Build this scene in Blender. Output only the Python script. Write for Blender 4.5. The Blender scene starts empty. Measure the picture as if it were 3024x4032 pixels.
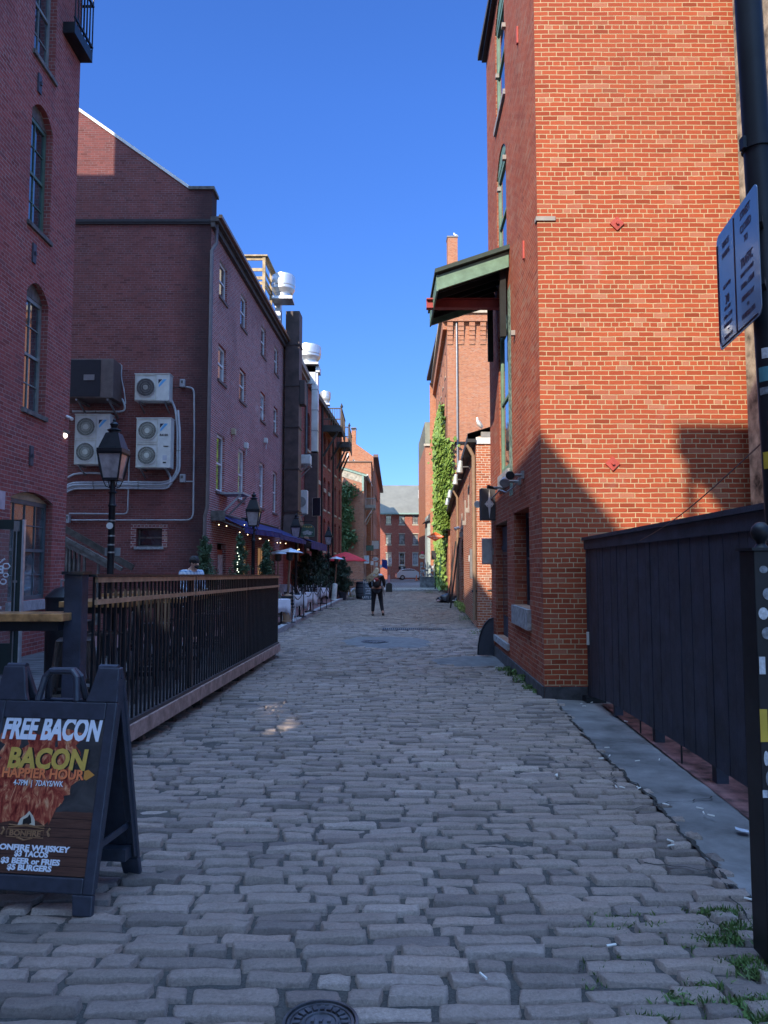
import bpy, math, random
import numpy as np
from mathutils import Vector, Matrix, noise
R = math.radians
S = bpy.context.scene
COL = S.collection
random.seed(7)
rng = np.random.default_rng(7)

# ---------------------------------------------------------------- camera, sky, sun, exposure
CAMZ, PITCH, FPX, CX, CY = 1.57, R(4.25), 2912.0, 1512.0, 2016.0
cam = bpy.data.cameras.new('camera'); cam_ob = bpy.data.objects.new('camera', cam); COL.objects.link(cam_ob)
cam.sensor_fit = 'VERTICAL'; cam.sensor_height = 36.0; cam.lens = 26.0
cam.clip_start = 0.05; cam.clip_end = 3000
cam_ob.location = (0, 0, CAMZ); cam_ob.rotation_euler = (R(90) + PITCH, 0, 0)
S.camera = cam_ob
SUNV = Vector((-1.0, -1.78, 1.376)).normalized()      # towards the sun
w = bpy.data.worlds.new('World'); S.world = w; w.use_nodes = True
nt = w.node_tree
bg = nt.nodes['Background']; sky = nt.nodes.new('ShaderNodeTexSky')
sky.sky_type = 'NISHITA'; sky.sun_disc = False
sky.sun_elevation = math.asin(SUNV.z); sky.sun_rotation = math.atan2(SUNV.x, SUNV.y)
sky.air_density = 1.0; sky.dust_density = 0.15; sky.ozone_density = 4.0; sky.altitude = 0
hs = nt.nodes.new('ShaderNodeHueSaturation'); hs.inputs['Saturation'].default_value = 1.0
tcw = nt.nodes.new('ShaderNodeTexCoord'); sxw = nt.nodes.new('ShaderNodeSeparateXYZ'); nt.links.new(tcw.outputs['Generated'], sxw.inputs[0])
mrw = nt.nodes.new('ShaderNodeMapRange'); nt.links.new(sxw.outputs[2], mrw.inputs[0]); mrw.inputs[1].default_value = 0.0; mrw.inputs[2].default_value = .55
tint = nt.nodes.new('ShaderNodeMix'); tint.data_type = 'RGBA'; nt.links.new(mrw.outputs[0], tint.inputs[0])
tint.inputs[6].default_value = (.42, .47, .50, 1); tint.inputs[7].default_value = (.50, .66, .82, 1)     # clear, dry air: little white at the horizon
mulw = nt.nodes.new('ShaderNodeMix'); mulw.data_type = 'RGBA'; mulw.blend_type = 'MULTIPLY'; mulw.inputs[0].default_value = 1
nt.links.new(sky.outputs[0], mulw.inputs[6]); nt.links.new(tint.outputs[2], mulw.inputs[7]); dpw = nt.nodes.new('ShaderNodeVectorMath'); dpw.operation = 'DOT_PRODUCT'; nt.links.new(tcw.outputs['Generated'], dpw.inputs[0]); dpw.inputs[1].default_value = tuple(SUNV)
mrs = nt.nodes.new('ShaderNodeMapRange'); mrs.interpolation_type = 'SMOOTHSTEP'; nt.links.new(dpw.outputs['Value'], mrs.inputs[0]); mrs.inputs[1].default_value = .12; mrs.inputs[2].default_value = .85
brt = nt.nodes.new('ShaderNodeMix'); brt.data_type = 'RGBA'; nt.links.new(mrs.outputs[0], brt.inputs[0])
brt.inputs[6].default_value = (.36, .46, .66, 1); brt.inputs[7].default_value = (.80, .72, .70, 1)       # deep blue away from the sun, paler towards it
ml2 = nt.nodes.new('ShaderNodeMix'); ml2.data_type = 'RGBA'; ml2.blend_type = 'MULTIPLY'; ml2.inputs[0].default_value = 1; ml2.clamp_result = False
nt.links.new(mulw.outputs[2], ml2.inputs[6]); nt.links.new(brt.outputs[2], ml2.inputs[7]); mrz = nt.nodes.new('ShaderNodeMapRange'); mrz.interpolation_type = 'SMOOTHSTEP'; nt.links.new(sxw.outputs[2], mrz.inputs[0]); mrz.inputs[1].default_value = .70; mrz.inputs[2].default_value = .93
zen = nt.nodes.new('ShaderNodeMix'); zen.data_type = 'RGBA'; nt.links.new(mrz.outputs[0], zen.inputs[0]); zen.inputs[6].default_value = (1, 1, 1, 1); zen.inputs[7].default_value = (13.0, 9.6, 6.2, 1)   # added boost: sky overhead, out of frame, brightened to fill the shaded street
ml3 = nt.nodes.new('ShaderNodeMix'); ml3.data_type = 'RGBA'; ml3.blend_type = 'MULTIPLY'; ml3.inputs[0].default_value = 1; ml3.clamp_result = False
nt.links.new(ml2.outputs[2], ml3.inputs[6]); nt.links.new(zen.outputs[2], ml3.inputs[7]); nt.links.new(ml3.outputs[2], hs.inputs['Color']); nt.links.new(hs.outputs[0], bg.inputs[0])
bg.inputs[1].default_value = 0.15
sun = bpy.data.lights.new('sun', 'SUN'); sun.energy = 2.0; sun.angle = R(0.5); sun.color = (1.0, 0.87, 0.70)
so = bpy.data.objects.new('sun', sun); COL.objects.link(so)
so.rotation_euler = SUNV.to_track_quat('Z', 'Y').to_euler()
S.view_settings.view_transform = 'Standard'; S.view_settings.look = 'None'
S.view_settings.exposure = 1.8; S.view_settings.gamma = 1.0; S.view_settings.use_curve_mapping = False
S.render.engine = 'CYCLES'
S.cycles.max_bounces = 6; S.cycles.diffuse_bounces = 4; S.cycles.glossy_bounces = 3
S.cycles.caustics_reflective = False; S.cycles.caustics_refractive = False
S.cycles.sample_clamp_indirect = 4.0
S.cycles.use_denoising = True

# ---------------------------------------------------------------- measuring helpers (photo pixel -> metres)
cp, sp_ = math.cos(PITCH), math.sin(PITCH)
def ray(px, py):
    u = (px - CX) / FPX; v = (CY - py) / FPX
    return u, cp - v * sp_, sp_ + v * cp
def W(px, py, Y):
    a, b, c = ray(px, py); t = Y / b
    return Vector((a * t, Y, CAMZ + c * t))
_gy = [-50, 2.0, 6.0, 10, 22, 30, 60, 120, 900]; _gzv = [0, 0, -.08, -.2, -.23, -.25, -.3, -.36, -.4]
def gz(y): return float(np.interp(y, _gy, _gzv))
def G(px, py, off=0.0):
    a, b, c = ray(px, py); Y = 10.0
    for _ in range(30):
        Y = (gz(Y) + off - CAMZ) / c * b
    return Vector((a * Y / b, Y, gz(Y) + off))

# ---------------------------------------------------------------- materials
MATS = {}
def new_mat(name):
    m = bpy.data.materials.new(name); m.use_nodes = True
    return m, m.node_tree, m.node_tree.nodes['Principled BSDF']
def N(nt, typ, **kw):
    n = nt.nodes.new(typ)
    for k, v in kw.items():
        if k.startswith('i_'):
            n.inputs[int(k[2:]) if k[2:].isdigit() else k[2:].replace('_', ' ')].default_value = v
        else: setattr(n, k, v)
    return n
def rgba(c): return (c[0], c[1], c[2], 1.0)
def mix(nt, fac, a, b, mode='MIX'):
    n = nt.nodes.new('ShaderNodeMix'); n.data_type = 'RGBA'; n.blend_type = mode
    for sock, val in ((n.inputs[0], fac), (n.inputs[6], a), (n.inputs[7], b)):
        if isinstance(val, (int, float)): sock.default_value = val
        elif isinstance(val, tuple): sock.default_value = rgba(val)
        else: nt.links.new(val, sock)
    return n.outputs[2]
def mth(nt, op, a, b=0.0, c=None, clamp=False):
    n = nt.nodes.new('ShaderNodeMath'); n.operation = op; n.use_clamp = clamp
    for i, val in enumerate((a, b, c)):
        if val is None: continue
        if isinstance(val, (int, float)): n.inputs[i].default_value = val
        else: nt.links.new(val, n.inputs[i])
    return n.outputs[0]
def ramp(nt, fac, a, b):
    n = nt.nodes.new('ShaderNodeMapRange'); n.inputs[1].default_value = a; n.inputs[2].default_value = b
    nt.links.new(fac, n.inputs[0]); return n.outputs[0]
def noise_n(nt, vec, scale, detail=4, rough=.6, dist=0.0):
    n = nt.nodes.new('ShaderNodeTexNoise'); n.inputs['Scale'].default_value = scale
    n.inputs['Detail'].default_value = detail; n.inputs['Roughness'].default_value = rough; n.inputs['Distortion'].default_value = dist
    if vec is not None: nt.links.new(vec, n.inputs['Vector'])
    return n.outputs[0]
def plain(name, c, rough=.7, metal=0.0, var=.12, vscale=6.0, bump=0.0, bscale=60.0, spec=.5, coat=0.0):
    if name in MATS: return MATS[name]
    m, nt, b = new_mat(name)
    geo = nt.nodes.new('ShaderNodeNewGeometry')
    nz = noise_n(nt, geo.outputs['Position'], vscale, 5)
    dark = tuple(x * (1 - var * 2) for x in c); lite = tuple(min(1, x * (1 + var)) for x in c)
    col = mix(nt, ramp(nt, nz, .3, .7), dark, lite)
    nt.links.new(col, b.inputs['Base Color'])
    b.inputs['Roughness'].default_value = rough; b.inputs['Metallic'].default_value = metal
    b.inputs['Specular IOR Level'].default_value = spec; b.inputs['Coat Weight'].default_value = coat
    nr = noise_n(nt, geo.outputs['Position'], vscale * 3, 4)
    nt.links.new(mth(nt, 'MULTIPLY_ADD', nr, .3 * rough, rough * .85, clamp=True), b.inputs['Roughness'])
    if bump:
        bn = nt.nodes.new('ShaderNodeBump'); bn.inputs['Strength'].default_value = bump; bn.inputs['Distance'].default_value = .01
        nt.links.new(noise_n(nt, geo.outputs['Position'], bscale, 4), bn.inputs['Height']); nt.links.new(bn.outputs[0], b.inputs['Normal'])
    MATS[name] = m; return m
def emit(name, c, st):
    if name in MATS: return MATS[name]
    m, nt, b = new_mat(name); b.inputs['Base Color'].default_value = rgba(c)
    b.inputs['Emission Color'].default_value = rgba(c); b.inputs['Emission Strength'].default_value = st
    MATS[name] = m; return m
def wall_uv(nt):
    g = nt.nodes.new('ShaderNodeNewGeometry')
    sp = nt.nodes.new('ShaderNodeSeparateXYZ'); nt.links.new(g.outputs['Position'], sp.inputs[0])
    sn = nt.nodes.new('ShaderNodeSeparateXYZ'); nt.links.new(g.outputs['True Normal'], sn.inputs[0])
    u = mth(nt, 'SUBTRACT', mth(nt, 'MULTIPLY', sp.outputs[1], sn.outputs[0]), mth(nt, 'MULTIPLY', sp.outputs[0], sn.outputs[1]))
    return u, sp.outputs[2], g.outputs['Position'], sp, sn
def brick(name, c1, c2, mortar, dark=(.05, .03, .03), msize=.0055, pitch=.0677, bw=.213, stain=.35, odd=(.42, .24, .17), oddamt=.25, bump=.6, white=0.0, darkx=None, wob=.004, mfade=0.0):
    m, nt, b = new_mat(name)
    u, v, pos, sp, sn = wall_uv(nt)
    wn = noise_n(nt, pos, 18.0, 2); wn2 = noise_n(nt, pos, 2.2, 3)
    uu = mth(nt, 'ADD', u, mth(nt, 'MULTIPLY', mth(nt, 'SUBTRACT', wn, .5), wob * 2))
    vv = mth(nt, 'ADD', v, mth(nt, 'ADD', mth(nt, 'MULTIPLY', mth(nt, 'SUBTRACT', wn, .5), wob * 1.4), mth(nt, 'MULTIPLY', mth(nt, 'SUBTRACT', wn2, .5), wob * 6)))
    cb = nt.nodes.new('ShaderNodeCombineXYZ'); nt.links.new(uu, cb.inputs[0]); nt.links.new(vv, cb.inputs[1])
    bt = nt.nodes.new('ShaderNodeTexBrick'); bt.offset = .5; bt.squash = .5; bt.squash_frequency = 8
    bt.inputs['Scale'].default_value = 1; bt.inputs['Brick Width'].default_value = bw; bt.inputs['Row Height'].default_value = pitch
    bt.inputs['Mortar Size'].default_value = msize; bt.inputs['Mortar Smooth'].default_value = .25; bt.inputs['Bias'].default_value = 0
    nt.links.new(cb.outputs[0], bt.inputs['Vector'])
    bt.inputs['Color1'].default_value = (0, 0, 0, 1); bt.inputs['Color2'].default_value = (1, 1, 1, 1); bt.inputs['Mortar'].default_value = (.5, .5, .5, 1)
    t = bt.outputs[0]; fm = bt.outputs[1]
    tv = nt.nodes.new('ShaderNodeRGBToBW'); nt.links.new(t, tv.inputs[0]); tv = tv.outputs[0]
    colb = mix(nt, tv, c1, c2)
    odd_f = mth(nt, 'MULTIPLY', ramp(nt, mth(nt, 'FRACT', mth(nt, 'MULTIPLY', tv, 7.31)), 1 - oddamt, 1.0), .8)
    colb = mix(nt, odd_f, colb, odd)
    dk_f = mth(nt, 'MULTIPLY', ramp(nt, mth(nt, 'FRACT', mth(nt, 'MULTIPLY', tv, 13.7)), .8, 1.0), .5)
    colb = mix(nt, dk_f, colb, tuple(x * .45 for x in c1))
    fine = noise_n(nt, pos, 55.0, 4, .7)
    colb = mix(nt, mth(nt, 'MULTIPLY', ramp(nt, fine, .45, .8), .35), colb, tuple(x * .55 for x in c1))
    mf = fm
    if mfade: mf = mth(nt, 'MULTIPLY', fm, mth(nt, 'SUBTRACT', 1.0, mth(nt, 'MULTIPLY', ramp(nt, noise_n(nt, pos, 1.6, 4), .4, .62), mfade)))
    mcol = mix(nt, ramp(nt, noise_n(nt, pos, 9, 4), .35, .75), tuple(x * .72 for x in mortar), mortar)
    col = mix(nt, mf, colb, mcol)
    big = noise_n(nt, pos, .55, 5, .6, .4)
    col = mix(nt, mth(nt, 'MULTIPLY', ramp(nt, big, .45, .78), stain), col, dark)
    # streaks running down the wall
    sc = nt.nodes.new('ShaderNodeCombineXYZ'); nt.links.new(mth(nt, 'MULTIPLY', u, 2.2), sc.inputs[0]); nt.links.new(mth(nt, 'MULTIPLY', v, .22), sc.inputs[1])
    stn = noise_n(nt, sc.outputs[0], 1.0, 5, .65)
    col = mix(nt, mth(nt, 'MULTIPLY', ramp(nt, stn, .55, .8), stain * .8), col, dark)
    if white:
        wf = mth(nt, 'MULTIPLY', ramp(nt, noise_n(nt, pos, .9, 6, .7, .6), .58, .72), white)
        col = mix(nt, wf, col, (.55, .47, .45))
    if darkx:   # a soot-blackened strip along one corner of the wall
        x0, x1 = darkx
        f = ramp(nt, mth(nt, 'ADD', sp.outputs[0], mth(nt, 'MULTIPLY', mth(nt, 'SUBTRACT', wn2, .5), .5)), x0, x1)
        col = mix(nt, mth(nt, 'MULTIPLY', f, .75), col, (.03, .022, .025))
    nt.links.new(col, b.inputs['Base Color']); b.inputs['Roughness'].default_value = .9; b.inputs['Specular IOR Level'].default_value = .2
    h = mth(nt, 'ADD', mth(nt, 'MULTIPLY', mth(nt, 'SUBTRACT', 1.0, fm), 1.0), mth(nt, 'ADD', mth(nt, 'MULTIPLY', fine, .35), mth(nt, 'MULTIPLY', tv, .25)))
    bn = nt.nodes.new('ShaderNodeBump'); bn.inputs['Strength'].default_value = bump; bn.inputs['Distance'].default_value = .012
    nt.links.new(h, bn.inputs['Height']); nt.links.new(bn.outputs[0], b.inputs['Normal'])
    MATS[name] = m; return m

BR_R1 = brick('brick_orange_red', (.34, .066, .032), (.42, .095, .043), (.62, .47, .28), stain=.22, odd=(.44, .20, .13), oddamt=.16, dark=(.17, .07, .05), white=.10, msize=.0062)
BR_R1S = brick('brick_red_side', (.30, .070, .04), (.40, .10, .05), (.52, .37, .27), stain=.22, odd=(.36, .18, .12), msize=.005, mfade=.5)
BR_R2 = brick('brick_bright_orange', (.40, .11, .055), (.52, .17, .08), (.78, .66, .52), stain=.1, msize=.0075, pitch=.074, bw=.225)
BR_R3 = brick('brick_orange_far', (.42, .14, .07), (.52, .21, .10), (.6, .42, .32), stain=.12, msize=.007)
BR_L1 = brick('brick_plum', (.31, .082, .074), (.40, .118, .105), (.50, .39, .36), stain=.34, odd=(.22, .09, .09), msize=.0055, mfade=.35, dark=(.09, .05, .06))
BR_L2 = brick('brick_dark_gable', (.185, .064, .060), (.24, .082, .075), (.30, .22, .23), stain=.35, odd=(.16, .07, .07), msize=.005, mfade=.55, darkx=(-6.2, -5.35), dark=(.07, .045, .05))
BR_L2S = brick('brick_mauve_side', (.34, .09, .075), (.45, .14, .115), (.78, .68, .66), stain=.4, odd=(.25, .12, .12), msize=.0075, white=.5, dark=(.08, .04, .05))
BR_L3 = brick('brick_maroon', (.30, .07, .055), (.39, .095, .07), (.36, .2, .19), stain=.3, msize=.005, mfade=.5)
BR_L5 = brick('brick_peach', (.42, .17, .11), (.55, .25, .15), (.6, .42, .34), stain=.2, msize=.006, white=.5)
BR_E = brick('brick_far_red', (.33, .09, .065), (.42, .12, .08), (.42, .24, .2), stain=.12, msize=.006)
GREEN = plain('green_paint', (.16, .28, .20), .55, var=.15, bump=.1)
GREEN_D = plain('dark_green_paint', (.10, .18, .14), .5)
WOOD_FR = plain('grey_sash_paint', (.24, .27, .26), .5, bump=.1)
WHITE = plain('white_paint', (.74, .74, .72), .5, var=.08)
OFFW = plain('ivory_metal', (.62, .63, .60), .45, var=.08)
STONE = plain('granite', (.34, .34, .35), .85, var=.25, vscale=14, bump=.4)
CREAM = plain('cream_paint', (.47, .38, .25), .6)
BLACK = plain('black_metal', (.014, .016, .021), .45, var=.2, spec=.3)
BLACKP = plain('black_plastic', (.035, .042, .062), .4, var=.15, vscale=20, bump=.15, bscale=300)
BLACKW = plain('black_stained_wood', (.028, .033, .056), .62, var=.3, vscale=4, bump=.3, bscale=80)
GREY = plain('grey_metal', (.30, .31, .32), .4, metal=.6)
GALV = plain('galvanised_steel', (.62, .63, .64), .38, metal=.75, var=.1, vscale=2)
ALU = plain('spun_aluminium', (.82, .81, .78), .38, metal=.75, var=.05, vscale=3)
RUSTD = plain('dark_brown_duct', (.075, .045, .042), .6, var=.3, vscale=2, bump=.2)
TAN = plain('varnished_wood', (.48, .24, .09), .32, var=.35, vscale=9, coat=.4)
PINKW = plain('weathered_board', (.42, .29, .25), .7, var=.25, vscale=8, bump=.3)
RAILW = plain('tan_rail', (.42, .25, .15), .5, var=.2, vscale=9)
GREYW = plain('grey_weathered_wood', (.16, .15, .14), .85, var=.3, vscale=7, bump=.4)
NEWW = plain('raw_timber', (.50, .38, .22), .75, var=.25, vscale=6)
DECKW = plain('dark_deck_wood', (.045, .04, .036), .8, var=.3, vscale=4)
ROOF = plain('grey_shingle', (.30, .29, .27), .9, var=.15, vscale=2, bump=.4, bscale=12)
ROOFD = plain('dark_roof', (.07, .07, .075), .85, var=.2, vscale=2)
COPPER = plain('verdigris_metal', (.28, .42, .38), .6)
SHINGLE = plain('pale_wood_shingle', (.50, .47, .40), .9, var=.3, vscale=2.5, bump=.5, bscale=8)
CLAPB = plain('grey_green_clapboard', (.40, .48, .46), .7, var=.1)
REDP = plain('red_paint', (.33, .045, .035), .6, var=.15)
REDC = plain('red_canvas', (.62, .02, .03), .7, var=.12)
BLUE = plain('navy_canvas', (.015, .022, .14), .75, var=.2, vscale=3, bump=.1)
CLOTH = plain('white_linen', (.72, .70, .78), .85, var=.06, bump=.2)
STUCCO = plain('pink_stucco', (.42, .26, .21), .9, var=.2, vscale=1.2, bump=.3, bscale=30)
BEIGE = plain('limestone', (.52, .45, .34), .85, var=.12)
GULLW = plain('white_feather', (.80, .80, .78), .8, var=.04); GULLG = plain('grey_feather', (.40, .42, .45), .8)
YELLOW = plain('yellow_plastic', (.65, .42, .03), .5)
SKIN = plain('skin', (.50, .28, .20), .6, var=.05)
def glass(name, c=(.018, .024, .03), rough=.04, spec=1.0):
    m, nt, b = new_mat(name)
    geo = nt.nodes.new('ShaderNodeNewGeometry')
    nz = noise_n(nt, geo.outputs['Position'], 1.7, 3)
    col = mix(nt, ramp(nt, nz, .4, .65), c, tuple(x * 2.6 + .01 for x in c)); nt.links.new(col, b.inputs['Base Color'])
    b.inputs['Roughness'].default_value = rough; b.inputs['Specular IOR Level'].default_value = spec; b.inputs['IOR'].default_value = 1.6
    b.inputs['Coat Weight'].default_value = .6; b.inputs['Coat Roughness'].default_value = .02
    bn = nt.nodes.new('ShaderNodeBump'); bn.inputs['Strength'].default_value = .12; bn.inputs['Distance'].default_value = .02
    nt.links.new(noise_n(nt, geo.outputs['Position'], 1.1, 2), bn.inputs['Height']); nt.links.new(bn.outputs[0], b.inputs['Normal'])
    MATS[name] = m; return m
GLASS = glass('window_glass'); GLASSL = glass('curtained_glass', (.16, .17, .17), .08)

# ---------------------------------------------------------------- mesh builder
class F:                                                # a facade: local (u along, d outwards, z)
    def __init__(s, p0, p1, sg=1):
        s.p0 = Vector(p0[:2]); s.t = Vector((p1[0] - p0[0], p1[1] - p0[1])); s.L = s.t.length; s.t /= s.L
        s.n = Vector((s.t.y, -s.t.x)) * sg
    def at(s, u, d, z):
        p = s.p0 + s.t * u + s.n * d
        return (p.x, p.y, z)
    def uv(s, px, py):
        a, b, c = ray(px, py)
        k = (s.p0.x * s.n.x + s.p0.y * s.n.y) / (a * s.n.x + b * s.n.y)
        return (a * k - s.p0.x) * s.t.x + (b * k - s.p0.y) * s.t.y, CAMZ + c * k
class MB:
    def __init__(s): s.v = []; s.f = []
    def add(s, vs, fs):
        o = len(s.v); s.v += [tuple(p) for p in vs]; s.f += [tuple(i + o for i in q) for q in fs]; return s
    def box(s, x0, x1, y0, y1, z0, z1):
        return s.add([(x0, y0, z0), (x1, y0, z0), (x1, y1, z0), (x0, y1, z0), (x0, y0, z1), (x1, y0, z1), (x1, y1, z1), (x0, y1, z1)],
                     [(0, 3, 2, 1), (4, 5, 6, 7), (0, 1, 5, 4), (1, 2, 6, 5), (2, 3, 7, 6), (3, 0, 4, 7)])
    def fbox(s, f, u0, u1, d0, d1, z0, z1):
        vs = [f.at(u, d, z) for z in (z0, z1) for (u, d) in ((u0, d0), (u1, d0), (u1, d1), (u0, d1))]
        return s.add(vs, [(0, 3, 2, 1), (4, 5, 6, 7), (0, 1, 5, 4), (1, 2, 6, 5), (2, 3, 7, 6), (3, 0, 4, 7)])
    def mbox(s, M, sx, sy, sz):
        vs = [M @ Vector((x * sx / 2, y * sy / 2, z * sz / 2)) for z in (-1, 1) for (x, y) in ((-1, -1), (1, -1), (1, 1), (-1, 1))]
        return s.add(vs, [(0, 3, 2, 1), (4, 5, 6, 7), (0, 1, 5, 4), (1, 2, 6, 5), (2, 3, 7, 6), (3, 0, 4, 7)])
    def bar(s, a, b, w, h=None, up=(0, 0, 1)):
        a = Vector(a); b = Vector(b); h = h or w; d = b - a; L = d.length
        if L < 1e-6: return s
        d /= L; upv = Vector(up)
        if abs(d.dot(upv)) > .98: upv = Vector((1, 0, 0))
        x = d.cross(upv).normalized(); z = x.cross(d)
        M = Matrix((x, d, z)).transposed().to_4x4(); M.translation = (a + b) / 2
        return s.mbox(M, w, L, h)
    def prism(s, pts, vec):                              # planar polygon pushed along vec
        n = len(pts); v = Vector(vec); a = [Vector(p) for p in pts]
        return s.add(a + [p + v for p in a], [tuple(reversed(range(n))), tuple(range(n, 2 * n))] + [(i, (i + 1) % n, n + (i + 1) % n, n + i) for i in range(n)])
    def tube(s, pts, r, n=8, caps=True):
        pts = [Vector(p) for p in pts]; rs = r if isinstance(r, (list, tuple)) else [r] * len(pts)
        rings = []; px = None
        for i, p in enumerate(pts):
            d = (pts[min(i + 1, len(pts) - 1)] - pts[max(i - 1, 0)]).normalized()
            if px is None: px = d.orthogonal().normalized()
            px = (px - d * px.dot(d))
            px = px.normalized() if px.length > 1e-5 else d.orthogonal().normalized()
            py = d.cross(px)
            rings.append([p + (px * math.cos(2 * math.pi * k / n) + py * math.sin(2 * math.pi * k / n)) * rs[i] for k in range(n)])
        vs = [q for rg in rings for q in rg]; fs = []
        for i in range(len(pts) - 1):
            for k in range(n):
                fs.append((i * n + k, i * n + (k + 1) % n, (i + 1) * n + (k + 1) % n, (i + 1) * n + k))
        if caps: fs += [tuple(reversed(range(n))), tuple(range((len(pts) - 1) * n, len(pts) * n))]
        return s.add(vs, fs)
    def lathe(s, prof, c=(0, 0, 0), n=16, sq=None, ax='z', rot=0.0, caps=True):   # prof: (r, h)
        c = Vector(c); vs = []; fs = []
        for r, h in prof:
            for k in range(n):
                a = 2 * math.pi * k / n + rot
                p = Vector((r * math.cos(a), r * math.sin(a), h))
                if ax == 'y': p = Vector((p.x, -p.z, p.y))
                if ax == 'x': p = Vector((p.z, p.x, p.y))
                vs.append(c + p)
        m = len(prof)
        for i in range(m - 1):
            for k in range(n): fs.append((i * n + k, i * n + (k + 1) % n, (i + 1) * n + (k + 1) % n, (i + 1) * n + k))
        if caps: fs += [tuple(reversed(range(n))), tuple(range((m - 1) * n, m * n))]
        return s.add(vs, fs)
    def ball(s, c, r, n=10, m=7, sc=(1, 1, 1)):
        c = Vector(c); vs = []; fs = []
        for i in range(1, m):
            th = math.pi * i / m
            for k in range(n):
                a = 2 * math.pi * k / n
                vs.append(c + Vector((r * sc[0] * math.sin(th) * math.cos(a), r * sc[1] * math.sin(th) * math.sin(a), r * sc[2] * math.cos(th))))
        vs += [c + Vector((0, 0, r * sc[2])), c - Vector((0, 0, r * sc[2]))]
        for i in range(m - 2):
            for k in range(n): fs.append((i * n + k, (i + 1) * n + k, (i + 1) * n + (k + 1) % n, i * n + (k + 1) % n))
        t = (m - 1) * n
        for k in range(n): fs += [(t, k, (k + 1) % n), (t + 1, (m - 2) * n + (k + 1) % n, (m - 2) * n + k)]
        return s.add(vs, fs)
    def quad(s, a, b, c, d): return s.add([a, b, c, d], [(0, 1, 2, 3)])
def mesh(name, mb, mat, smooth=False, fixn=True):
    me = bpy.data.meshes.new(name); me.from_pydata([tuple(p) for p in mb.v], [], mb.f); me.materials.append(mat)
    if smooth: me.polygons.foreach_set('use_smooth', [True] * len(me.polygons))
    me.update(); return me
def fix_normals(me):
    import bmesh
    b = bmesh.new(); b.from_mesh(me); bmesh.ops.recalc_face_normals(b, faces=b.faces); b.to_mesh(me); b.free()
def tag(o, label=None, cat=None, group=None, kind=None):
    if label: o['label'] = label
    if cat: o['category'] = cat
    if group: o['group'] = group
    if kind: o['kind'] = kind
    return o
def thing(name, label, cat, loc=(0, 0, 0), rz=0.0, group=None):
    o = bpy.data.objects.new(name, None); COL.objects.link(o); o.location = loc; o.rotation_euler = (0, 0, rz); o.empty_display_size = .2
    return tag(o, label, cat, group)
def rootof(o):
    while o.parent: o = o.parent
    return o
def part(name, mb, mat, parent=None, world=True, smooth=False, bevel=0.0, norm=True, label=None, sharp=35):
    me = mesh(name, mb, mat, smooth)
    if norm: fix_normals(me)
    o = bpy.data.objects.new(name, me); COL.objects.link(o)
    if parent:
        o.parent = parent
        if world:
            r = rootof(parent); M = Matrix.LocRotScale(r.location, r.rotation_euler, r.scale)
            me.transform(M.inverted())
    if bevel:
        b = o.modifiers.new('bevel', 'BEVEL'); b.width = bevel; b.segments = 2; b.limit_method = 'ANGLE'; b.angle_limit = R(50)
    if smooth:
        me.set_sharp_from_angle(angle=R(sharp))
    if label: o['label'] = label
    return o
def dup(root, loc, rz=None, label=None, scale=None):
    r = root.copy(); COL.objects.link(r); r.location = loc
    if rz is not None: r.rotation_euler = (0, 0, rz)
    if label: r['label'] = label
    if scale: r.scale = (scale,) * 3
    for ch in list(root.children):
        c = ch.copy(); COL.objects.link(c); c.parent = r
        for g in list(ch.children):
            d = g.copy(); COL.objects.link(d); d.parent = c
    return r
def struct(name, mb, mat, **kw):
    o = part(name, mb, mat, **kw); o['kind'] = 'structure'; return o
def text_mb(txt, size, M, extrude=.0015, offset=0.0, shear=0.0, sx=1.0, align='CENTER', space=1.0):
    cu = bpy.data.curves.new('t', 'FONT'); cu.body = txt; cu.size = size; cu.extrude = extrude; cu.offset = offset; cu.shear = shear
    cu.align_x = align; cu.align_y = 'CENTER'; cu.resolution_u = 3; cu.space_character = space
    o = bpy.data.objects.new('t', cu); COL.objects.link(o)
    bpy.context.view_layer.update()
    me = bpy.data.meshes.new_from_object(o.evaluated_get(bpy.context.evaluated_depsgraph_get()))
    mb = MB(); mb.add([M @ Vector((v.co.x * sx, v.co.y, v.co.z)) for v in me.vertices], [tuple(p.vertices) for p in me.polygons])
    bpy.data.objects.remove(o); bpy.data.curves.remove(cu); bpy.data.meshes.remove(me)
    return mb
def merge(*ms):
    o = MB()
    for m in ms: o.add(m.v, m.f)
    return o

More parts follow.
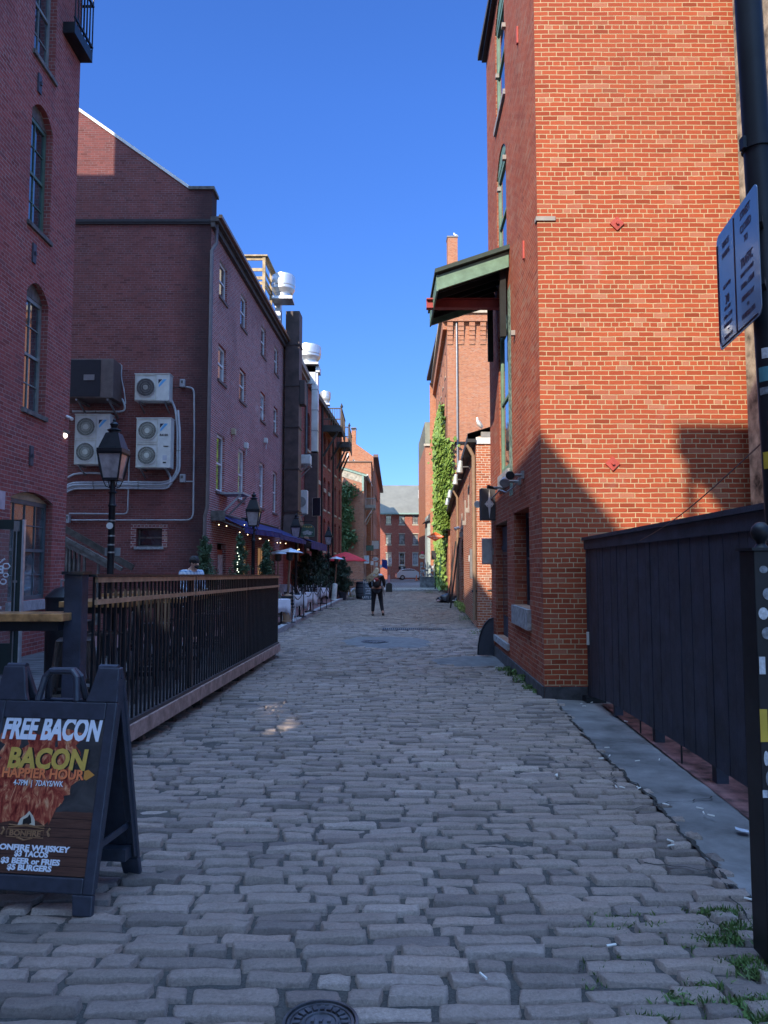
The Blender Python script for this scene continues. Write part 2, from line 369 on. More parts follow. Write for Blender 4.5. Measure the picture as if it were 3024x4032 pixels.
# wall sheet with rectangular or arched openings, reveals included
def wall(mb, f, u0, u1, z0, z1, ops=(), rev=.16, top=None):
    us = sorted({u0, u1} | (set(u0 + (u1 - u0) * k / 40 for k in range(41)) if top else set()) | {x for o in ops for x in (o[0], o[1])}); us = [x for x in us if u0 <= x <= u1]
    for i in range(len(us) - 1):
        a, b = us[i], us[i + 1]; mid = (a + b) / 2
        cuts = sorted([(o[2], o[3] + (o[4] if len(o) > 4 else 0)) for o in ops if o[0] <= mid <= o[1]])
        z = z0
        for c0, c1 in cuts:
            if c0 > z: mb.quad(f.at(a, 0, z), f.at(b, 0, z), f.at(b, 0, c0), f.at(a, 0, c0))
            z = max(z, c1)
        za = top(a) if top else z1; zb = top(b) if top else z1
        if min(za, zb) > z: mb.quad(f.at(a, 0, z), f.at(b, 0, z), f.at(b, 0, zb), f.at(a, 0, za))
    for o in ops:
        a, b, c, d = o[:4]; rise = o[4] if len(o) > 4 else 0
        prof = [(a, d)]
        if rise:
            n = 8; prof = []
            for k in range(n + 1):
                x = a + (b - a) * k / n; q = (2 * k / n - 1); prof.append((x, d + rise * (1 - q * q)))
            pl = [(x, z) for x, z in prof if x <= (a + b) / 2]; pr = [(x, z) for x, z in prof if x >= (a + b) / 2]
            mb.add([f.at(x, 0, z) for x, z in [(a, d + rise)] + pl[::-1][:-1] + [(a, d)]], [tuple(range(len(pl) + 1))])
            mb.add([f.at(x, 0, z) for x, z in pr[:-1] + [(b, d), (b, d + rise)]], [tuple(range(len(pr) + 1))])
        else: prof = [(a, d), (b, d)]
        loop = [(a, c)] + prof + [(b, c)]
        for k in range(len(loop)):
            (x0, y0), (x1, y1) = loop[k], loop[(k + 1) % len(loop)]
            mb.quad(f.at(x0, 0, y0), f.at(x1, 0, y1), f.at(x1, -rev, y1), f.at(x0, -rev, y0))
    return mb
def window(bld, f, o, frame=WHITE, pane=GLASS, cols=2, rows=2, sill=STONE, lintel=None, rec=.09, fw=.055, sillh=.1, name='window', low=None, tymp=None):
    a, b, c, d = o[:4]; rise = o[4] if len(o) > 4 else 0
    m = MB()
    m.fbox(f, a, a + fw, -rec - .05, -rec, c, d); m.fbox(f, b - fw, b, -rec - .05, -rec, c, d)
    m.fbox(f, a + fw, b - fw, -rec - .05, -rec, d - fw, d); m.fbox(f, a + fw, b - fw, -rec - .05, -rec, c, c + fw)
    mid = c + (d - c) * .5
    m.fbox(f, a + fw, b - fw, -rec - .06, -rec - .003, mid - .025, mid + .025)
    bw = .018
    for k in range(1, cols):
        x = a + (b - a) * k / cols; m.fbox(f, x - bw / 2, x + bw / 2, -rec - .045, -rec - .012, c + fw, d - fw)
    for k in range(1, rows):
        z = c + (d - c) * k / rows
        if abs(z - mid) > .05: m.fbox(f, a + fw, b - fw, -rec - .045, -rec - .014, z - bw / 2, z + bw / 2)
    w_ = part(name, m, frame, bld)
    p = MB().fbox(f, a + .01, b - .01, -rec - .04, -rec - .03, c + .01, d - .01); part('pane', p, pane, w_)
    if rise:
        n = 8; prof = [(a + (b - a) * k / n, d + rise * (1 - (2 * k / n - 1) ** 2)) for k in range(n + 1)]
        pts = [f.at(x, -rec + .01, z) for x, z in prof]
        part('fanlight_board', MB().prism(pts + [f.at(b, -rec + .01, d), f.at(a, -rec + .01, d)], Vector(f.at(0, -.05, 0)) - Vector(f.at(0, 0, 0))), tymp or frame, w_)
    if sill: part('sill', MB().fbox(f, a - .05, b + .05, -rec, .045, c - sillh, c - .003), sill, w_)
    if lintel: part('lintel', MB().fbox(f, a - .08, b + .08, -.08, .012, d + .003, d + .14), lintel, w_)
    return w_
def op(f, tl, br, arch=0.0):
    ua, za = f.uv(*tl); ub, zb = f.uv(*br)
    return (min(ua, ub), max(ua, ub), min(za, zb), max(za, zb)) + ((arch,) if arch else ())
# ================================================================= ground
def row_bounds(y):
    RB = [(G(px, py).y, G(px, py).x) for px, py in ((3017, 3583), (2862, 3450), (2707, 3288), (2552, 3126), (2368, 2963), (2184, 2757))]
    ys = [q[0] for q in RB]; xs = [q[1] for q in RB]
    if y < ys[0]: xr = xs[0] + (ys[0] - y) * 1.0
    elif y < ys[-1]: xr = float(np.interp(y, ys, xs))
    else: xr = float(np.interp(y, [ys[-1], 10.5, 15.7, 15.8, 22, 22.1, 51, 70], [2.2, 2.12, 2.25, 2.55, 2.74, 2.74, 4.5, 5.0]))
    xl = -4.6 if y < 6 else (-2.75 if y < 15.4 else float(np.interp(y, [15.4, 19.8, 30.6, 43, 50, 60], [-3.05, -2.86, -2.62, -2.2, -2.25, -2.4])))
    return xl, xr
def undul(x, y):
    return .05 * noise.noise((x * .35, y * .22, 3.1)) * min(1.0, max(0, (y - 3) / 6)) + .012 * noise.noise((x * 1.1, y * 1.1, 9.7))
MAN = G(1262, 4045)                                       # small iron cover at the bottom edge
MH = G(1462, 2525); DRAIN = G(1627, 2478)                 # asphalt patch with manhole, slotted drain
def in_patch(x, y):
    if (x - MAN.x) ** 2 + (y - MAN.y) ** 2 < .15 ** 2: return True
    if ((x - MH.x - .35) / 1.05) ** 2 + ((y - MH.y) / 1.25) ** 2 < 1 + .25 * noise.noise((x * 2, y * 2, 0)): return True
    if abs(x - DRAIN.x) < .95 and abs(y - DRAIN.y) < .33: return True
    if ((x - PR.x) / .85) ** 2 + ((y - PR.y) / .75) ** 2 < 1 + .25 * noise.noise((x * 2, y * 2, 5)): return True
    return False
PR = G(1880, 2598)
def cobbles():
    V = []; Fc = []; colr = []; nv = 0
    def stone(x0, x1, y0, y1, seed, nx, ny, top, tint):
        nonlocal nv
        hx_, hy_ = (x1 - x0) / 2, (y1 - y0) / 2
        def ax1(h, n, bw):
            if n >= 7: return np.concatenate([[-1, -1 + bw / h], np.linspace(-1 + (bw + .011) / h, 1 - (bw + .011) / h, n - 4), [1 - bw / h, 1]])
            return np.concatenate([[-1], np.linspace(-1 + bw / h, 1 - bw / h, n - 2), [1]])
        gx = ax1(hx_, nx, .008); gy_ = ax1(hy_, ny, .007)
        X, Y = np.meshgrid(gx, gy_)
        # squared-off outline with rounded corners
        rr = random.uniform(.0, .045)
        px = X * (1 - rr * np.abs(Y) ** 4); py = Y * (1 - rr * 2.2 * np.abs(X) ** 8)
        cx, cy = (x0 + x1) / 2, (y0 + y1) / 2; hx, hy = (x1 - x0) / 2, (y1 - y0) / 2
        e = np.maximum(np.abs(X) ** 1.0 * 1.0, np.abs(Y))
        sk = random.uniform(-.012, .012)
        wx = cx + px * hx + sk * Y; wy = cy + py * hy + random.uniform(-.012, .012) * X * hx
        edge = (np.maximum(np.abs(X), np.abs(Y)) > .999) * 1.0
        crown = .007 * (1 - X ** 2 * .8) * (1 - Y ** 2)
        tx, ty = random.uniform(-.03, .03), random.uniform(-.05, .05)
        Z = np.zeros_like(X)
        for i in range(ny):
            for j in range(nx):
                Z[i, j] = gz(wy[i, j]) + .005 * noise.noise((wx[i, j] * 30, wy[i, j] * 30, seed)) + .008 * noise.noise((wx[i, j] * 9, wy[i, j] * 9, seed))
        Z += undul(cx, cy) + top + crown + tx * (wx - cx) + ty * (wy - cy) - .06 * edge
        wx = wx + rng.normal(0, .0022, X.shape); wy = wy + rng.normal(0, .002, X.shape)
        V.append(np.stack([wx, wy, Z], -1).reshape(-1, 3))
        idx = np.arange(nx * ny).reshape(ny, nx) + nv
        Fc.append(np.stack([idx[:-1, :-1], idx[:-1, 1:], idx[1:, 1:], idx[1:, :-1]], -1).reshape(-1, 4))
        colr.append(np.full((nx * ny,), tint)); nv += nx * ny
    y = .7; k = 0
    while y < 58:
        pitch = random.uniform(.100, .122) if y < 20 else random.uniform(.11, .16)
        if y > 34: pitch *= 1.3
        xl, xr = row_bounds(y)
        x = xl - random.uniform(0, .3); ph = random.uniform(0, 9)
        while x < xr:
            L = random.choice([.15, .22, .26, .29, .31, .34, .38]) * random.uniform(.9, 1.1)
            if y > 34: L *= 1.4
            xm = x + L / 2
            bow = .14 * noise.noise((xm * .28, y * .1, 1.7)) + .018 * noise.noise((xm * .9, y * .35, 4.2)) + (max(0, xm - 1.2) ** 2 * .045 if y < 6 else 0)
            yc = y + bow
            g = random.uniform(.008, .017)
            xl2, xr2 = row_bounds(yc)
            if x < xr2 and x + L > xr2 + .03: L = max(.10, xr2 + .01 - x); xm = x + L / 2
            if x > xl2 - .15 and x + L < xr2 + .12 and not in_patch(xm, yc) and random.random() > .006:
                far = yc > 17
                nx, ny = (11, 8) if yc < 6.5 else ((8, 7) if yc < 12 else ((5, 4) if yc < 24 else (4, 3)))
                shrink = random.uniform(.0, .006)
                jit = random.uniform(-.003, .003)
                stone(x + g / 2, x + L - g * .9, yc - pitch / 2 + g * .8 + shrink + jit, yc + pitch / 2 - g * .42 + jit, k * .37, nx, ny, random.gauss(0, .007) - (.02 if random.random() < .035 else 0), random.random())
            x += L; k += 1
        y += pitch * .99
    v = np.concatenate(V); f = np.concatenate(Fc); c = np.concatenate(colr)
    me = bpy.data.meshes.new('cobblestones'); me.vertices.add(len(v)); me.vertices.foreach_set('co', v.ravel())
    me.loops.add(f.size); me.loops.foreach_set('vertex_index', f.ravel().astype(np.int32))
    me.polygons.add(len(f)); me.polygons.foreach_set('loop_start', np.arange(0, f.size, 4, dtype=np.int32))
    me.polygons.foreach_set('use_smooth', np.ones(len(f), bool))
    at = me.attributes.new('tint', 'FLOAT', 'POINT'); at.data.foreach_set('value', c)
    me.update(); me.validate()
    m, nt, b = new_mat('cobble')
    a = nt.nodes.new('ShaderNodeAttribute'); a.attribute_name = 'tint'
    g = nt.nodes.new('ShaderNodeNewGeometry')
    cr = nt.nodes.new('ShaderNodeValToRGB'); el = cr.color_ramp.elements
    el[0].position = 0; el[0].color = (.20, .19, .19, 1); el[1].position = 1; el[1].color = (.60, .57, .56, 1)
    for p, cc in ((.25, (.46, .43, .42)), (.5, (.35, .33, .32)), (.72, (.52, .47, .45)), (.86, (.20, .195, .205))):
        q = el.new(p); q.color = cc + (1,)
    nt.links.new(a.outputs['Fac'], cr.inputs[0])
    n1 = noise_n(nt, g.outputs['Position'], 75, 6, .8); n2 = noise_n(nt, g.outputs['Position'], 7, 4)
    n3 = noise_n(nt, g.outputs['Position'], 1.1, 4)
    col = mix(nt, ramp(nt, n1, .35, .75), mix(nt, .62, cr.outputs[0], (.07, .066, .068)), cr.outputs[0])
    col = mix(nt, mth(nt, 'MULTIPLY', ramp(nt, n2, .5, .8), .35), col, (.46, .43, .44)); col = mix(nt, mth(nt, 'MULTIPLY', ramp(nt, noise_n(nt, g.outputs['Position'], 160, 3, .8), .58, .75), .45), col, (.55, .52, .50)); col = mix(nt, mth(nt, 'MULTIPLY', ramp(nt, noise_n(nt, g.outputs['Position'], 21, 4, .7, .5), .55, .7), .35), col, (.10, .095, .09))
    col = mix(nt, mth(nt, 'MULTIPLY', ramp(nt, n3, .5, .72), .4), col, (.22, .20, .19))
    col = mix(nt, 1.0, col, (1.0, .85, .74), 'MULTIPLY'); col = mix(nt, 1.0, col, (.97, .97, .97), 'MULTIPLY'); nt.links.new(col, b.inputs['Base Color'])
    nt.links.new(mth(nt, 'MULTIPLY_ADD', n2, .35, .42), b.inputs['Roughness']); b.inputs['Specular IOR Level'].default_value = .45
    bn = nt.nodes.new('ShaderNodeBump'); bn.inputs['Strength'].default_value = .8; bn.inputs['Distance'].default_value = .014
    nt.links.new(mth(nt, 'ADD', n1, n2), bn.inputs['Height']); nt.links.new(bn.outputs[0], b.inputs['Normal'])
    me.materials.append(m)
    o = bpy.data.objects.new('cobblestone_road', me); COL.objects.link(o); o['kind'] = 'structure'
cobbles()
def sheet(name, xs_fn, ys, mat, dz, nx=30, und=True, kind='structure', noise_amp=.006):
    mb = MB(); 
    for y in ys:
        a, b_ = xs_fn(y)
        for i in range(nx + 1):
            x = a + (b_ - a) * i / nx
            mb.v.append((x, y, gz(y) + dz + (undul(x, y) if und else 0) + noise_amp * noise.noise((x * 5, y * 5, .3))))
    for j in range(len(ys) - 1):
        for i in range(nx):
            p = j * (nx + 1) + i; mb.f.append((p, p + 1, p + nx + 2, p + nx + 1))
    o = part(name, mb, mat, smooth=True, norm=False); o['kind'] = kind; return o
# earth and grit between the stones
def grit():
    m, nt, b = new_mat('joint_grit'); g = nt.nodes.new('ShaderNodeNewGeometry'); P = g.outputs['Position']
    n1 = noise_n(nt, P, 90, 5, .8); n2 = noise_n(nt, P, 2.5, 4)
    c = mix(nt, ramp(nt, n1, .35, .7), (.03, .028, .026), (.12, .112, .104)); c = mix(nt, ramp(nt, n2, .55, .75), c, (.10, .09, .075))
    nt.links.new(c, b.inputs['Base Color']); b.inputs['Roughness'].default_value = .95
    bn = nt.nodes.new('ShaderNodeBump'); bn.inputs['Strength'].default_value = .8; bn.inputs['Distance'].default_value = .01
    nt.links.new(n1, bn.inputs['Height']); nt.links.new(bn.outputs[0], b.inputs['Normal']); return m
GRIT = grit()
ys = list(np.arange(.3, 6, .08)) + list(np.arange(6, 20, .2)) + list(np.arange(20, 61, .8))
sheet('ground_between_stones', lambda y: (-6, 6.2 if y < 14 else 7), ys, GRIT, -.022, 110, noise_amp=.017)
struct('ground', MB().add([(-400, -60, -.43), (400, -60, -.43), (400, 900, -.43), (-400, 900, -.43)], [(0, 1, 2, 3)]), plain('far_ground', (.12, .12, .12), .95))
m_, nt_, b_ = new_mat('far_cobble')
g_ = nt_.nodes.new('ShaderNodeNewGeometry'); mp = nt_.nodes.new('ShaderNodeMapping'); nt_.links.new(g_.outputs['Position'], mp.inputs[0])
bt_ = nt_.nodes.new('ShaderNodeTexBrick'); nt_.links.new(mp.outputs[0], bt_.inputs[0]); bt_.inputs['Scale'].default_value = 1
bt_.inputs['Brick Width'].default_value = .5; bt_.inputs['Row Height'].default_value = .3; bt_.inputs['Mortar Size'].default_value = .03
bt_.inputs['Color1'].default_value = (.24, .23, .23, 1); bt_.inputs['Color2'].default_value = (.17, .165, .17, 1); bt_.inputs['Mortar'].default_value = (.07, .065, .06, 1)
nt_.links.new(bt_.outputs[0], b_.inputs['Base Color']); b_.inputs['Roughness'].default_value = .85
sheet('road', lambda y: (-9, 9), [58.0, 64, 80, 100, 120, 135], m_, -.02, 10, und=False)
sheet('crossing', lambda y: (-1.9, 4.2), [59.5, 63.0, 66.5], (lambda: (mp.inputs['Rotation'], m_)[1])(), -.012, 10, und=False)
# granite crossing setts laid lengthwise, each a raised stone
mb = MB()
for i in range(26):
    x = -1.2 + i * .23
    for j in range(5):
        y = 60 + j * 1.25 + random.uniform(-.05, .05)
        z = gz(y) + random.uniform(0, .02)
        mb.box(x, x + .18, y, y + 1.15, z - .05, z + .03)
part('granite_crossing', mb, plain('pale_granite', (.40, .38, .35), .8, var=.3, vscale=3))['kind'] = 'structure'

CONC = plain('old_concrete', (.19, .185, .185), .9, var=.28, vscale=2.4, bump=.5, bscale=35)
def conc_x(y):
    return (row_bounds(y)[1] - .02 + .04 * noise.noise((y * 4, 0, 0)) + .02 * noise.noise((y * 13, 5, 0)), 6.0)
sheet('pavement', conc_x, list(np.arange(1.2, 10.0, .05)), CONC, -.003, 60, noise_amp=.010)
def ribbon(pts, wd, dzz, mat, name):
    m = MB(); L = []
    for i, (x, y) in enumerate(pts):
        a = pts[max(0, i - 1)]; b = pts[min(len(pts) - 1, i + 1)]; dx, dy = b[0] - a[0], b[1] - a[1]; l = math.hypot(dx, dy) + 1e-9
        ww = wd * random.uniform(.35, 1.3)
        for s in (-1, 1): m.v.append((x - s * dy / l * ww, y + s * dx / l * ww, gz(y) + undul(x, y) + dzz))
    for i in range(len(pts) - 1): m.f.append((2 * i, 2 * i + 1, 2 * i + 3, 2 * i + 2))
    return struct(name, m, mat, norm=False)
CRK = plain('crack_dirt', (.03, .028, .025), .95, bump=.5)
ribbon([(conc_x(y)[0] + .012 * noise.noise((y * 22, 1, 1)), y) for y in np.arange(2.0, 9.4, .03)], .014, .012, CRK, 'pavement_joint')
def crack(a, b, n, amp, wd):
    return ribbon([(a[0] + (b[0] - a[0]) * k / n + amp * noise.noise((k * .45, a[0], a[1])), a[1] + (b[1] - a[1]) * k / n + amp * noise.noise((k * .45, 7, a[1]))) for k in range(n + 1)], wd, .012, CRK, 'pavement_crack')
crack((1.62, 5.1), (2.3, 5.35), 14, .07, .005); crack((1.95, 7.4), (2.6, 7.2), 12, .06, .006); crack((1.42, 4.15), (1.75, 4.05), 10, .04, .008); crack((1.75, 4.05), (1.6, 3.2), 14, .05, .004); crack((1.9, 6.3), (1.7, 5.6), 12, .05, .004)
ASPH = plain('asphalt_patch', (.15, .148, .15), .92, var=.2, vscale=5, bump=.6, bscale=70)
def blob(cx, cy, rx, ry, seed, n=40, dz=.012):
    mb = MB(); rings = 7
    mb.v.append((cx, cy, gz(cy) + undul(cx, cy) + dz + .006))
    for r in range(1, rings + 1):
        for k in range(n):
            a = 2 * math.pi * k / n; q = (r / rings) * (1 + .14 * noise.noise((math.cos(a) * 2, math.sin(a) * 2, seed)) + .05 * noise.noise((math.cos(a) * 7, math.sin(a) * 7, seed)))
            x = cx + rx * q * math.cos(a); y = cy + ry * q * math.sin(a)
            mb.v.append((x, y, gz(y) + undul(x, y) + (dz if r < rings else -.02) + .008 * noise.noise((x * 4, y * 4, seed))))
    for k in range(n): mb.f.append((0, 1 + k, 1 + (k + 1) % n))
    for r in range(rings - 1):
        for k in range(n):
            a = 1 + r * n + k; b2 = 1 + r * n + (k + 1) % n; mb.f.append((a, a + n, b2 + n, b2))
    return mb
struct('asphalt_patch', blob(MH.x + .35, MH.y, 1.15, 1.35, 1.0), ASPH, smooth=True, norm=False)
struct('asphalt_patch', blob(PR.x, PR.y, .95, .85, 4.0), ASPH, smooth=True, norm=False)
IRON = plain('cast_iron', (.10, .10, .11), .5, metal=.5, var=.3, vscale=14, bump=.3)
def manhole(c, r, label, ribs=True):
    z = gz(c.y) + undul(c.x, c.y) + .012
    t = thing('manhole_cover', label, 'manhole cover', (c.x, c.y, z))
    m = MB().lathe([(r * 1.12, -.03), (r * 1.12, .008), (r * 1.03, .010), (r * 1.02, -.004)], (c.x, c.y, z), 36, caps=False)
    part('rim', m, IRON, t)
    m = MB().lathe([(r * .99, -.02), (r * .99, .004), (r * .9, .006), (r * .88, .001), (r * .55, .001), (r * .53, .007), (r * .46, .007), (r * .44, .002)], (c.x, c.y, z), 36)
    for k in range(20):
        a = k * math.pi / 10
        M = Matrix.Translation((c.x + r * .71 * math.cos(a), c.y + r * .71 * math.sin(a), z + .004)) @ Matrix.Rotation(a, 4, 'Z')
        m.mbox(M, r * .22, r * .13, .010)
    for dx, dy in ((-.12, .05), (0, .05), (.12, .05), (0, -.12)): m.mbox(Matrix.Translation((c.x + dx * r * 2, c.y + dy * r * 2, z + .006)), r * .1, r * .22, .008)
    part('lid', m, IRON, t)
manhole(MAN, .118, 'small round iron cover among the cobbles at the near edge of the street')
manhole(Vector((MH.x + .1, MH.y - .15, 0)), .30, 'round iron manhole cover set in a grey asphalt patch in mid street')
z = gz(DRAIN.y) + undul(DRAIN.x, DRAIN.y)
t = thing('drain_grate', 'wide slotted iron drain grate across the cobbles beyond the manhole patch', 'drain', (DRAIN.x, DRAIN.y, z))
m = MB(); m.box(DRAIN.x - .9, DRAIN.x + .9, DRAIN.y - .3, DRAIN.y - .25, z - .03, z + .025); m.box(DRAIN.x - .9, DRAIN.x + .9, DRAIN.y + .25, DRAIN.y + .3, z - .03, z + .025)
for s in (-.9, .87): m.box(DRAIN.x + s, DRAIN.x + s + .03, DRAIN.y - .25, DRAIN.y + .25, z - .03, z + .024)
part('rim', m, IRON, t)
m = MB()
for k in range(30): m.box(DRAIN.x - .85 + k * .058, DRAIN.x - .825 + k * .058, DRAIN.y - .25, DRAIN.y + .25, z - .03, z + .02)
part('grate', m, plain('worn_iron', (.2, .2, .2), .4, metal=.6), t)
# brick pavement and granite kerb on the left, from the terrace onwards
def kx(y): return float(np.interp(y, [15.4, 19.8, 30.6, 43, 50, 60, 130], [-3.05, -2.86, -2.62, -2.2, -2.25, -2.4, -1.6]))
pv, ntp, bp = new_mat('brick_paving'); gp = ntp.nodes.new('ShaderNodeNewGeometry')
btp = ntp.nodes.new('ShaderNodeTexBrick'); ntp.links.new(gp.outputs['Position'], btp.inputs[0]); btp.inputs['Scale'].default_value = 1
btp.inputs['Brick Width'].default_value = .2; btp.inputs['Row Height'].default_value = .1; btp.inputs['Mortar Size'].default_value = .004
btp.inputs['Color1'].default_value = (.20, .085, .075, 1); btp.inputs['Color2'].default_value = (.13, .065, .065, 1); btp.inputs['Mortar'].default_value = (.09, .07, .07, 1)
ntp.links.new(btp.outputs[0], bp.inputs['Base Color']); bp.inputs['Roughness'].default_value = .85
sheet('sidewalk', lambda y: (-7 if y < 40 else -6, kx(y) - .16), list(np.arange(15.2, 66, .8)), pv, .12, 6, und=False, noise_amp=.004)
mb = MB(); y = 15.4
while y < 64:
    L = random.uniform(1.2, 2.1)
    a = (kx(y), y); b2 = (kx(y + L - .015), y + L - .015)
    zz = [gz(y) - .05, gz(y) + .135 + random.uniform(-.008, .008)]
    mb.add([(a[0] - .17, a[1], zz[0]), (a[0], a[1], zz[0]), (b2[0], b2[1], zz[0]), (b2[0] - .17, b2[1], zz[0]), (a[0] - .17, a[1], zz[1]), (a[0], a[1], zz[1]), (b2[0], b2[1], zz[1]), (b2[0] - .17, b2[1], zz[1])],
           [(0, 3, 2, 1), (4, 5, 6, 7), (0, 1, 5, 4), (1, 2, 6, 5), (2, 3, 7, 6), (3, 0, 4, 7)]); y += L
struct('kerb', mb, STONE, bevel=.012)

# ================================================================= buildings
def block(name, label, f, depth, z0, z1, mat, ops=(), top=None, cat='building', end_ops=None, roof=True, roofmat=None, fronts=None):
    c = f.at(f.L / 2, -depth / 2, z0)
    t = thing(name, label, cat, c)
    m = MB(); wall(m, f, 0, f.L, z0, z1, ops)
    for (u, uu) in ((0, 0), (f.L, f.L)):
        m.quad(f.at(u, 0, z0), f.at(u, -depth, z0), f.at(u, -depth, z1), f.at(u, 0, z1))
    m.quad(f.at(0, -depth, z0), f.at(f.L, -depth, z0), f.at(f.L, -depth, z1), f.at(0, -depth, z1))
    part('wall', m, mat, t, norm=False)
    # near-black upright sheet, painted as the shade of rooms behind the openings
    m = MB(); m.fbox(f, .02, f.L - .02, -.5, -.42, z0, z1 - .05); part('interior', m, plain('room_shade', (.012, .012, .013), .9), t)
    if roof: part('roof', MB().fbox(f, -.05, f.L + .05, -depth - .05, .05, z1, z1 + .15), roofmat or ROOFD, t)
    return t
# ---- L1: tall plum brick building on the left edge
def lx(y): return -6.1 - .0144 * (y - 14.2)
f1 = F((lx(5.6), 5.6), (lx(14.15), 14.15))
d4 = op(f1, (43, 1958), (196, 2352)); d4 = (d4[0], d4[1], f1.uv(196, 2356)[1], f1.uv(203, 1985)[1], .14)
u3 = (f1.uv(100, 1300)[0], f1.uv(188, 1300)[0]); d3 = u3 + (f1.uv(187, 1648)[1], f1.uv(186, 1205)[1], .26)
u2 = (f1.uv(117, 700)[0], f1.uv(203, 700)[0]); d2 = u2 + (f1.uv(199, 955)[1], f1.uv(207, 530)[1], .26)
u1 = (f1.uv(135.6, 150)[0], f1.uv(221, 150)[0]); d1 = u1 + (f1.uv(222, 330)[1], f1.uv(222, 330)[1] + 2.15, .26)
near = [(a[0] - 2.9, a[1] - 2.9) + a[2:] for a in (d3, d2, d1)]
L1 = block('brick_building', 'tall plum brick building on the left with arched green sash windows', f1, 8.5, -.3, 13.05, BR_L1, [d4, d3, d2, d1] + near)
window(L1, f1, d4, plain('slate_green_paint', (.10, .14, .16), .5), glass('lit_shop_glass', (.05, .06, .065)), 4, 4, plain('pale_stone_sill', (.42, .41, .42), .8, var=.2, vscale=10), sillh=.17, rec=.12, fw=.075, tymp=CREAM)
for d in (d3, d2, d1): window(L1, f1, d, GREEN_D if d is d2 else WOOD_FR, GLASS, 2, 4, GREYW, sillh=.08, rec=.12, fw=.07, tymp=GREYW)
for d in near: window(L1, f1, d, WOOD_FR, GLASS, 2, 4, GREYW, sillh=.08, rec=.12, fw=.07, tymp=GREYW)
for px, py in ((153, 330), (131, 998), (120, 1795)):     # iron tie plates
    u, z = f1.uv(px, py); part('tie_plate', MB().fbox(f1, u - .06, u + .06, .002, .03, z - .17, z + .17).fbox(f1, u - .02, u + .02, .03, .06, z - .03, z + .03), plain('slate_iron', (.06, .06, .08), .6), L1)
# fire escape high on its far corner
m = MB(); b0 = W(318, 225, 14.0); b1 = W(352, 10, 14.0)
X0, X1, Z0, Z1 = -6.12, W(352, 225, 14).x, W(350, 228, 14).z, W(350, 0, 14).z
m.box(X0, X1, 13.3, 14.15, Z0, Z0 + .22)
part('balcony_floor', m, BLACK, L1); m = MB()
for k in range(7): m.box(X1 - .02, X1, 13.32 + k * .135, 13.34 + k * .135, Z0 + .22, Z1 + .25)
for k in range(4): m.box(X0 + .06 + k * (X1 - X0) / 4.2, X0 + .08 + k * (X1 - X0) / 4.2, 14.12, 14.14, Z0 + .22, Z1 + .25)
for z in (Z0 + .3, Z1 - .05, Z1 + .25): m.box(X1 - .03, X1 + .01, 13.3, 14.15, z, z + .035).box(X0, X1, 14.11, 14.15, z, z + .035)
part('balcony_railing', m, BLACK, L1)
m = MB(); m.box(-10.77, -8.0, 10.7, 14.1, 13.2, 19.2).box(-14.5, -12.05, 9, 14.1, 13.2, 18.7).box(-12.03, -10.8, 12.9, 14.1, 13.2, 21.5)
part('rooftop_tower', m, BR_L1, L1)
# unseen neighbour reduced to a thin wall, slots added to throw a sun patch
f0 = F((-6.0, -9.0), (-5.98, 5.5)); t = thing('brick_building', 'thin unseen brick wall beside and behind the viewpoint on the left, slotted to throw a sun patch', 'building', (-10, -2, 0))
fz = F((-6.05, -15), (-6.05, 5.55)); sun_slots = []
for k in range(8):
    q = k / 7; yh, zh = 1.15 - 2.0 * q, 6.25 + .5 * q; sun_slots.append((yh + 15 - .24, yh + 15 + .24, zh - .2, zh + .2))
m = MB(); wall(m, fz, 0, fz.L, -.2, 15, [h for h in sun_slots], rev=.05, top=lambda u: 15.4 - 1.4 * u / 20.5)
part('wall', m, BR_L1, t)
t = thing('brick_building', 'brick building across the road behind the viewpoint, outside the picture', 'building', (-3, -7, 0))
m = MB().box(-3.86, -1.6, -9, -5, -.2, 14.6).box(-4.33, -3.86, -5.3, -5, 14.5, 14.6).box(-4.33, -4.24, -5.1, -5.0, -.2, 14.6); part('wall', m, BR_R2, t)
m = MB().box(-4.36, -1.5, -9.1, -4.85, 14.6, 15.0); part('cornice', m, BEIGE, t)
part('flue', MB().tube([(-2.72, -5.3, 15), (-2.72, -5.3, 16.45)], .06), GREY, t)

# ---- L2: dark gable-end building carrying the air conditioners
def l2x(y): return -5.1 + .0422 * (y - 21.2)
f2 = F((l2x(21.2), 21.2), (l2x(33.7), 33.7)); f2g = F((-15.5, 21.2), (-5.1, 21.2))
ops2 = []
for tl, br in (((866.7, 1021.6), (894.7, 1202.5)), ((943.5, 1137), (962.5, 1297)), ((1029, 1279), (1046, 1415)), ((1076.5, 1356), (1090, 1476)),
               ((863, 1363), (891, 1530)), ((943.5, 1446.6), (961.6, 1598)), ((1027, 1532.6), (1044.8, 1668)), ((1078.7, 1591), (1096, 1709)),
               ((850, 1704), (892, 1940.5)), ((946, 1767), (966, 1980.5)), ((1020.7, 1815), (1043, 2008)), ((1078.5, 1853.7), (1094.4, 2027))):
    o = op(f2, tl, br); ops2.append(o)
cols_ = [sum(ops2[k][0] for k in (c, c + 4, c + 8)) / 3 for c in range(4)]
rows_ = [(min(ops2[r * 4 + c][2] for c in range(4)) * .5 + max(ops2[r * 4 + c][2] for c in range(4)) * .5, max(ops2[r * 4 + c][3] for c in range(4)) * .5 + min(ops2[r * 4 + c][3] for c in range(4)) * .5) for r in range(3)]
ops2 = [(cols_[c], cols_[c] + .92, rows_[r][0], rows_[r][1]) for r in range(3) for c in range(4)]
print('L2 win', [tuple(round(x, 2) for x in o) for o in ops2])
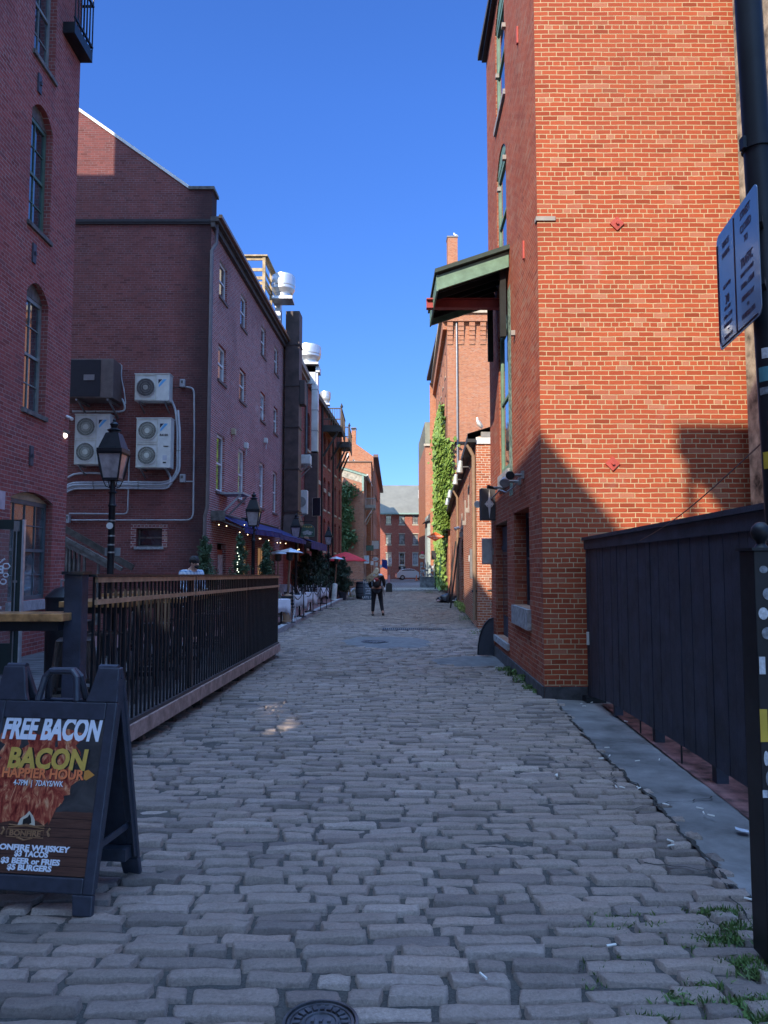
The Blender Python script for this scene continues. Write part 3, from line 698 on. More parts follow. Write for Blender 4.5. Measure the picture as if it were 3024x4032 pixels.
dr = op(f2, (850, 2128), (898, 2290)); dr = (1.2, 2.25, -.15, 2.3); lw = (4.0, 5.4, .8, 2.35); lw2 = (7.0, 8.4, .8, 2.35); dr2 = (9.6, 10.6, -.15, 2.3)
zE = 11.85
t = thing('brick_building', 'dark brick gable-end building carrying the white air conditioners, blue awnings along its side', 'building', (-9, 27, -.25)); L2 = t
m = MB(); wall(m, f2, 0, f2.L, -.25, zE, ops2 + [dr, lw, lw2, dr2])
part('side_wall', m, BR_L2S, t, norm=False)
base_w = op(f2g, (535, 2075), (640, 2155)); base_w = (f2g.uv(537, 2100)[0], f2g.uv(638, 2100)[0], f2g.uv(580, 2152)[1], f2g.uv(580, 2080)[1])
zc = W(811, 744, 21.2).z
def rake(u):
    x = -15.5 + u
    if x > -5.72: return zc
    return min(zc - .05 + (-5.72 - x) * .72, 17.2)
m = MB(); wall(m, f2g, 0, 9.78, -.25, 13, [base_w], top=rake); m.quad(f2g.at(9.78, 0, -.25), f2g.at(10.4, 0, -.25), f2g.at(10.4, 0, zE - .1), f2g.at(9.78, 0, zE - .1))
m.quad((-15.5, 21.2, -.2), (-15.5, 33, -.2), (-15.5, 33, 12), (-15.5, 21.2, 12)); m.quad((-15.5, 33.6, -.2), (l2x(33.6), 33.6, -.2), (l2x(33.6), 33.6, zE), (-15.5, 33.6, zE))
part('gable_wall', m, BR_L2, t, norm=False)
part('parapet_block', MB().box(-5.74, -5.09, 21.19, 21.75, zE - .1, zc - .03), BR_L2, t)
part('parapet_coping', MB().box(-5.8, -5.03, 21.14, 21.8, zc - .03, zc + .06), GREYW, t)
mb = MB(); zr = lambda x: zc - .05 + (-5.72 - x) * .72
mb.prism([(-5.74, 21.17, zr(-5.74)), (-5.74, 21.17, zr(-5.74) + .1), (-11.4, 21.17, zr(-11.4) + .1), (-11.4, 21.17, zr(-11.4))], (0, .35, 0))
part('rake_coping', mb, WHITE, t)
mb = MB(); mb.quad((-5.0, 21.5, zE - .02), (l2x(33.7) + .1, 33.7, zE - .02), (-11.3, 33.7, zE + 4.1), (-11.3, 21.5, zE + 4.1)); mb.quad((-11.3, 21.5, zE + 4.1), (-11.3, 33.7, zE + 4.1), (-15.6, 33.7, zE), (-15.6, 21.5, zE))
part('roof', mb, ROOFD, t)
zb = f2g.uv(600, 873)[1]
part('string_course', MB().fbox(f2g, 0, 10.44, .003, .07, zb - .03, zb + .05).fbox(f2g, 0, 10.4, .003, .05, zb - .09, zb - .03), plain('black_course', (.03, .025, .03), .8), t)
mb = MB(); mb.fbox(f2, -.1, f2.L + .05, .0, .12, zE - .28, zE - .12).fbox(f2, -.12, f2.L + .05, .0, .24, zE - .12, zE + .02); part('cornice', mb, plain('dark_eave', (.09, .075, .07), .8, var=.25), t)
part('gutter', MB().fbox(f2, -.12, f2.L + .05, .24, .34, zE - .03, zE + .07), plain('copper_gutter', (.32, .17, .09), .4, metal=.5), t)
for o in ops2: window(t, f2, o, WHITE, GLASSL if random.random() < .4 else GLASS, 1, 2, plain('brown_sill', (.16, .10, .09), .8), rec=.07, fw=.075, sillh=.09)
window(t, f2g, base_w, GREYW, GLASS, 1, 1, STONE, rec=.2, fw=.04, sillh=.08)
pts = base_w; mb = MB(); mb.fbox(f2g, pts[0] - .16, pts[0] - .005, .002, .012, pts[2] - .05, pts[3] + .12).fbox(f2g, pts[1] + .005, pts[1] + .16, .002, .012, pts[2] - .05, pts[3] + .12).fbox(f2g, pts[0], pts[1], .002, .012, pts[3] + .004, pts[3] + .12)
part('repointed_surround', mb, brick('brick_repointed', (.2, .06, .06), (.28, .08, .075), (.5, .42, .4), msize=.009, stain=.1, squash=1) if False else brick('brick_repointed', (.2, .06, .06), (.28, .08, .075), (.52, .44, .42), msize=.009, stain=.1), t)
d_ = part('door', MB().fbox(f2, dr[0] + .1, dr[1] - .1, -.14, -.09, -.1, 2.1), REDP, t); part('panel', MB().fbox(f2, dr[0] + .4, dr[1] - .12, -.088, -.07, .1, 1.95), plain('marked_white_panel', (.6, .6, .62), .7, var=.25, vscale=9), d_)
part('door', MB().fbox(f2, dr2[0] + .05, dr2[1] - .05, -.14, -.09, -.1, 2.2), plain('brown_door', (.12, .05, .035), .5), t)
for o in (lw, lw2): window(t, f2, o, CREAM, emit('lit_window_glow', (.9, .55, .25), .06), 3, 2, STONE, rec=.08)
# downpipe on its corner
def pipe(parent, pts, r, mat, name='downpipe', n=8, straps=0):
    return part(name, MB().tube(pts, r, n), mat, parent, smooth=True)
pipe(t, [(-4.98, 21.32, zE - .1), (-4.98, 21.32, zE - .7), (-5.06, 21.12, zE - 1.0), (-5.06, 21.12, 3.3), (-5.12, 21.1, 3.0), (-5.12, 21.1, -.1)], .055, plain('brown_pipe', (.13, .10, .10), .5))
# ---- L3 / L4 facade further down on the left
def l3x(y): return -4.57 + .03 * (y - 33.7) if y < 40.65 else -4.3615 + .063 * (y - 40.65)
f3 = F((l3x(33.75), 33.75), (l3x(40.6), 40.6)); ops3 = []
for tl, br, a in (((1153, 1490), (1162, 1617), .3), ((1173, 1513), (1182, 1641), .3), ((1152, 1690), (1162, 1790), .3), ((1173, 1712), (1181, 1800), .3), ((1149, 1920), (1160, 2050), .25), ((1173, 1935), (1181, 2060), .25)):
    ops3.append(op(f3, tl, br, a))
uA = min(o[0] for o in ops3); ops3 = [((1.3 if k % 2 == 0 else 4.3), (2.2 if k % 2 == 0 else 5.2), [8.2, 5.4, 2.75][k // 2], [10.2, 7.4, 4.65][k // 2], .28) for k in range(6)]
L3 = block('brick_building', 'maroon brick building with narrow arched windows beyond the tall brown duct', f3, 9, -.3, 12.0, BR_L3, ops3)
for o in ops3: window(L3, f3, o, WOOD_FR, GLASS, 1, 2, BR_L3, rec=.1, sillh=.1)
part('cornice', MB().fbox(f3, 0, f3.L, .0, .16, 11.75, 11.9).fbox(f3, 0, f3.L, .0, .3, 11.9, 12.16), plain('pale_eave', (.34, .29, .25), .7), L3)
pipe(L3, [f3.at(6.7, .08, 11.8), f3.at(6.7, .08, 0)], .06, plain('slate_pipe', (.16, .17, .19), .5))
f4 = F((l3x(40.65), 40.65), (l3x(57.5), 57.5)); ops4 = []
def u4(px): return f4.uv(px, 2100)[0]
for px in (1212, 1230, 1277, 1294, 1319.5, 1336):
    u = u4(px)
    for z, h in ((8.2, 1.9), (5.3, 1.9), (2.6, 1.9)): ops4.append((u - .55, u + .45, z, z + h, .22))
ops4 = [o for o in ops4 if 0 < o[0] and o[1] < f4.L]
ops4.sort(); keep = []
for o in ops4:
    if all(o[1] < k[0] - .1 or o[0] > k[1] + .1 or k[2] != o[2] for k in keep): keep.append(o)
ops4 = keep
L4 = block('brick_building', 'long maroon brick building carrying the two dark timber balconies', f4, 6.5, -.3, 11.9, BR_L3, ops4)
for o in ops4: window(L4, f4, o, plain('black_frame', (.03, .03, .035), .5), GLASS, 1, 2, BEIGE, rec=.12, sillh=.12)
part('cornice', MB().fbox(f4, 0, f4.L, .0, .22, 11.75, 12.06), plain('brown_eave', (.10, .08, .07), .7), L4)
part('pitched_roof', MB().prism([f4.at(0, 0, 12.06), f4.at(0, -4.9, 15.9), f4.at(0, -6.5, 12.06)], Vector(f4.at(f4.L, 0, 0)) - Vector(f4.at(0, 0, 0))), ROOFD, L4)
for px in (1262, 1307): pipe(L4, [f4.at(u4(px), .07, 11.8), f4.at(u4(px), .07, 0)], .06, BLACK)
m = MB()
for px, py in ((1256, 1900), (1278, 1932), (1295, 1947)):
    u, z = f4.uv(px, py); m.fbox(f4, u - .45, u + .45, .01, .05, z - .12, z + .12)
part('wall_plates', m, BEIGE, L4)
# ---- L5: shingled green-trimmed building and its long stucco side
x5 = W(1431, 2200, 66).x; f5 = F((x5, 66), (W(1478, 2200, 94).x, 94.0)); f5g = F((x5 - 5, 66), (x5, 66))
t = thing('shingled_building', 'pale shingled and peach brick building with green trim and a monopitch roof', 'building', (x5 - 2.5, 72, -.3)); L5 = t
zr5 = W(1431, 1868, 66).z; zl5 = zr5 + 1.55
og = [(f5g.uv(1362, 2000)[0] - .9, f5g.uv(1389, 2000)[0], f5g.uv(1380, 1975)[1], f5g.uv(1380, 1915)[1])]
m = MB(); wall(m, f5g, 0, 5, -.3, zl5, og, top=lambda u: zr5 - .1 + (5 - u) * .31); part('gable_wall', m, BR_L5, t, norm=False)
window(t, f5g, og[0], GREEN, GLASSL, 2, 1, None)
zs = f5g.uv(1400, 1890)[1]
m = MB(); m.prism([f5g.at(2.9, .02, zs + .35), f5g.at(4.95, .02, zs - .3), f5g.at(4.95, .02, zr5 - .1), f5g.at(0, .02, zl5 - .1), f5g.at(0, .02, zs + .3)], (0, .018, 0)); part('shingle_cladding', m, SHINGLE, t)
m = MB(); m.prism([f5g.at(5.25, .1, zr5 - .2), f5g.at(5.25, .1, zr5 + .02), f5g.at(-.2, .1, zl5 + .1), f5g.at(-.2, .1, zl5 - .12)], (0, .2, 0)); m.fbox(f5g, 4.85, 5.02, .003, .06, zs - 1, zr5 - .1); part('trim', m, COPPER, t)
ops5 = [(1.2, 2.2, 8.0, 9.4), (3.0, 4.0, 8.0, 9.4)]
for k in range(8):
    for z in (2.9, 5.4): ops5.append((1 + k * 3.1, 1.9 + k * 3.1, z, z + 1.5))
    ops5.append((1 + k * 3.1, 2.1 + k * 3.1, .2, 2.1))
ops5 = [o for o in ops5 if o[1] < f5.L]
m = MB(); wall(m, f5, 0, f5.L, -.3, zr5 - .1, ops5); part('side_wall', m, STUCCO, t, norm=False)
for o in ops5: window(t, f5, o, plain('dark_green_frame', (.03, .045, .04), .5), GLASS, 1, 2, None, rec=.08)
m = MB(); m.add([f5g.at(5.3, .15, zr5), f5.at(f5.L, .35, zr5), f5.at(f5.L, -6, zl5 + .3), f5g.at(-1, .15, zl5 + .3)], [(0, 1, 2, 3)]); part('roof', m, ROOF, t)
part('gutter', MB().fbox(f5, -.1, 9, .25, .4, zr5 - .12, zr5 + .02), WHITE, t)
# ---- L6: tall orange gable with chimney
f6g = F((-9, 78), (W(1470, 2000, 78).x, 78)); e6 = f6g.uv(1470, 1797)[1]; c6 = f6g.uv(1385, 1736)
t = thing('brick_building', 'tall sunlit orange brick gable building with a tall chimney on its slope', 'building', (-5, 85, -.3)); L6 = t
xg = f6g.L; sl6 = (c6[1] - e6) / (xg - c6[0]); ow = (f6g.uv(1388, 1810)[0], f6g.uv(1397, 1810)[0], f6g.uv(1390, 1822)[1], f6g.uv(1390, 1809)[1])
m = MB(); wall(m, f6g, 0, xg, -.3, e6, [ow], top=lambda u: e6 + (xg - u) * sl6); part('gable_wall', m, BR_R3, t, norm=False)
window(t, f6g, ow, WHITE, GLASS, 1, 1, None, rec=.05)
f6 = F((f6g.at(xg, 0, 0)[0], 78), (W(1497, 2200, 116).x, 116)); ops6 = [(2 + k * 2.6, 3.0 + k * 2.6, z, z + 1.7) for k in range(13) for z in (3.2, 6.4, 9.6)]
m = MB(); wall(m, f6, 0, f6.L, -.3, e6, ops6); part('side_wall', m, BR_R3, t, norm=False)
m = MB(); 
for o in ops6: m.fbox(f6, o[0] + .03, o[1] - .03, -.15, -.1, o[2], o[3])
part('window_panes', m, GLASS, t)
m = MB().fbox(f6, -.1, f6.L, 0, .5, e6 - .1, e6 + .2); part('cornice', m, plain('cornice_brown', (.16, .10, .09), .7), t)
m = MB(); m.quad(f6g.at(xg, 0, e6), f6.at(f6.L, 0, e6), f6.at(f6.L, -8, e6 + 8 * sl6), f6g.at(xg - 8, 0, e6 + 8 * sl6)); part('roof', m, ROOFD, t)
cx0, cx1 = W(1385, 1700, 79).x, W(1402, 1700, 79).x; zt = W(1390, 1700, 79).z
part('chimney', MB().box(cx0, cx1, 78.3, 79.3, 12, zt), BR_R3, t); m = MB()
for k in range(4): m.box(cx0 + .02 + k * .13, cx0 + .08 + k * .13, 78.3, 79.3, zt, zt + .25)
m.box(cx0 - .05, cx1 + .05, 78.2, 79.4, zt + .25, zt + .33); part('chimney_cap', m, plain('slate_cap', (.2, .2, .24), .6), t)
xb = W(1461, 1900, 71.5).x; zt = W(1461, 1820, 71.5).z
t = thing('brick_building', 'flat-topped orange brick block between the shingled roof and the tall gable', 'building', (xb - 3, 74, -.3))
part('wall', MB().box(-9, xb, 71.5, 77.8, -.3, zt), BR_R3, t); part('coping', MB().box(-9.1, xb + .1, 71.4, 77.85, zt, zt + .12), plain('brown_coping', (.2, .13, .1), .8), t)
part('roof_vent', MB().box(W(1365, 1800, 72).x, W(1372, 1800, 72).x, 72, 72.3, zt + .1, zt + 1), WHITE, t)
# ---- E: long building closing the street
Ye = 118.0; fe = F((W(1440, 2200, Ye).x, Ye), (W(1700, 2200, Ye).x, Ye)); ze = W(1600, 2022, Ye).z
opsE = [(fe.uv(a, 2100)[0], fe.uv(b, 2100)[0], fe.uv(1580, y1)[1], fe.uv(1580, y0)[1]) for a, b in ((1519, 1541), (1571, 1594), (1624, 1646)) for y0, y1 in ((2030, 2064), (2103, 2143), (2177, 2225))]
E = block('brick_building', 'red brick building closing the street under a wide pale grey roof', fe, 10, -.4, ze, BR_E, opsE, roof=False)
for o in opsE: window(E, fe, o, WHITE if o[2] < 5 else plain('dark_sash', (.08, .08, .08), .5), GLASSL if random.random() < .5 else GLASS, 3, 3, BEIGE, lintel=BEIGE, rec=.1, sillh=.2, fw=.08)
zr_ = W(1600, 1911, Ye + 6).z
m = MB(); m.add([fe.at(-3, .3, ze), fe.at(fe.L + 3, .3, ze), fe.at(fe.L + 3, -6, zr_), fe.at(-3, -6, zr_), fe.at(-3, -12, ze), fe.at(fe.L + 3, -12, ze)], [(0, 1, 2, 3), (3, 2, 5, 4)]); part('roof', m, plain('pale_grey_roof', (.20, .195, .16), .9, var=.1, vscale=.6), E)
part('gutter', MB().fbox(fe, -3, fe.L + 3, .3, .5, ze - .15, ze + .08), COPPER, E)
part('vent_pipe', MB().tube([W(1651, 1962, Ye + 2.5), W(1651, 1930, Ye + 2.5)], .16), WHITE, E)
# ---- right side: R4 far, clapboard bay
Y4 = 92.0; x4 = W(1676, 2100, Y4).x; f4r = F((x4, Y4), (x4 + 6, Y4))
t = thing('brick_building', 'orange brick building with limestone lintels and a grey mansard, behind the ivy', 'building', (x4 + 3, Y4 + 4, -.4))
z4b = W(1690, 1752, Y4).z; z4t = W(1690, 1656, Y4).z
ops4r = [(f4r.uv(1706, y0)[0], f4r.uv(1706, y0)[0] + 1.3, f4r.uv(1700, y1)[1], f4r.uv(1700, y0)[1]) for y0, y1 in ((1783, 1824), (1858, 1910), (1948, 1998), (2040, 2095))]
m = MB(); wall(m, f4r, 0, 6, -.4, z4b, ops4r); m.quad(f4r.at(0, 0, -.4), f4r.at(0, -18, -.4), f4r.at(0, -18, z4b), f4r.at(0, 0, z4b)); m.quad(f4r.at(6, 0, -.4), f4r.at(6, -18, -.4), f4r.at(6, -18, z4b), f4r.at(6, 0, z4b)); part('wall', m, BR_R3, t, norm=False)
for o in ops4r: window(t, f4r, o, WHITE, GLASS, 1, 2, BEIGE, lintel=BEIGE, rec=.1, sillh=.15)
m = MB(); m.add([f4r.at(0, 0, z4b), f4r.at(6, 0, z4b), f4r.at(6, -1.0, z4t), f4r.at(0, -1.0, z4t), f4r.at(0, -18, z4b), f4r.at(0, -18, z4t), f4r.at(6, -18, z4t)], [(0, 1, 2, 3), (0, 3, 5, 4), (3, 2, 6, 5)]); part('mansard_roof', m, plain('mossy_slate', (.20, .19, .13), .9, var=.2, vscale=.8), t)
part('cornice', MB().fbox(f4r, -.2, 6, 0, .25, z4b - .15, z4b + .12), BEIGE, t)
Yb = 74.0; xb0 = W(1683, 2150, Yb).x
t = thing('clapboard_bay', 'grey-green clapboard house front with a curved dark roof beside the ivy', 'house', (xb0 + 1, Yb, -.3))
zb_ = W(1700, 2035, Yb).z
m = MB(); k = -.3
while k < zb_: m.box(xb0, xb0 + 2.4, Yb - .01 * ((k * 7) % 1), Yb + 4, k, k + .15); k += .152
part('wall', m, CLAPB, t)
m = MB(); P = [(xb0 - .35, zb_ - .55), (xb0 - .1, zb_ - .35), (xb0 + .05, zb_ - .1), (xb0 + .15, zb_ + .25), (xb0 + .5, zb_ + .5), (xb0 + 2.6, zb_ + .5), (xb0 + 2.6, zb_ - .05), (xb0 + .1, zb_ - .4)]
m.prism([(x, Yb - .3, z) for x, z in P], (0, 4.2, 0)); part('roof', m, plain('dark_slate', (.08, .08, .085), .7), t)
m = MB()
for z in (1.2, 4.2): m.box(xb0 + .3, xb0 + .42, Yb - .06, Yb - .02, z, z + 2.2).box(xb0 + .9, xb0 + 1.02, Yb - .06, Yb - .02, z, z + 2.2).box(xb0 + .3, xb0 + 1.02, Yb - .06, Yb - .02, z + 2.2, z + 2.3)
part('window_trim', m, WHITE, t)
# ---- R3: tall corbelled building with the gull chimney
Y3 = 51.5; x3 = W(1766, 2200, Y3).x; f3r = F((x3, Y3), (x3 + .03 * 20, Y3 + 20), -1); f3f = F((x3, Y3), (x3 + 9, Y3))
z3 = W(1850, 1232, Y3).z
R3 = thing('brick_building', 'tall sunlit brick building with corbelled eaves, ivy on its street side', 'building', (x3 + 4, Y3 + 8, -.3))
ops3r = [(2.2 + k * 3.2, 3.2 + k * 3.2, z, z + 1.9) for k in range(5) for z in (6, 9.2, 12.4, 15.6)]
m = MB(); wall(m, f3f, 0, 9, -.3, z3, []); wall(m, f3r, 0, 20, -.3, z3, ops3r); m.quad((x3, Y3 + 20, -.3), (x3 + 9, Y3 + 20, -.3), (x3 + 9, Y3 + 20, z3), (x3, Y3 + 20, z3)); m.quad((x3 + 9, Y3, -.3), (x3 + 9, Y3 + 20, -.3), (x3 + 9, Y3 + 20, z3), (x3 + 9, Y3, z3)); part('wall', m, BR_R3, R3, norm=False)
for o in ops3r: window(R3, f3r, o, BLACK, GLASS, 1, 2, BEIGE, rec=.1)
m = MB()
for k in range(9):
    u = .0 + k * .78
    for j in range(5): m.fbox(f3f, u + .0, u + .40, .002, .06 + .05 * j, z3 - 2.3 + j * .32, z3 - 2.3 + (j + 1) * .32)
m.fbox(f3f, -.3, 9, .002, .34, z3 - .7, z3 - .15); m.fbox(f3r, 0, 20, .002, .3, z3 - 1.2, z3 - .1); part('corbels', m, BR_R3, R3)
part('cornice', MB().fbox(f3f, -.5, 9, .0, .5, z3 - .15, z3 + .2).fbox(f3r, -.5, 20, 0, .5, z3 - .15, z3 + .21), BEIGE, R3)
part('roof', MB().box(x3 - .3, x3 + 9.2, Y3 + .2, Y3 + 20, z3 + .2, z3 + .5), ROOFD, R3)
xc0, xc1 = W(1763, 1000, 55).x, W(1802, 1000, 55).x; zc3 = W(1780, 934, 55).z
part('chimney', MB().box(xc0, xc1, 55, 55.9, z3, zc3), BR_R3, R3); part('chimney_cap', MB().box(xc0 - .05, xc1 + .03, 54.95, 55.95, zc3, zc3 + .1), plain('grey_cap', (.25, .25, .26), .8), R3)
part('chimney_base', MB().box(xc0 - .01, xc1 + .01, 54.97, 55.93, z3, W(1780, 1042, 55).z), BEIGE, R3)
pp = f3f.uv(1801, 1800)[0]; pipe(R3, [f3f.at(pp, .12, z3 - .4), f3f.at(pp, .12, 5)], .07, GREY)
part('bracket', MB().fbox(f3f, pp - 1.0, pp + .7, .05, .12, f3f.uv(1790, 1748)[1], f3f.uv(1790, 1740)[1]), BLACK, R3)
# ---- R2: low bright brick building
def r2x(y): return 2.76 + .0626 * (y - 22)
f2r = F((r2x(22), 22), (r2x(51.4), 51.4), -1); f2f = F((r2x(22), 22), (r2x(22) + 7, 22)); z2 = W(1860, 1722, 22).z
R2 = thing('brick_building', 'low bright orange brick building with a lean-to black eave and floodlights', 'building', (6, 36, -.25))
# a dark archway recess with plank doors, further openings
ar = (8.9, 11.2, -.25, 2.1, .7); dr3 = (15.0, 16.2, -.25, 2.4, .2)
m = MB(); wall(m, f2r, 0, f2r.L, -.25, z2, [ar, dr3]); wall(m, f2f, 0, 7, -.25, z2, [], top=lambda u: z2 + .3 * u)
m.quad(f2f.at(7, 0, -.25), f2f.at(7, -29, -.25), f2f.at(7, -29, z2 + 2.1), f2f.at(7, 0, z2 + 2.1)); part('wall', m, BR_R2, R2, norm=False)
part('plank_door', MB().fbox(f2r, ar[0], ar[1], -.18, -.13, -.25, 2.8), plain('dark_plank', (.05, .035, .03), .8), R2); part('plank_door', MB().fbox(f2r, dr3[0], dr3[1], -.18, -.13, -.25, 2.6), plain('dark_plank', (.05, .035, .03), .8), R2)
m = MB(); m.add([f2r.at(-.1, .25, z2 - .05), f2r.at(f2r.L, .25, z2 - .05), f2r.at(f2r.L, .25, z2 + .1), f2r.at(-.1, .25, z2 + .1), f2r.at(f2r.L, -6.5, z2 + 2.1), f2r.at(-.1, -6.5, z2 + 2.1)], [(0, 1, 2, 3), (3, 2, 4, 5)]); part('roof', m, ROOFD, R2)
part('eave', MB().fbox(f2r, -.1, f2r.L, .003, .26, z2 - .16, z2 - .06), plain('black_eave', (.02, .02, .022), .6), R2)
part('coping', MB().fbox(f2f, .15, 7, -.2, .05, z2 + .0, z2 + .16), plain('grey_coping', (.3, .29, .28), .8), R2); part('fascia', MB().fbox(f2f, .0, 7, .003, .04, z2 - .2, z2 - .0), WHITE, R2)
GOLDP = plain('brown_pipe2', (.30, .20, .13), .45)
for u in (.12, 13.6): pipe(R2, [f2r.at(u, .25, z2 - .2), f2r.at(u, .07, z2 - .55), f2r.at(u, .07, 0)], .06, GOLDP)
pipe(R2, [f2r.at(.6, .06, 2.9), f2r.at(.6, .06, .2)], .03, GOLDP, 'conduit'); pipe(R2, [f2r.at(.12, .15, .85), f2f.at(.9, .1, .9)], .035, BLACK, 'rail'); pipe(R2, [f2r.at(.12, .15, .45), f2f.at(.9, .1, .48)], .025, GOLDP, 'rail')
part('meter_box', MB().fbox(f2r, 1.6, 1.85, .003, .12, 1.2, 2.15), GREY, R2); part('meter_box', MB().fbox(f2r, 2.3, 2.6, .003, .12, 1.75, 1.95), OFFW, R2)
for u, z in ((4.0, 4.2), (6.5, 3.9), (9.5, 3.6)): part('anchor_strap', MB().fbox(f2r, u, u + .1, .003, .05, z - .6, z + .25).fbox(f2r, u - .02, u + .12, .003, .14, z - .72, z - .55), plain('rust_grey', (.33, .30, .27), .7), R2)
# ---- R1: tall orange brick building, near right
def r1x(y): return 2.14 + .0244 * (y - 10)
f1r = F((r1x(10), 10), (r1x(15.7), 15.7), -1); f1f = F((r1x(10), 10), (r1x(10) + 6.5, 10)); zt1 = 12.9
w3 = op(f1r, (1967, 1235), (2006, 1840)); w3 = (f1r.uv(2006, 1800)[0], f1r.uv(1967, 1700)[0], f1r.uv(2005, 1845)[1], f1r.uv(2005, 1230)[1], .2)
w2 = (w3[0], w3[1], f1r.uv(2006, 985)[1], f1r.uv(2006, 985)[1] + 2.1, .3); w1 = (w3[0], w3[1], f1r.uv(1993, 330)[1], f1r.uv(1993, 330)[1] + 2.0, .3)
print('R1', w3, w2, w1)
wg = (f1r.uv(2085, 2200)[0], f1r.uv(2026, 2200)[0], f1r.uv(2088, 2400)[1], f1r.uv(2080, 1995)[1]); dg = (f1r.uv(1999, 2300)[0], f1r.uv(1953, 2300)[0], f1r.uv(1999, 2530)[1], f1r.uv(1996, 2048)[1])
R1 = thing('brick_building', 'tall orange brick building filling the right side with a green loading canopy', 'building', (5, 13, -.25))
m = MB(); wall(m, f1r, 0, f1r.L, -.3, zt1, [w3, w2, w1, wg, dg], rev=.28); part('side_wall', m, BR_R1S, R1, norm=False)
m = MB(); wall(m, f1f, 0, 6.5, -.3, zt1, []); m.quad((r1x(15.7), 15.7, -.3), (8.6, 15.7, -.3), (8.6, 15.7, zt1), (r1x(15.7), 15.7, zt1)); m.quad((8.6, 10, -.3), (8.6, 15.7, -.3), (8.6, 15.7, zt1), (8.6, 10, zt1)); part('front_wall', m, BR_R1, R1, norm=False)
part('roof', MB().box(2.1, 8.7, 9.95, 15.8, zt1, zt1 + .12), ROOFD, R1); part('gutter', MB().fbox(f1r, -.1, f1r.L, .003, .1, zt1 - .12, zt1 + .06), BLACK, R1)
for o in (w3, w2, w1): window(R1, f1r, o, GREEN, GLASS, 1, 2, STONE, rec=.03, fw=.12, sillh=.28 if o is w3 else .1)
m = MB(); m.fbox(f1r, w3[0] - .36, w3[0] - .004, .002, .006, w3[2] - .5, w3[3] + .45); part('painted_brick_strip', m, plain('flaking_green', (.24, .33, .25), .8, var=.5, vscale=14, bump=.5), R1)
window(R1, f1r, wg, BLACKW, GLASS, 1, 2, None, rec=.2, fw=.08); part('sill', MB().fbox(f1r, wg[0] - .08, wg[1] + .04, -.26, .06, wg[2] - .3, wg[2] - .003), STONE, R1)
dd = part('door', MB().fbox(f1r, dg[0] + .02, dg[1] - .02, -.2, -.14, dg[2], dg[3] - .05).fbox(f1r, dg[0] + .02, dg[1] - .02, -.139, -.12, dg[3] - .5, dg[3] - .42), BLACKW, R1)
part('pane', MB().fbox(f1r, dg[0] + .15, dg[1] - .15, -.138, -.13, dg[2] + .4, dg[3] - .55), GLASS, dd)
part('threshold', MB().fbox(f1r, dg[0] - .15, dg[1] + .1, -.26, .05, dg[2] - .12, dg[2] - .003), STONE, R1)
m = MB(); m.fbox(f1r, 0, f1r.L, .002, .03, -.3, -.02); part('plinth', m, plain('sooty_render', (.07, .07, .08), .9, var=.3), R1)
m = MB(); m.fbox(f1f, 0, .75, .002, .02, -.3, -.02); part('plinth', m, plain('sooty_render', (.07, .07, .08), .9, var=.3), R1)
REDPL = plain('red_plate', (.45, .07, .05), .6)
for px, py in ((2428, 882), (2411, 1826)):
    u, z = f1f.uv(px, py); p = part('tie_plate', MB().prism([f1f.at(u - .1, .003, z), f1f.at(u, .003, z - .1), f1f.at(u + .1, .003, z), f1f.at(u, .003, z + .1)], (0, -.02, 0)), REDPL, R1); part('bolt', MB().lathe([(.022, 0), (.022, .03)], f1f.at(u, .022, z), 6, ax='y'), REDPL, p)
for px, py in ((2065, 985), (2040, 140)):
    u, z = f1r.uv(px, py); part('tie_plate', MB().fbox(f1r, u - .03, u + .03, .003, .03, z - .14, z + .14), REDPL, R1)
u, z = f1f.uv(2112, 862); part('corner_strap', MB().fbox(f1f, -.02, .25, .003, .02, z - .03, z + .03).fbox(f1r, -.02, .1, .003, .02, z - .03, z + .03), plain('rust_grey', (.33, .30, .27), .7), R1)
for px, py, dx in ((1990, 100, 0), (1965, 300, 0), (1993, 620, 0), (1972, 745, 0), (2028, 1310, 0)):
    u, z = f1r.uv(px, py); part('shutter_pin', MB().fbox(f1r, u - .04, u + .04, .003, .07, z - .05, z + .03), plain('rust_grey', (.33, .30, .27), .7), R1)
# green hoist canopy with red beam
yn, yf = 12.65, 14.6; xw = r1x(13); xo = .95; zi = W(2005, 985, yn).z; zo = W(1720, 1080, yn).z; sl = (zi - zo) / (xw - xo)
cnp = part('canopy', MB().prism([(xo - .06, yn - .08, zo + .0), (xw + .05, yn - .08, zi + .02), (xw + .05, yn - .08, zi + .1), (xo - .06, yn - .08, zo + .07)], (0, yf - yn + .16, 0)), plain('canopy_shingle', (.05, .07, .06), .9), R1)
m = MB(); m.prism([(xo, yn, zo - .28), (xw - .02, yn, zi - .30), (xw - .02, yn, zi - .02), (xo, yn, zo - .02)], (0, .05, 0)); m.prism([(xo, yf - .05, zo - .28), (xw, yf - .05, zi - .30), (xw, yf - .05, zi - .02), (xo, yf - .05, zo - .02)], (0, .05, 0))
m.box(xo - .03, xo, yn, yf, zo - .30, zo - .01); part('fascia', m, GREEN, cnp)
m = MB()
for k in range(6): m.bar((xo + .03, yn + .1 + k * .34, zo - .12), (xw, yn + .1 + k * .34, zi - .13), .05, .1)
m.bar((xw - .1, yn + .2, zi - .3), (xw - .1, yn + .2, zi - 1.5), .1, .1); m.bar((xw - .1, yf - .2, zi - .3), (xw - .1, yf - .2, zi - 1.5), .1, .1)
part('rafters', m, plain('dark_rafter', (.02, .02, .02), .9), cnp)
ym = 13.6; zb1, zb0 = W(1690, 1178, ym).z, W(1690, 1216, ym).z; xbm = W(1679, 1200, ym).x
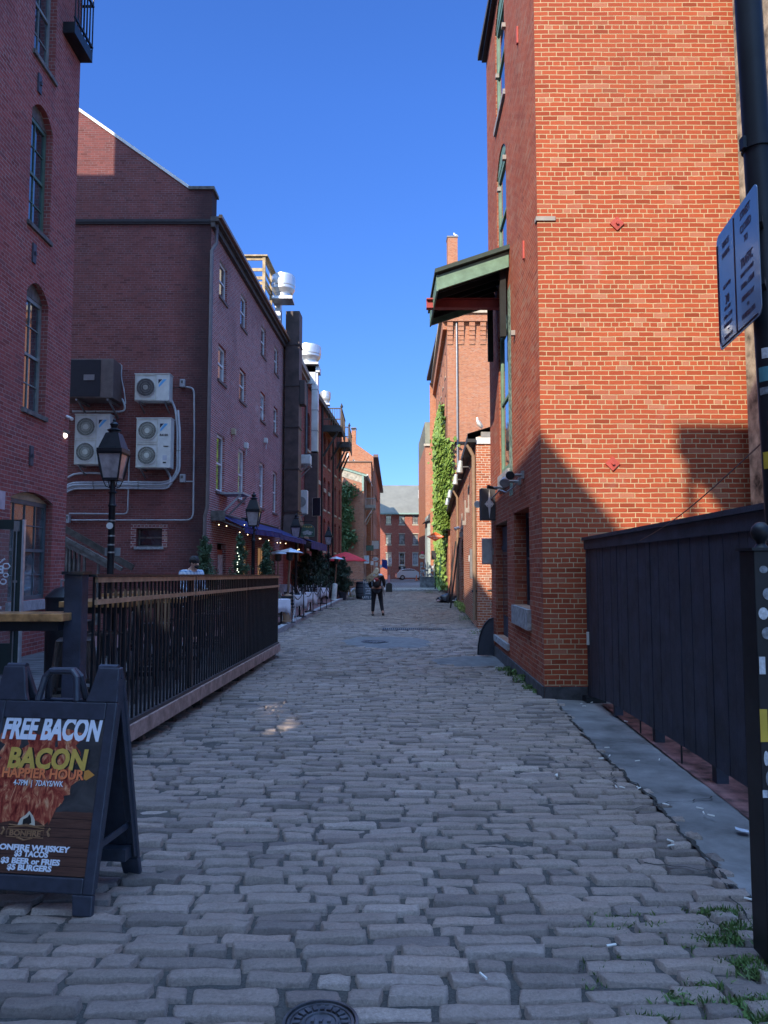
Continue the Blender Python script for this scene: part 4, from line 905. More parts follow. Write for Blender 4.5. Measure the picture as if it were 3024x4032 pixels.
part('hoist_beam', MB().box(xbm, xw + .1, ym - .07, ym + .07, zb1 - .025, zb1).box(xbm, xw + .1, ym - .07, ym + .07, zb0, zb0 + .025).box(xbm, xw + .1, ym - .012, ym + .012, zb0 + .025, zb1 - .025), plain('red_oxide', (.36, .05, .05), .6), R1)
# ---- stone building beyond the pole
t = thing('stone_building', 'rough pale stone building corner seen behind the black pole at the top right', 'building', (7, 8, 0))
part('wall', MB().box(4.78, 9.5, 6.6, 9.6, -.2, 14), plain('rough_stone', (.42, .37, .28), .95, var=.45, vscale=4, bump=1.0, bscale=9), t)
# ================================================================= terrace railing and deck
DZ = .16
fn, ff = Vector((-2.36, 5.9)), Vector((-2.14, 15.1))      # street side of the terrace
fs = F(fn, ff)
zA, zB = 0.0, -.11                                      # deck drops gently along the street
def dz(y): return float(np.interp(y, [5.7, 15.1], [zA, zB]))
t = thing('deck_platform', 'low timber terrace platform with a weathered board edge along the cobbles', 'deck', (-4, 10, -.05))
m = MB()
for k in range(40):
    a = 5.75 + k * .235
    xl_ = lx(a) + .05 if a < 14 else -5.0
    z = DZ + dz(a); m.add([(xl_, a, z - .03), (fs.at(a - 5.75, -.05, 0)[0], a, z - .03), (fs.at(a - 5.55, -.05, 0)[0], a + .22, z - .033), (xl_, a + .22, z - .033), (xl_, a, z), (fs.at(a - 5.75, -.05, 0)[0], a, z), (fs.at(a - 5.55, -.05, 0)[0], a + .22, z - .003), (xl_, a + .22, z - .003)],
          [(0, 3, 2, 1), (4, 5, 6, 7), (0, 1, 5, 4), (1, 2, 6, 5), (2, 3, 7, 6), (3, 0, 4, 7)])
part('deck_boards', m, plain('grey_deck_board', (.12, .115, .12), .8, var=.3, vscale=3), t)
def sbeam(mb, f, u0, u1, d0, d1, za0, za1, zb0, zb1):       # beam whose ends sit at different heights
    vs = []
    for u, a, b in ((u0, za0, za1), (u1, zb0, zb1)):
        for d in (d0, d1): vs += [f.at(u, d, a), f.at(u, d, b)]
    return mb.add(vs, [(0, 1, 3, 2), (4, 6, 7, 5), (0, 4, 5, 1), (2, 3, 7, 6), (0, 2, 6, 4), (1, 5, 7, 3)])
LF = fs.L
m = MB(); sbeam(m, fs, 0, LF, 0, .045, zA + .0, zA + .15, zB - .02, zB + .14); part('edge_board', m, PINKW, t, bevel=.004)
m = MB(); sbeam(m, fs, 0, LF, -.03, .02, zA + .152, zA + .185, zB + .142, zB + .175); part('ledge_strip', m, plain('dark_strip', (.05, .045, .05), .6), t)
for k in range(9): part('support_block', MB().fbox(fs, .3 + k * 1.1, .42 + k * 1.1, -.16, -.05, -.32, dz(6 + k * 1.1) + .12), DECKW, t)
t = thing('terrace_railing', 'black baluster railing with tan wooden top and middle rails along the terrace', 'railing', (fn.x, fn.y, .15)); RAIL = t
zt = lambda u: 1.50 - .10 * u / LF
m = MB(); n = 78
for k in range(n):
    u = .16 + k * (LF - .2) / n
    m.fbox(fs, u, u + .022, -.02, .0, dz(5.75 + u) + .175, zt(u) - .01)
part('balusters', m, BLACK, t)
cuts = [.15, 3.05, 6.1, LF - .02]
for i in range(3):
    a, b = cuts[i], cuts[i + 1] - .05
    m = MB(); sbeam(m, fs, a, b, .003, .03, zt(a) - .055, zt(a) - .012, zt(b) - .055, zt(b) - .012); part('top_rail', m, RAILW, t)
    m = MB(); sbeam(m, fs, a, b, .003, .028, zt(a) - .235, zt(a) - .195, zt(b) - .235, zt(b) - .195); part('middle_rail', m, RAILW, t)
    part('post', MB().fbox(fs, b - .0, b + .045, -.06, .0, dz(5.75 + b) + .1, zt(b) + .0), BLACK, t)
m = MB(); sbeam(m, fs, .1, LF, -.09, .04, zt(0) - .01, zt(0) + .012, zt(LF) - .01, zt(LF) + .012); part('rail_cap', m, BLACK, t)
t = thing('fence_post', 'thick black square timber post at the near corner of the terrace', 'post', (-2.43, 5.88, -.08))
part('shaft', MB().box(-2.505, -2.365, 5.82, 5.95, -.1, 1.51), BLACKW, t, bevel=.006); part('cap', MB().box(-2.52, -2.35, 5.80, 5.965, 1.51, 1.535), BLACK, t)
# rear post and drink rail facing the viewer
t = thing('drink_rail', 'varnished wooden drink shelf on a black frame at the near end of the terrace', 'counter', (-3.2, 5.7, 0))
m = MB().box(-4.3, -2.44, 5.66, 5.98, 1.155, 1.215); part('shelf', m, TAN, t, bevel=.006)
m = MB().box(-4.3, -2.5, 5.72, 5.92, 1.08, 1.153); part('apron', m, BLACK, t)
m = MB()
for x in (-4.2, -3.42): m.box(x, x + .05, 5.8, 5.85, .0, 1.08)
m.box(-4.2, -2.52, 5.81, 5.84, .13, .18); part('frame', m, BLACK, t)
# tables and stools inside
def pub_table(loc, rz, label, L=1.5):
    t = thing('high_table', label, 'table', loc, rz, 'high tables on the terrace')
    part('tabletop', MB().box(-L / 2, L / 2, -.35, .35, 1.0, 1.06), TAN, t, world=False, bevel=.006)
    m = MB()
    for x in (-L / 2 + .15, L / 2 - .2):
        m.box(x, x + .05, -.28, -.23, 0, 1.0).box(x, x + .05, .23, .28, 0, 1.0).box(x, x + .05, -.23, .23, .93, .995).box(x, x + .05, -.23, .23, .12, .17)
    m.box(-L / 2 + .2, L / 2 - .2, -.02, .02, .93, .98); part('frame', m, BLACK, t, world=False)
    return t
tb = pub_table((-2.95, 8.3, DZ), R(90), 'high varnished terrace table nearest the drink shelf, behind the railing')
for i, (x, y, a, l) in enumerate(((-2.95, 10.3, 90, 'second high varnished terrace table from the drink shelf'), (-3.35, 11.9, 90, 'third high varnished terrace table from the drink shelf'), (-4.3, 12.9, 90, 'high varnished terrace table against the plum brick wall'), (-3.3, 13.9, 90, 'high varnished terrace table at the far end of the railing'))):
    dup(tb, (x, y, DZ + dz(y)), R(a), l)
def stool(loc, rz, label, g='metal stools on the terrace', mat=None):
    t = thing('bar_stool', label, 'stool', loc, rz, g); mat = mat or plain('gunmetal', (.13, .12, .12), .35, metal=.8, var=.2)
    part('seat', MB().box(-.155, .155, -.155, .155, .745, .765), mat, t, world=False, bevel=.008)
    for sx in (-1, 1):
        for sy in (-1, 1):
            m = MB(); m.tube([(sx * .13, sy * .13, .745), (sx * .21, sy * .21, 0)], [.03, .016], 6); part('leg', m, mat, t, world=False)
    m = MB(); q = .185
    for a, b in (((-q, -q), (q, -q)), ((q, -q), (q, q)), ((q, q), (-q, q)), ((-q, q), (-q, -q))): m.bar((a[0], a[1], .28), (b[0], b[1], .28), .012, .025)
    part('footrest', m, mat, t, world=False); return t
st = stool((-3.72, 6.45, DZ), R(14), 'bronze metal stool tucked under the drink shelf, nearest the black post', mat=plain('bronze_metal', (.22, .15, .11), .35, metal=.7, var=.25))
sts = stool((-4.15, 6.2, DZ), R(-20), 'dark metal stool at the left edge of the picture under the drink shelf')
pos = [(-2.85, 6.9), (-2.85, 7.7), (-4.1, 7.2), (-2.8, 9.2), (-2.8, 10.0), (-4.0, 9.7), (-2.75, 11.5), (-2.75, 12.3), (-3.9, 12.0), (-2.72, 13.6), (-2.7, 14.3), (-3.9, 14.0)]
ordn = ['first', 'second', 'third', 'fourth', 'fifth', 'sixth', 'seventh', 'eighth', 'ninth', 'tenth', 'eleventh', 'twelfth']
for i, (x, y) in enumerate(pos): dup(sts, (x, y, DZ + dz(y)), R(random.uniform(-20, 20)), 'dark metal stool behind the railing, %s of twelve going away from the thick black post' % ordn[i])
t = thing('waste_bin', 'black lidded bin behind the thick black post against the plum brick wall', 'bin', (-3.55, 8.3, DZ)); c = W(262, 2300, 8.3)
part('body', MB().lathe([(.16, 0), (.2, .1), (.21, 1.02)], (c.x, 8.3, DZ), 14), BLACK, t, smooth=True); part('lid', MB().lathe([(.21, 1.02), (.22, 1.08), (.12, 1.17), (.05, 1.19)], (c.x, 8.3, DZ), 14), BLACK, t, smooth=True)
part('handle', MB().tube([(c.x - .06, 8.3, DZ + 1.18), (c.x - .06, 8.3, DZ + 1.26), (c.x + .06, 8.3, DZ + 1.26), (c.x + .06, 8.3, DZ + 1.18)], .012, 6), GREY, t)
t = thing('wall_lamp', 'small black cylinder lamp low on the plum brick wall beside the stone sill', 'lamp', (-6, 13.6, .6)); c = W(212, 2410, 13.7)
part('body', MB().lathe([(.07, 0), (.09, .04), (.09, .3), (.05, .38)], (c.x, c.y, c.z - .2), 12), BLACK, t, smooth=True); part('bracket', MB().box(c.x - .25, c.x, c.y - .02, c.y + .02, c.z - .05, c.z), BLACK, t)

# ================================================================= open glass door on the far left
yd = 10.0; xd = W(86, 2300, yd).x; zd = W(60, 2046, yd).z; fd = F((xd - 1.05, yd - .06), (xd, yd), 1)
t = thing('glass_door', 'open dark framed glass shop door with reversed white lettering at the left edge', 'door', (xd, yd, DZ))
m = MB(); m.fbox(fd, 0, .13, -.045, 0, .14, zd).fbox(fd, fd.L - .13, fd.L - .02, -.045, 0, .14, zd).fbox(fd, .13, fd.L - .13, -.045, 0, zd - .13, zd).fbox(fd, .13, fd.L - .13, -.045, 0, .14, .55).fbox(fd, .13, fd.L - .13, -.045, 0, .78, .93); part('frame', m, plain('green_black_frame', (.02, .035, .035), .35), t)
m, ntd, bd = new_mat('clear_door_glass'); bd.inputs['Base Color'].default_value = (.8, .85, .85, 1); bd.inputs['Roughness'].default_value = .02; bd.inputs['Transmission Weight'].default_value = .92; bd.inputs['IOR'].default_value = 1.05; bd.inputs['Specular IOR Level'].default_value = .8
part('pane', MB().fbox(fd, .13, fd.L - .13, -.026, -.020, .55, zd - .13), m, t)
part('edge_strip', MB().fbox(fd, fd.L - .02, fd.L + .008, -.05, .004, .14, zd), plain('brushed_edge', (.55, .58, .62), .35, metal=.5), t)
m = MB().tube([fd.at(fd.L - .085, .02, .2), fd.at(fd.L - .085, .02, zd - .12)], .009, 6); m.fbox(fd, fd.L - .12, fd.L - .05, .002, .03, zd - .16, zd - .02).fbox(fd, fd.L - .13, fd.L - .04, .002, .05, .72, .92).fbox(fd, fd.L - .11, fd.L - .06, .002, .03, 1.36, 1.39); m.fbox(fd, .13, fd.L - .13, .002, .05, .79, .84); part('exit_bar', m, GREY, t)
Mx = Matrix(((-1, 0, 0, 0), (0, 0, 1, 0), (0, 1, 0, 0), (0, 0, 0, 1)))
def doortext(s, size, u, z, **k):
    p = fd.at(u, -.012, z); return text_mb(s, size, Matrix.Translation(p) @ Matrix.Rotation(R(3.3), 4, 'Z') @ Mx, extrude=.001, **k)
WLET = plain('white_lettering', (.72, .74, .80), .6, var=.03)
part('lettering', merge(doortext('Bo', .15, fd.L - .33, 1.53, offset=.004), doortext('Co', .11, fd.L - .27, 1.37, offset=.003), doortext('Please', .055, fd.L - .33, 1.02, offset=.002)), WLET, t)
m = MB(); 
for i, (a, r) in enumerate(((0, .05), (1, .035))): m.tube([fd.at(fd.L - .22 + r * math.cos(q / 6 * 6.283), -.012, 1.58 - a * .12 + r * math.sin(q / 6 * 6.283) * .8) for q in range(7)], .008, 5)
m.tube([fd.at(fd.L - .45, -.012, 1.62), fd.at(fd.L - .36, -.012, 1.66), fd.at(fd.L - .3, -.012, 1.63), fd.at(fd.L - .24, -.012, 1.68)], .012, 5); m.tube([fd.at(fd.L - .45, -.012, .97), fd.at(fd.L - .34, -.012, .985)], .01, 5)
part('scroll', m, WLET, t)
u, z = f1.uv(4, 1965); part('paper_notice', MB().fbox(f1, u - .18, u + .12, .003, .008, z - .16, z + .13), plain('pink_paper', (.55, .45, .50), .8), L1)

# ================================================================= sandwich board
RZ = R(-7.5); C0 = Vector((-1.638, 3.826, gz(3.8)))
t = thing('sandwich_board', 'black plastic sandwich board advertising bacon and happy hour, standing on the cobbles', 'sandwich board', C0, RZ); SB = t
Hh = 1.10
def Pm(back=False):                                      # panel frame: x across, y up the slope, z outwards
    o = Vector((0, -.262, 0)); top = Vector((0, -.022, Hh))
    if back: o.y *= -1; top.y *= -1
    up = (top - o).normalized(); xx = Vector((1, 0, 0)) * (-1 if back else 1); zz = xx.cross(up)
    M = Matrix((xx, up, zz)).transposed().to_4x4(); M.translation = o; return M, (top - o).length
def panel(back):
    M, L = Pm(back); m = MB()
    def b(x0, x1, y0, y1, z0=-.028, z1=.0): m.add([M @ Vector(p) for p in ((x0, y0, z0), (x1, y0, z0), (x1, y1, z0), (x0, y1, z0), (x0, y0, z1), (x1, y0, z1), (x1, y1, z1), (x0, y1, z1))], [(0, 3, 2, 1), (4, 5, 6, 7), (0, 1, 5, 4), (1, 2, 6, 5), (2, 3, 7, 6), (3, 0, 4, 7)])
    h = .325
    b(-h, -h + .055, .09, L - .17); b(h - .055, h, .09, L - .17)
    b(-h + .055, h - .055, .09, .16); b(-h + .055, h - .055, L - .255, L - .17)
    b(-h + .055, h - .055, .16, L - .255, -.022, -.010)
    for sg in (-1, 1):                                  # tapered feet and hinge horns
        m.prism([M @ Vector(p) for p in ((sg * (h + .005), 0, 0), (sg * (h - .09), 0, 0), (sg * (h - .105), .0899, 0), (sg * h, .0899, 0))], M.to_3x3() @ Vector((0, 0, -.03)))
        m.prism([M @ Vector(p) for p in ((sg * h, L - .1699, 0), (sg * (h - .17), L - .1699, 0), (sg * (h - .155), L - .13, 0), (sg * (h - .125), L, 0), (sg * (h - .012), L, 0))], M.to_3x3() @ Vector((0, 0, -.03)))
    pts = [M @ Vector(p) for p in ((-.105, L - .17, -.014), (-.085, L - .05, -.014), (-.06, L - .02, -.014), (.06, L - .02, -.014), (.085, L - .05, -.014), (.105, L - .17, -.014))]
    m.tube(pts, .017, 8)
    return m, M, L
for bk in (False, True):
    m, M, L = panel(bk); p = part('back_panel' if bk else 'front_panel', m, BLACKP, t, world=False, bevel=.006)
    if not bk: PM, PL_, FP = M, L, p
    else: BP = p
m = MB()
for sg in (-1, 1): m.tube([(sg * .2, 0, Hh - .008), (sg * .3, 0, Hh - .008)], .022, 8)
part('hinge', m, BLACKP, t, world=False); 
m = MB()
for sg in (-1, 1):
    m.bar((sg * .29, -.17, .27), (sg * .29, .17, .27), .012, .03); m.prism([(sg * .318, -.24, .1), (sg * .318, -.035, Hh - .06), (sg * .318, .035, Hh - .06), (sg * .318, .24, .1), (sg * .318, .19, .1), (sg * .318, 0, .9), (sg * .318, -.19, .1)], (-sg * .006, 0, 0))
m.box(-.3, .3, .12, .19, .10, .16)
part('brace', m, BLACKP, t, world=False)
# poster: slate and wood ground
PB = .163; PT = PL_ - .258; PHt = PT - PB
mm, ntm, bm_ = new_mat('poster_ground')
tc = ntm.nodes.new('ShaderNodeTexCoord'); sx_ = ntm.nodes.new('ShaderNodeSeparateXYZ'); ntm.links.new(tc.outputs['UV'], sx_.inputs[0])
n1 = noise_n(ntm, tc.outputs['UV'], 5, 6, .7, .5)
mpp = ntm.nodes.new('ShaderNodeMapping'); mpp.inputs['Scale'].default_value = (2, 26, 1); ntm.links.new(tc.outputs['UV'], mpp.inputs[0]); n2 = noise_n(ntm, mpp.outputs[0], 3, 6, .7, .3)
slate = mix(ntm, ramp(ntm, n1, .3, .7), (.018, .020, .024), (.075, .072, .072))
woodc = mix(ntm, ramp(ntm, n2, .3, .7), (.045, .022, .018), (.13, .062, .045))
pl = mth(ntm, 'FRACT', mth(ntm, 'MULTIPLY', sx_.outputs[1], 17)); woodc = mix(ntm, mth(ntm, 'LESS_THAN', pl, .07), woodc, (.015, .01, .01))
isw = mth(ntm, 'LESS_THAN', mth(ntm, 'ADD', sx_.outputs[1], mth(ntm, 'MULTIPLY', mth(ntm, 'SUBTRACT', n1, .5), .05)), .40)
ntm.links.new(mix(ntm, isw, slate, woodc), bm_.inputs['Base Color']); bm_.inputs['Roughness'].default_value = .35
def poster_pt(x, y, z=0): return PM @ Vector((x, y, z))
m = MB().add([poster_pt(-.285, PB, -.006), poster_pt(.285, PB, -.006), poster_pt(.275, PT, -.006), poster_pt(-.275, PT, -.006)], [(0, 1, 2, 3)])
po = part('poster', m, mm, FP, world=False, norm=False); uvl = po.data.uv_layers.new(name='UVMap')
for li, uvv in zip(range(4), ((0, 0), (.63, 0), (.63, 1), (0, 1))): uvl.data[li].uv = uvv
def ty(tt): return PT - tt * PHt
def ptext(s, tt, size, width=None, mat=None, x=0.0, off=0.0, shear=0.0, z=-.0045, space=1.0, name='lettering'):
    mb = text_mb(s, size, Matrix.Identity(4), extrude=.0006, offset=off, shear=shear, space=space)
    xs = [v[0] for v in mb.v]; w0 = max(xs) - min(xs); k = (width / w0) if width else 1; cx_ = (max(xs) + min(xs)) / 2
    ys_ = [v[1] for v in mb.v]; cy_ = (max(ys_) + min(ys_)) / 2
    mb.v = [tuple(poster_pt(x + (v[0] - cx_) * k, ty(tt) + v[1] - cy_, z + v[2])) for v in mb.v]
    return part(name, mb, mat or WLET, po, world=False, norm=False)
# bacon rashers: wavy strips with fat and lean streaks
mbn, ntb, bb = new_mat('bacon_print'); tcb = ntb.nodes.new('ShaderNodeNewGeometry')
mpb = ntb.nodes.new('ShaderNodeMapping'); mpb.inputs['Scale'].default_value = (9, 9, 4); mpb.inputs['Rotation'].default_value = (0, R(28), 0); ntb.links.new(tcb.outputs['Position'], mpb.inputs[0]); nb = noise_n(ntb, mpb.outputs[0], 3.4, 5, .65, 1.2)
crb = ntb.nodes.new('ShaderNodeValToRGB'); e = crb.color_ramp.elements; e[0].position = .30; e[0].color = (.10, .012, .010, 1); e[1].position = .72; e[1].color = (.72, .42, .30, 1)
for p_, c_ in ((.45, (.28, .045, .03)), (.54, (.42, .11, .06)), (.62, (.55, .26, .13))): q = e.new(p_); q.color = c_ + (1,)
ntb.links.new(nb, crb.inputs[0]); ntb.links.new(crb.outputs[0], bb.inputs['Base Color']); bb.inputs['Roughness'].default_value = .3
def rasher(x, y, w_, h_, a, z, wob):
    mb = MB(); n = 10; ca, sa = math.cos(a), math.sin(a)
    for k in range(n + 1):
        v = (k / n - .5) * h_; off = wob * math.sin(k * 1.35 + x * 9) * w_
        for sgn in (-.5, .5):
            xx = sgn * w_ * (1 + .15 * math.sin(k * 2.1 + y * 30)) + off
            mb.v.append(tuple(poster_pt(x + xx * ca - v * sa, y + xx * sa + v * ca, z)))
    for k in range(n): mb.f.append((2 * k, 2 * k + 1, 2 * k + 3, 2 * k + 2))
    return mb
rs = merge(*[rasher(x, ty(tt), w_, h_, R(a), -.0054 + i * .00004, .16) for i, (x, tt, w_, h_, a) in enumerate((
    (-.20, .22, .10, .20, 18), (-.10, .24, .10, .2, -25), (-.02, .22, .09, .19, -12), (.09, .215, .12, .21, -14), (.03, .3, .14, .2, 60), (-.15, .34, .12, .2, 40),
    (-.2, .50, .14, .26, 12), (-.08, .50, .16, .26, -14), (.03, .49, .13, .25, -30), (.1, .45, .07, .16, -35), (-.02, .56, .10, .2, 70)))])
part('bacon_picture', rs, mbn, po, world=False, norm=False)
GOLD = plain('gold_print', (.62, .40, .08), .5, var=.08, vscale=40); ORNG = plain('orange_print', (.85, .22, .08), .5, var=.08)
SHDW = plain('black_print', (.012, .01, .01), .6)
ptext('FREE BACON', .060, .146, .525, off=.0065, shear=.18, mat=plain('bright_white_print', (.74, .78, .86), .5, var=.02))
ptext('BACON', .267, .130, .415, SHDW, x=.008, off=.0065, shear=.08, z=-.0050); ptext('BACON', .263, .130, .415, GOLD, x=0.0, off=.0055, shear=.08, z=-.0038)
ptext('HAPPIER HOUR', .364, .062, .43, SHDW, x=-.01, off=.0015, z=-.0048); ptext('HAPPIER HOUR', .361, .062, .43, ORNG, x=-.013, off=.0022, z=-.0036)
m = MB().add([poster_pt(.20, ty(.335), -.0040), poster_pt(.22, ty(.325), -.0040), poster_pt(.255, ty(.358), -.0040), poster_pt(.215, ty(.395), -.0040), poster_pt(.20, ty(.385), -.0040)], [(0, 1, 2, 3, 4)]); part('arrow', m, plain('amber_print', (.60, .25, .05), .5), po, world=False, norm=False)
ptext('4-7PM  |  7DAYS/WK', .432, .036, .26, SHDW, x=-.028, off=.0012, z=-.0046); ptext('4-7PM  |  7DAYS/WK', .43, .036, .26, WLET, x=-.03, off=.0005, z=-.0036)
BRZ = plain('bronze_print', (.30, .16, .08), .5)
ptext('BONFIRE', .747, .034, .16, BRZ, x=-.06, off=.001)
m = MB()
def ring(pts, r=.002): m.tube([poster_pt(x, ty(q), -.004) for x, q in pts], r, 4)
ring([(-.155, .725), (.035, .725), (.035, .772), (-.155, .772), (-.155, .725)]); ring([(-.15, .695), (-.10, .70), (-.06, .69), (-.01, .70), (.035, .695)], .003); ring([(-.15, .712), (-.06, .70), (.035, .712)], .003)
ring([(-.1, .775), (-.06, .79), (-.02, .775)], .004); ring([(-.18, .715), (-.17, .73), (-.18, .76)], .006); ring([(.065, .71), (.055, .73), (.065, .76)], .006)
part('banner_outline', m, BRZ, po, world=False)
m = MB().add([poster_pt(x, ty(q), -.0041) for x, q in ((-.105, .695), (-.095, .655), (-.07, .63), (-.055, .605), (-.035, .63), (-.02, .66), (-.015, .695))], [(0, 1, 2, 3, 4, 5, 6)]); part('flame', m, plain('cream_print', (.55, .50, .40), .5), po, world=False, norm=False)
m = MB().add([poster_pt(x, ty(q), -.0038) for x, q in ((-.08, .69), (-.08, .66), (-.06, .645), (-.05, .625), (-.04, .65), (-.035, .68), (-.05, .692))], [(0, 1, 2, 3, 4, 5, 6)]); part('flame_core', m, SHDW, po, world=False, norm=False)
for s, tt, wd in (('BONFIRE WHISKEY', .836, .385), ('$3 TACOS', .876, .172), ('$3 BEER or FRIES', .921, .30), ('$5 BURGERS', .961, .225)): ptext(s, tt, .034, wd, off=.0015, x=-.012, mat=plain('bright_white_print', (.74, .78, .86), .5), shear=.04)

# ================================================================= black board fence on the right
pn, pf = G(3008, 3262), G(2324, 2734)
pf.x = 2.72; pf.y = 9.9
t = thing('board_fence', 'black stained board fence on the right, its foot hanging just above the pavement', 'fence', (2.5, 7, 0)); ffn = F((pn.x + .02, pn.y - .9), (pf.x, pf.y), -1)
zt0, zt1_ = W(3008, 2000, pn.y).z, W(2319, 2123, pf.y).z
zfn = lambda u: zt0 + (zt1_ - zt0) * u / ffn.L
zbn = lambda u: float(np.interp(u, [0, ffn.L * .45, ffn.L * .8, ffn.L], [.13, .07, .0, -.12]))
u = 0; m = MB(); i = 0
while u < ffn.L:
    wv = .135 + random.uniform(-.004, .004); e2 = min(u + wv, ffn.L); d = random.uniform(0, .008)
    gap = .014 if i == 17 else random.uniform(.004, .009)
    za, zb2 = zbn(u), zbn(e2)
    sbeam(m, ffn, u, e2 - gap, d, d + .022, za, zfn(u) - .02, zb2, zfn(e2) - .02); u = e2; i += 1
part('boards', m, BLACKW, t)
m = MB(); sbeam(m, ffn, -.02, ffn.L + .02, -.06, .075, zfn(0) - .02, zfn(0) + .02, zfn(ffn.L) - .02, zfn(ffn.L) + .02); sbeam(m, ffn, -.01, ffn.L, .03, .05, zfn(0) - .14, zfn(0) - .022, zfn(ffn.L) - .14, zfn(ffn.L) - .022); part('top_cap', m, BLACKW, t)
m = MB()
for u in (.4, 1.9, 3.4, 4.9): m.fbox(ffn, u, u + .09, -.12, -.03, -.2, zfn(u) - .05)
m.fbox(ffn, 0, ffn.L, -.06, -.022, .4, .5); m.fbox(ffn, 0, ffn.L, -.06, -.022, 1.4, 1.5); part('frame', m, BLACKW, t)
m = MB()
for u in (2.55, 3.75): m.tube([ffn.at(u, .01, -.1), ffn.at(u, .01, .12)], .008, 6)
part('drop_bolt', m, BLACK, t)
t = thing('iron_post', 'black square iron post with a knob between the brick corner and the board fence', 'post', (2.78, 9.85, -.2))
part('shaft', MB().box(2.70, 2.80, 9.80, 9.93, -.2, W(2310, 2235, 9.85).z), BLACK, t, bevel=.004); zz = W(2310, 2235, 9.85).z; part('knob', MB().ball((2.75, 9.86, zz + .06), .055).lathe([(.02, 0), (.02, .03)], (2.75, 9.86, zz), 8), BLACK, t, smooth=True)
part('latch', MB().box(2.66, 2.70, 9.79, 9.81, .55, .72), OFFW, t); part('base', MB().box(2.63, 2.88, 9.74, 9.95, -.22, -.12), BLACK, t)
m = MB().add([(x, y, gz(y) + .016) for x, y in ((2.78, 9.6), (3.2, 9.6), (2.95, 4.4), (2.3, 4.4))], [(0, 1, 2, 3)]); struct('red_paint_ground', m, plain('flaked_red_floor', (.17, .075, .07), .9, var=.5, vscale=6, bump=.5))
# near gate post with finial and stickers
yp = 3.05; xp0 = W(2972, 2300, yp).x; zp = W(2980, 2168, yp).z
t = thing('gate_post', 'black square post with a ball finial and stickers at the right edge', 'post', (xp0 + .06, yp, 0)); GP = t
part('shaft', MB().box(xp0, xp0 + .125, yp, yp + .125, 0, zp), BLACK, t, bevel=.004)
part('cap', MB().box(xp0 - .012, xp0 + .137, yp - .012, yp + .137, zp, zp + .012).lathe([(.03, .012), (.018, .03), (.02, .04), (.034, .055), (.040, .078), (.034, .10), (.018, .118), (.004, .122)], (xp0 + .062, yp + .06, zp), 16), BLACK, t, smooth=True)
STK = [plain('sticker_white', (.55, .57, .6), .5, var=.2, vscale=60), plain('sticker_yellow', (.55, .38, .04), .5), plain('sticker_red', (.5, .12, .12), .5), plain('sticker_teal', (.08, .25, .3), .5), plain('sticker_grey', (.22, .24, .27), .5, var=.3, vscale=60)]
def sticker(z, x0_, x1_, h, k, parent=None, rnd=False):
    n = 14 if rnd else 4
    if rnd: pts = [(xp0 + (x0_ + x1_) / 2 + (x1_ - x0_) / 2 * math.cos(q * 2 * math.pi / n), yp - .001, z + h / 2 * math.sin(q * 2 * math.pi / n)) for q in range(n)]
    else: pts = [(xp0 + x0_, yp - .001, z - h / 2), (xp0 + x1_, yp - .001, z - h / 2), (xp0 + x1_, yp - .001, z + h / 2), (xp0 + x0_, yp - .001, z + h / 2)]
    part('sticker', MB().prism(pts, (0, -.0012, 0)), STK[k], t)
for z, a, b, h, k, r_ in ((1.56, .02, .055, .03, 4, 1), (1.46, .03, .08, .05, 4, 1), (1.38, .01, .05, .05, 0, 1), (1.30, .02, .07, .05, 4, 1), (1.17, .005, .03, .07, 0, 0), (1.13, .055, .115, .12, 4, 0), (.93, .0, .03, .13, 1, 0), (.95, .035, .055, .03, 2, 0), (.80, .01, .03, .06, 0, 1), (.72, .015, .04, .06, 4, 1), (.66, .0, .02, .03, 0, 0)): sticker(z, a, b, h, k, rnd=bool(r_))
part('sticker_lettering', text_mb('@BOMBEATO', .022, Matrix.Translation((xp0 + .085, yp - .004, 1.13)) @ Matrix.Rotation(R(90), 4, 'X') @ Matrix.Rotation(R(90), 4, 'Z'), extrude=.0005, offset=.0006), WLET, t)
# street pole with parking sign
yq = 3.5
pb, ptp = W(3085, 2300, yq), W(2945, 0, yq); d = (ptp - pb); d /= d.z
base = pb - d * pb.z; top = pb + d * (4.6 - pb.z)
t = thing('sign_pole', 'thick black steel pole plastered with stickers at the right edge', 'pole', base); rp = .062
part('shaft', MB().tube([base, top], rp, 24), BLACK, t, smooth=True)
def onp(z): return pb + d * (z - pb.z)
for z in (W(2950, 570, yq).z,):
    c = onp(z); part('band', MB().tube([c - d * .03, c + d * .03], rp + .010, 24), BLACK, t, smooth=True); part('buckle', MB().box(c.x - rp - .02, c.x - rp + .01, c.y - .03, c.y + .01, c.z - .03, c.z + .03), BLACK, t)
def pst(z, a0, a1, h, mat):
    m = MB(); n = 8; c = onp(z)
    for k in range(n + 1):
        a = R(a0 + (a1 - a0) * k / n)
        for s in (-.5, .5): p = onp(z + s * h) + Vector((math.cos(a), math.sin(a), 0)) * (rp + .0015); m.v.append(tuple(p))
    for k in range(n): m.f.append((2 * k, 2 * k + 2, 2 * k + 3, 2 * k + 1))
    return part('sticker', m, mat, t)
for py, a0, a1, h, k in ((760, -60, -20, .06, 0), (1400, -150, -90, .05, 0), (1480, -170, -80, .07, 3), (1545, -170, -100, .035, 4), (1700, -140, -70, .09, 2), (1760, -140, -70, .03, 3), (1815, -175, -80, .08, 1), (1940, -150, -80, .12, 4), (2035, -150, -90, .06, 0)):
    pst(W(3000, py, yq).z, a0, a1, h, STK[k])
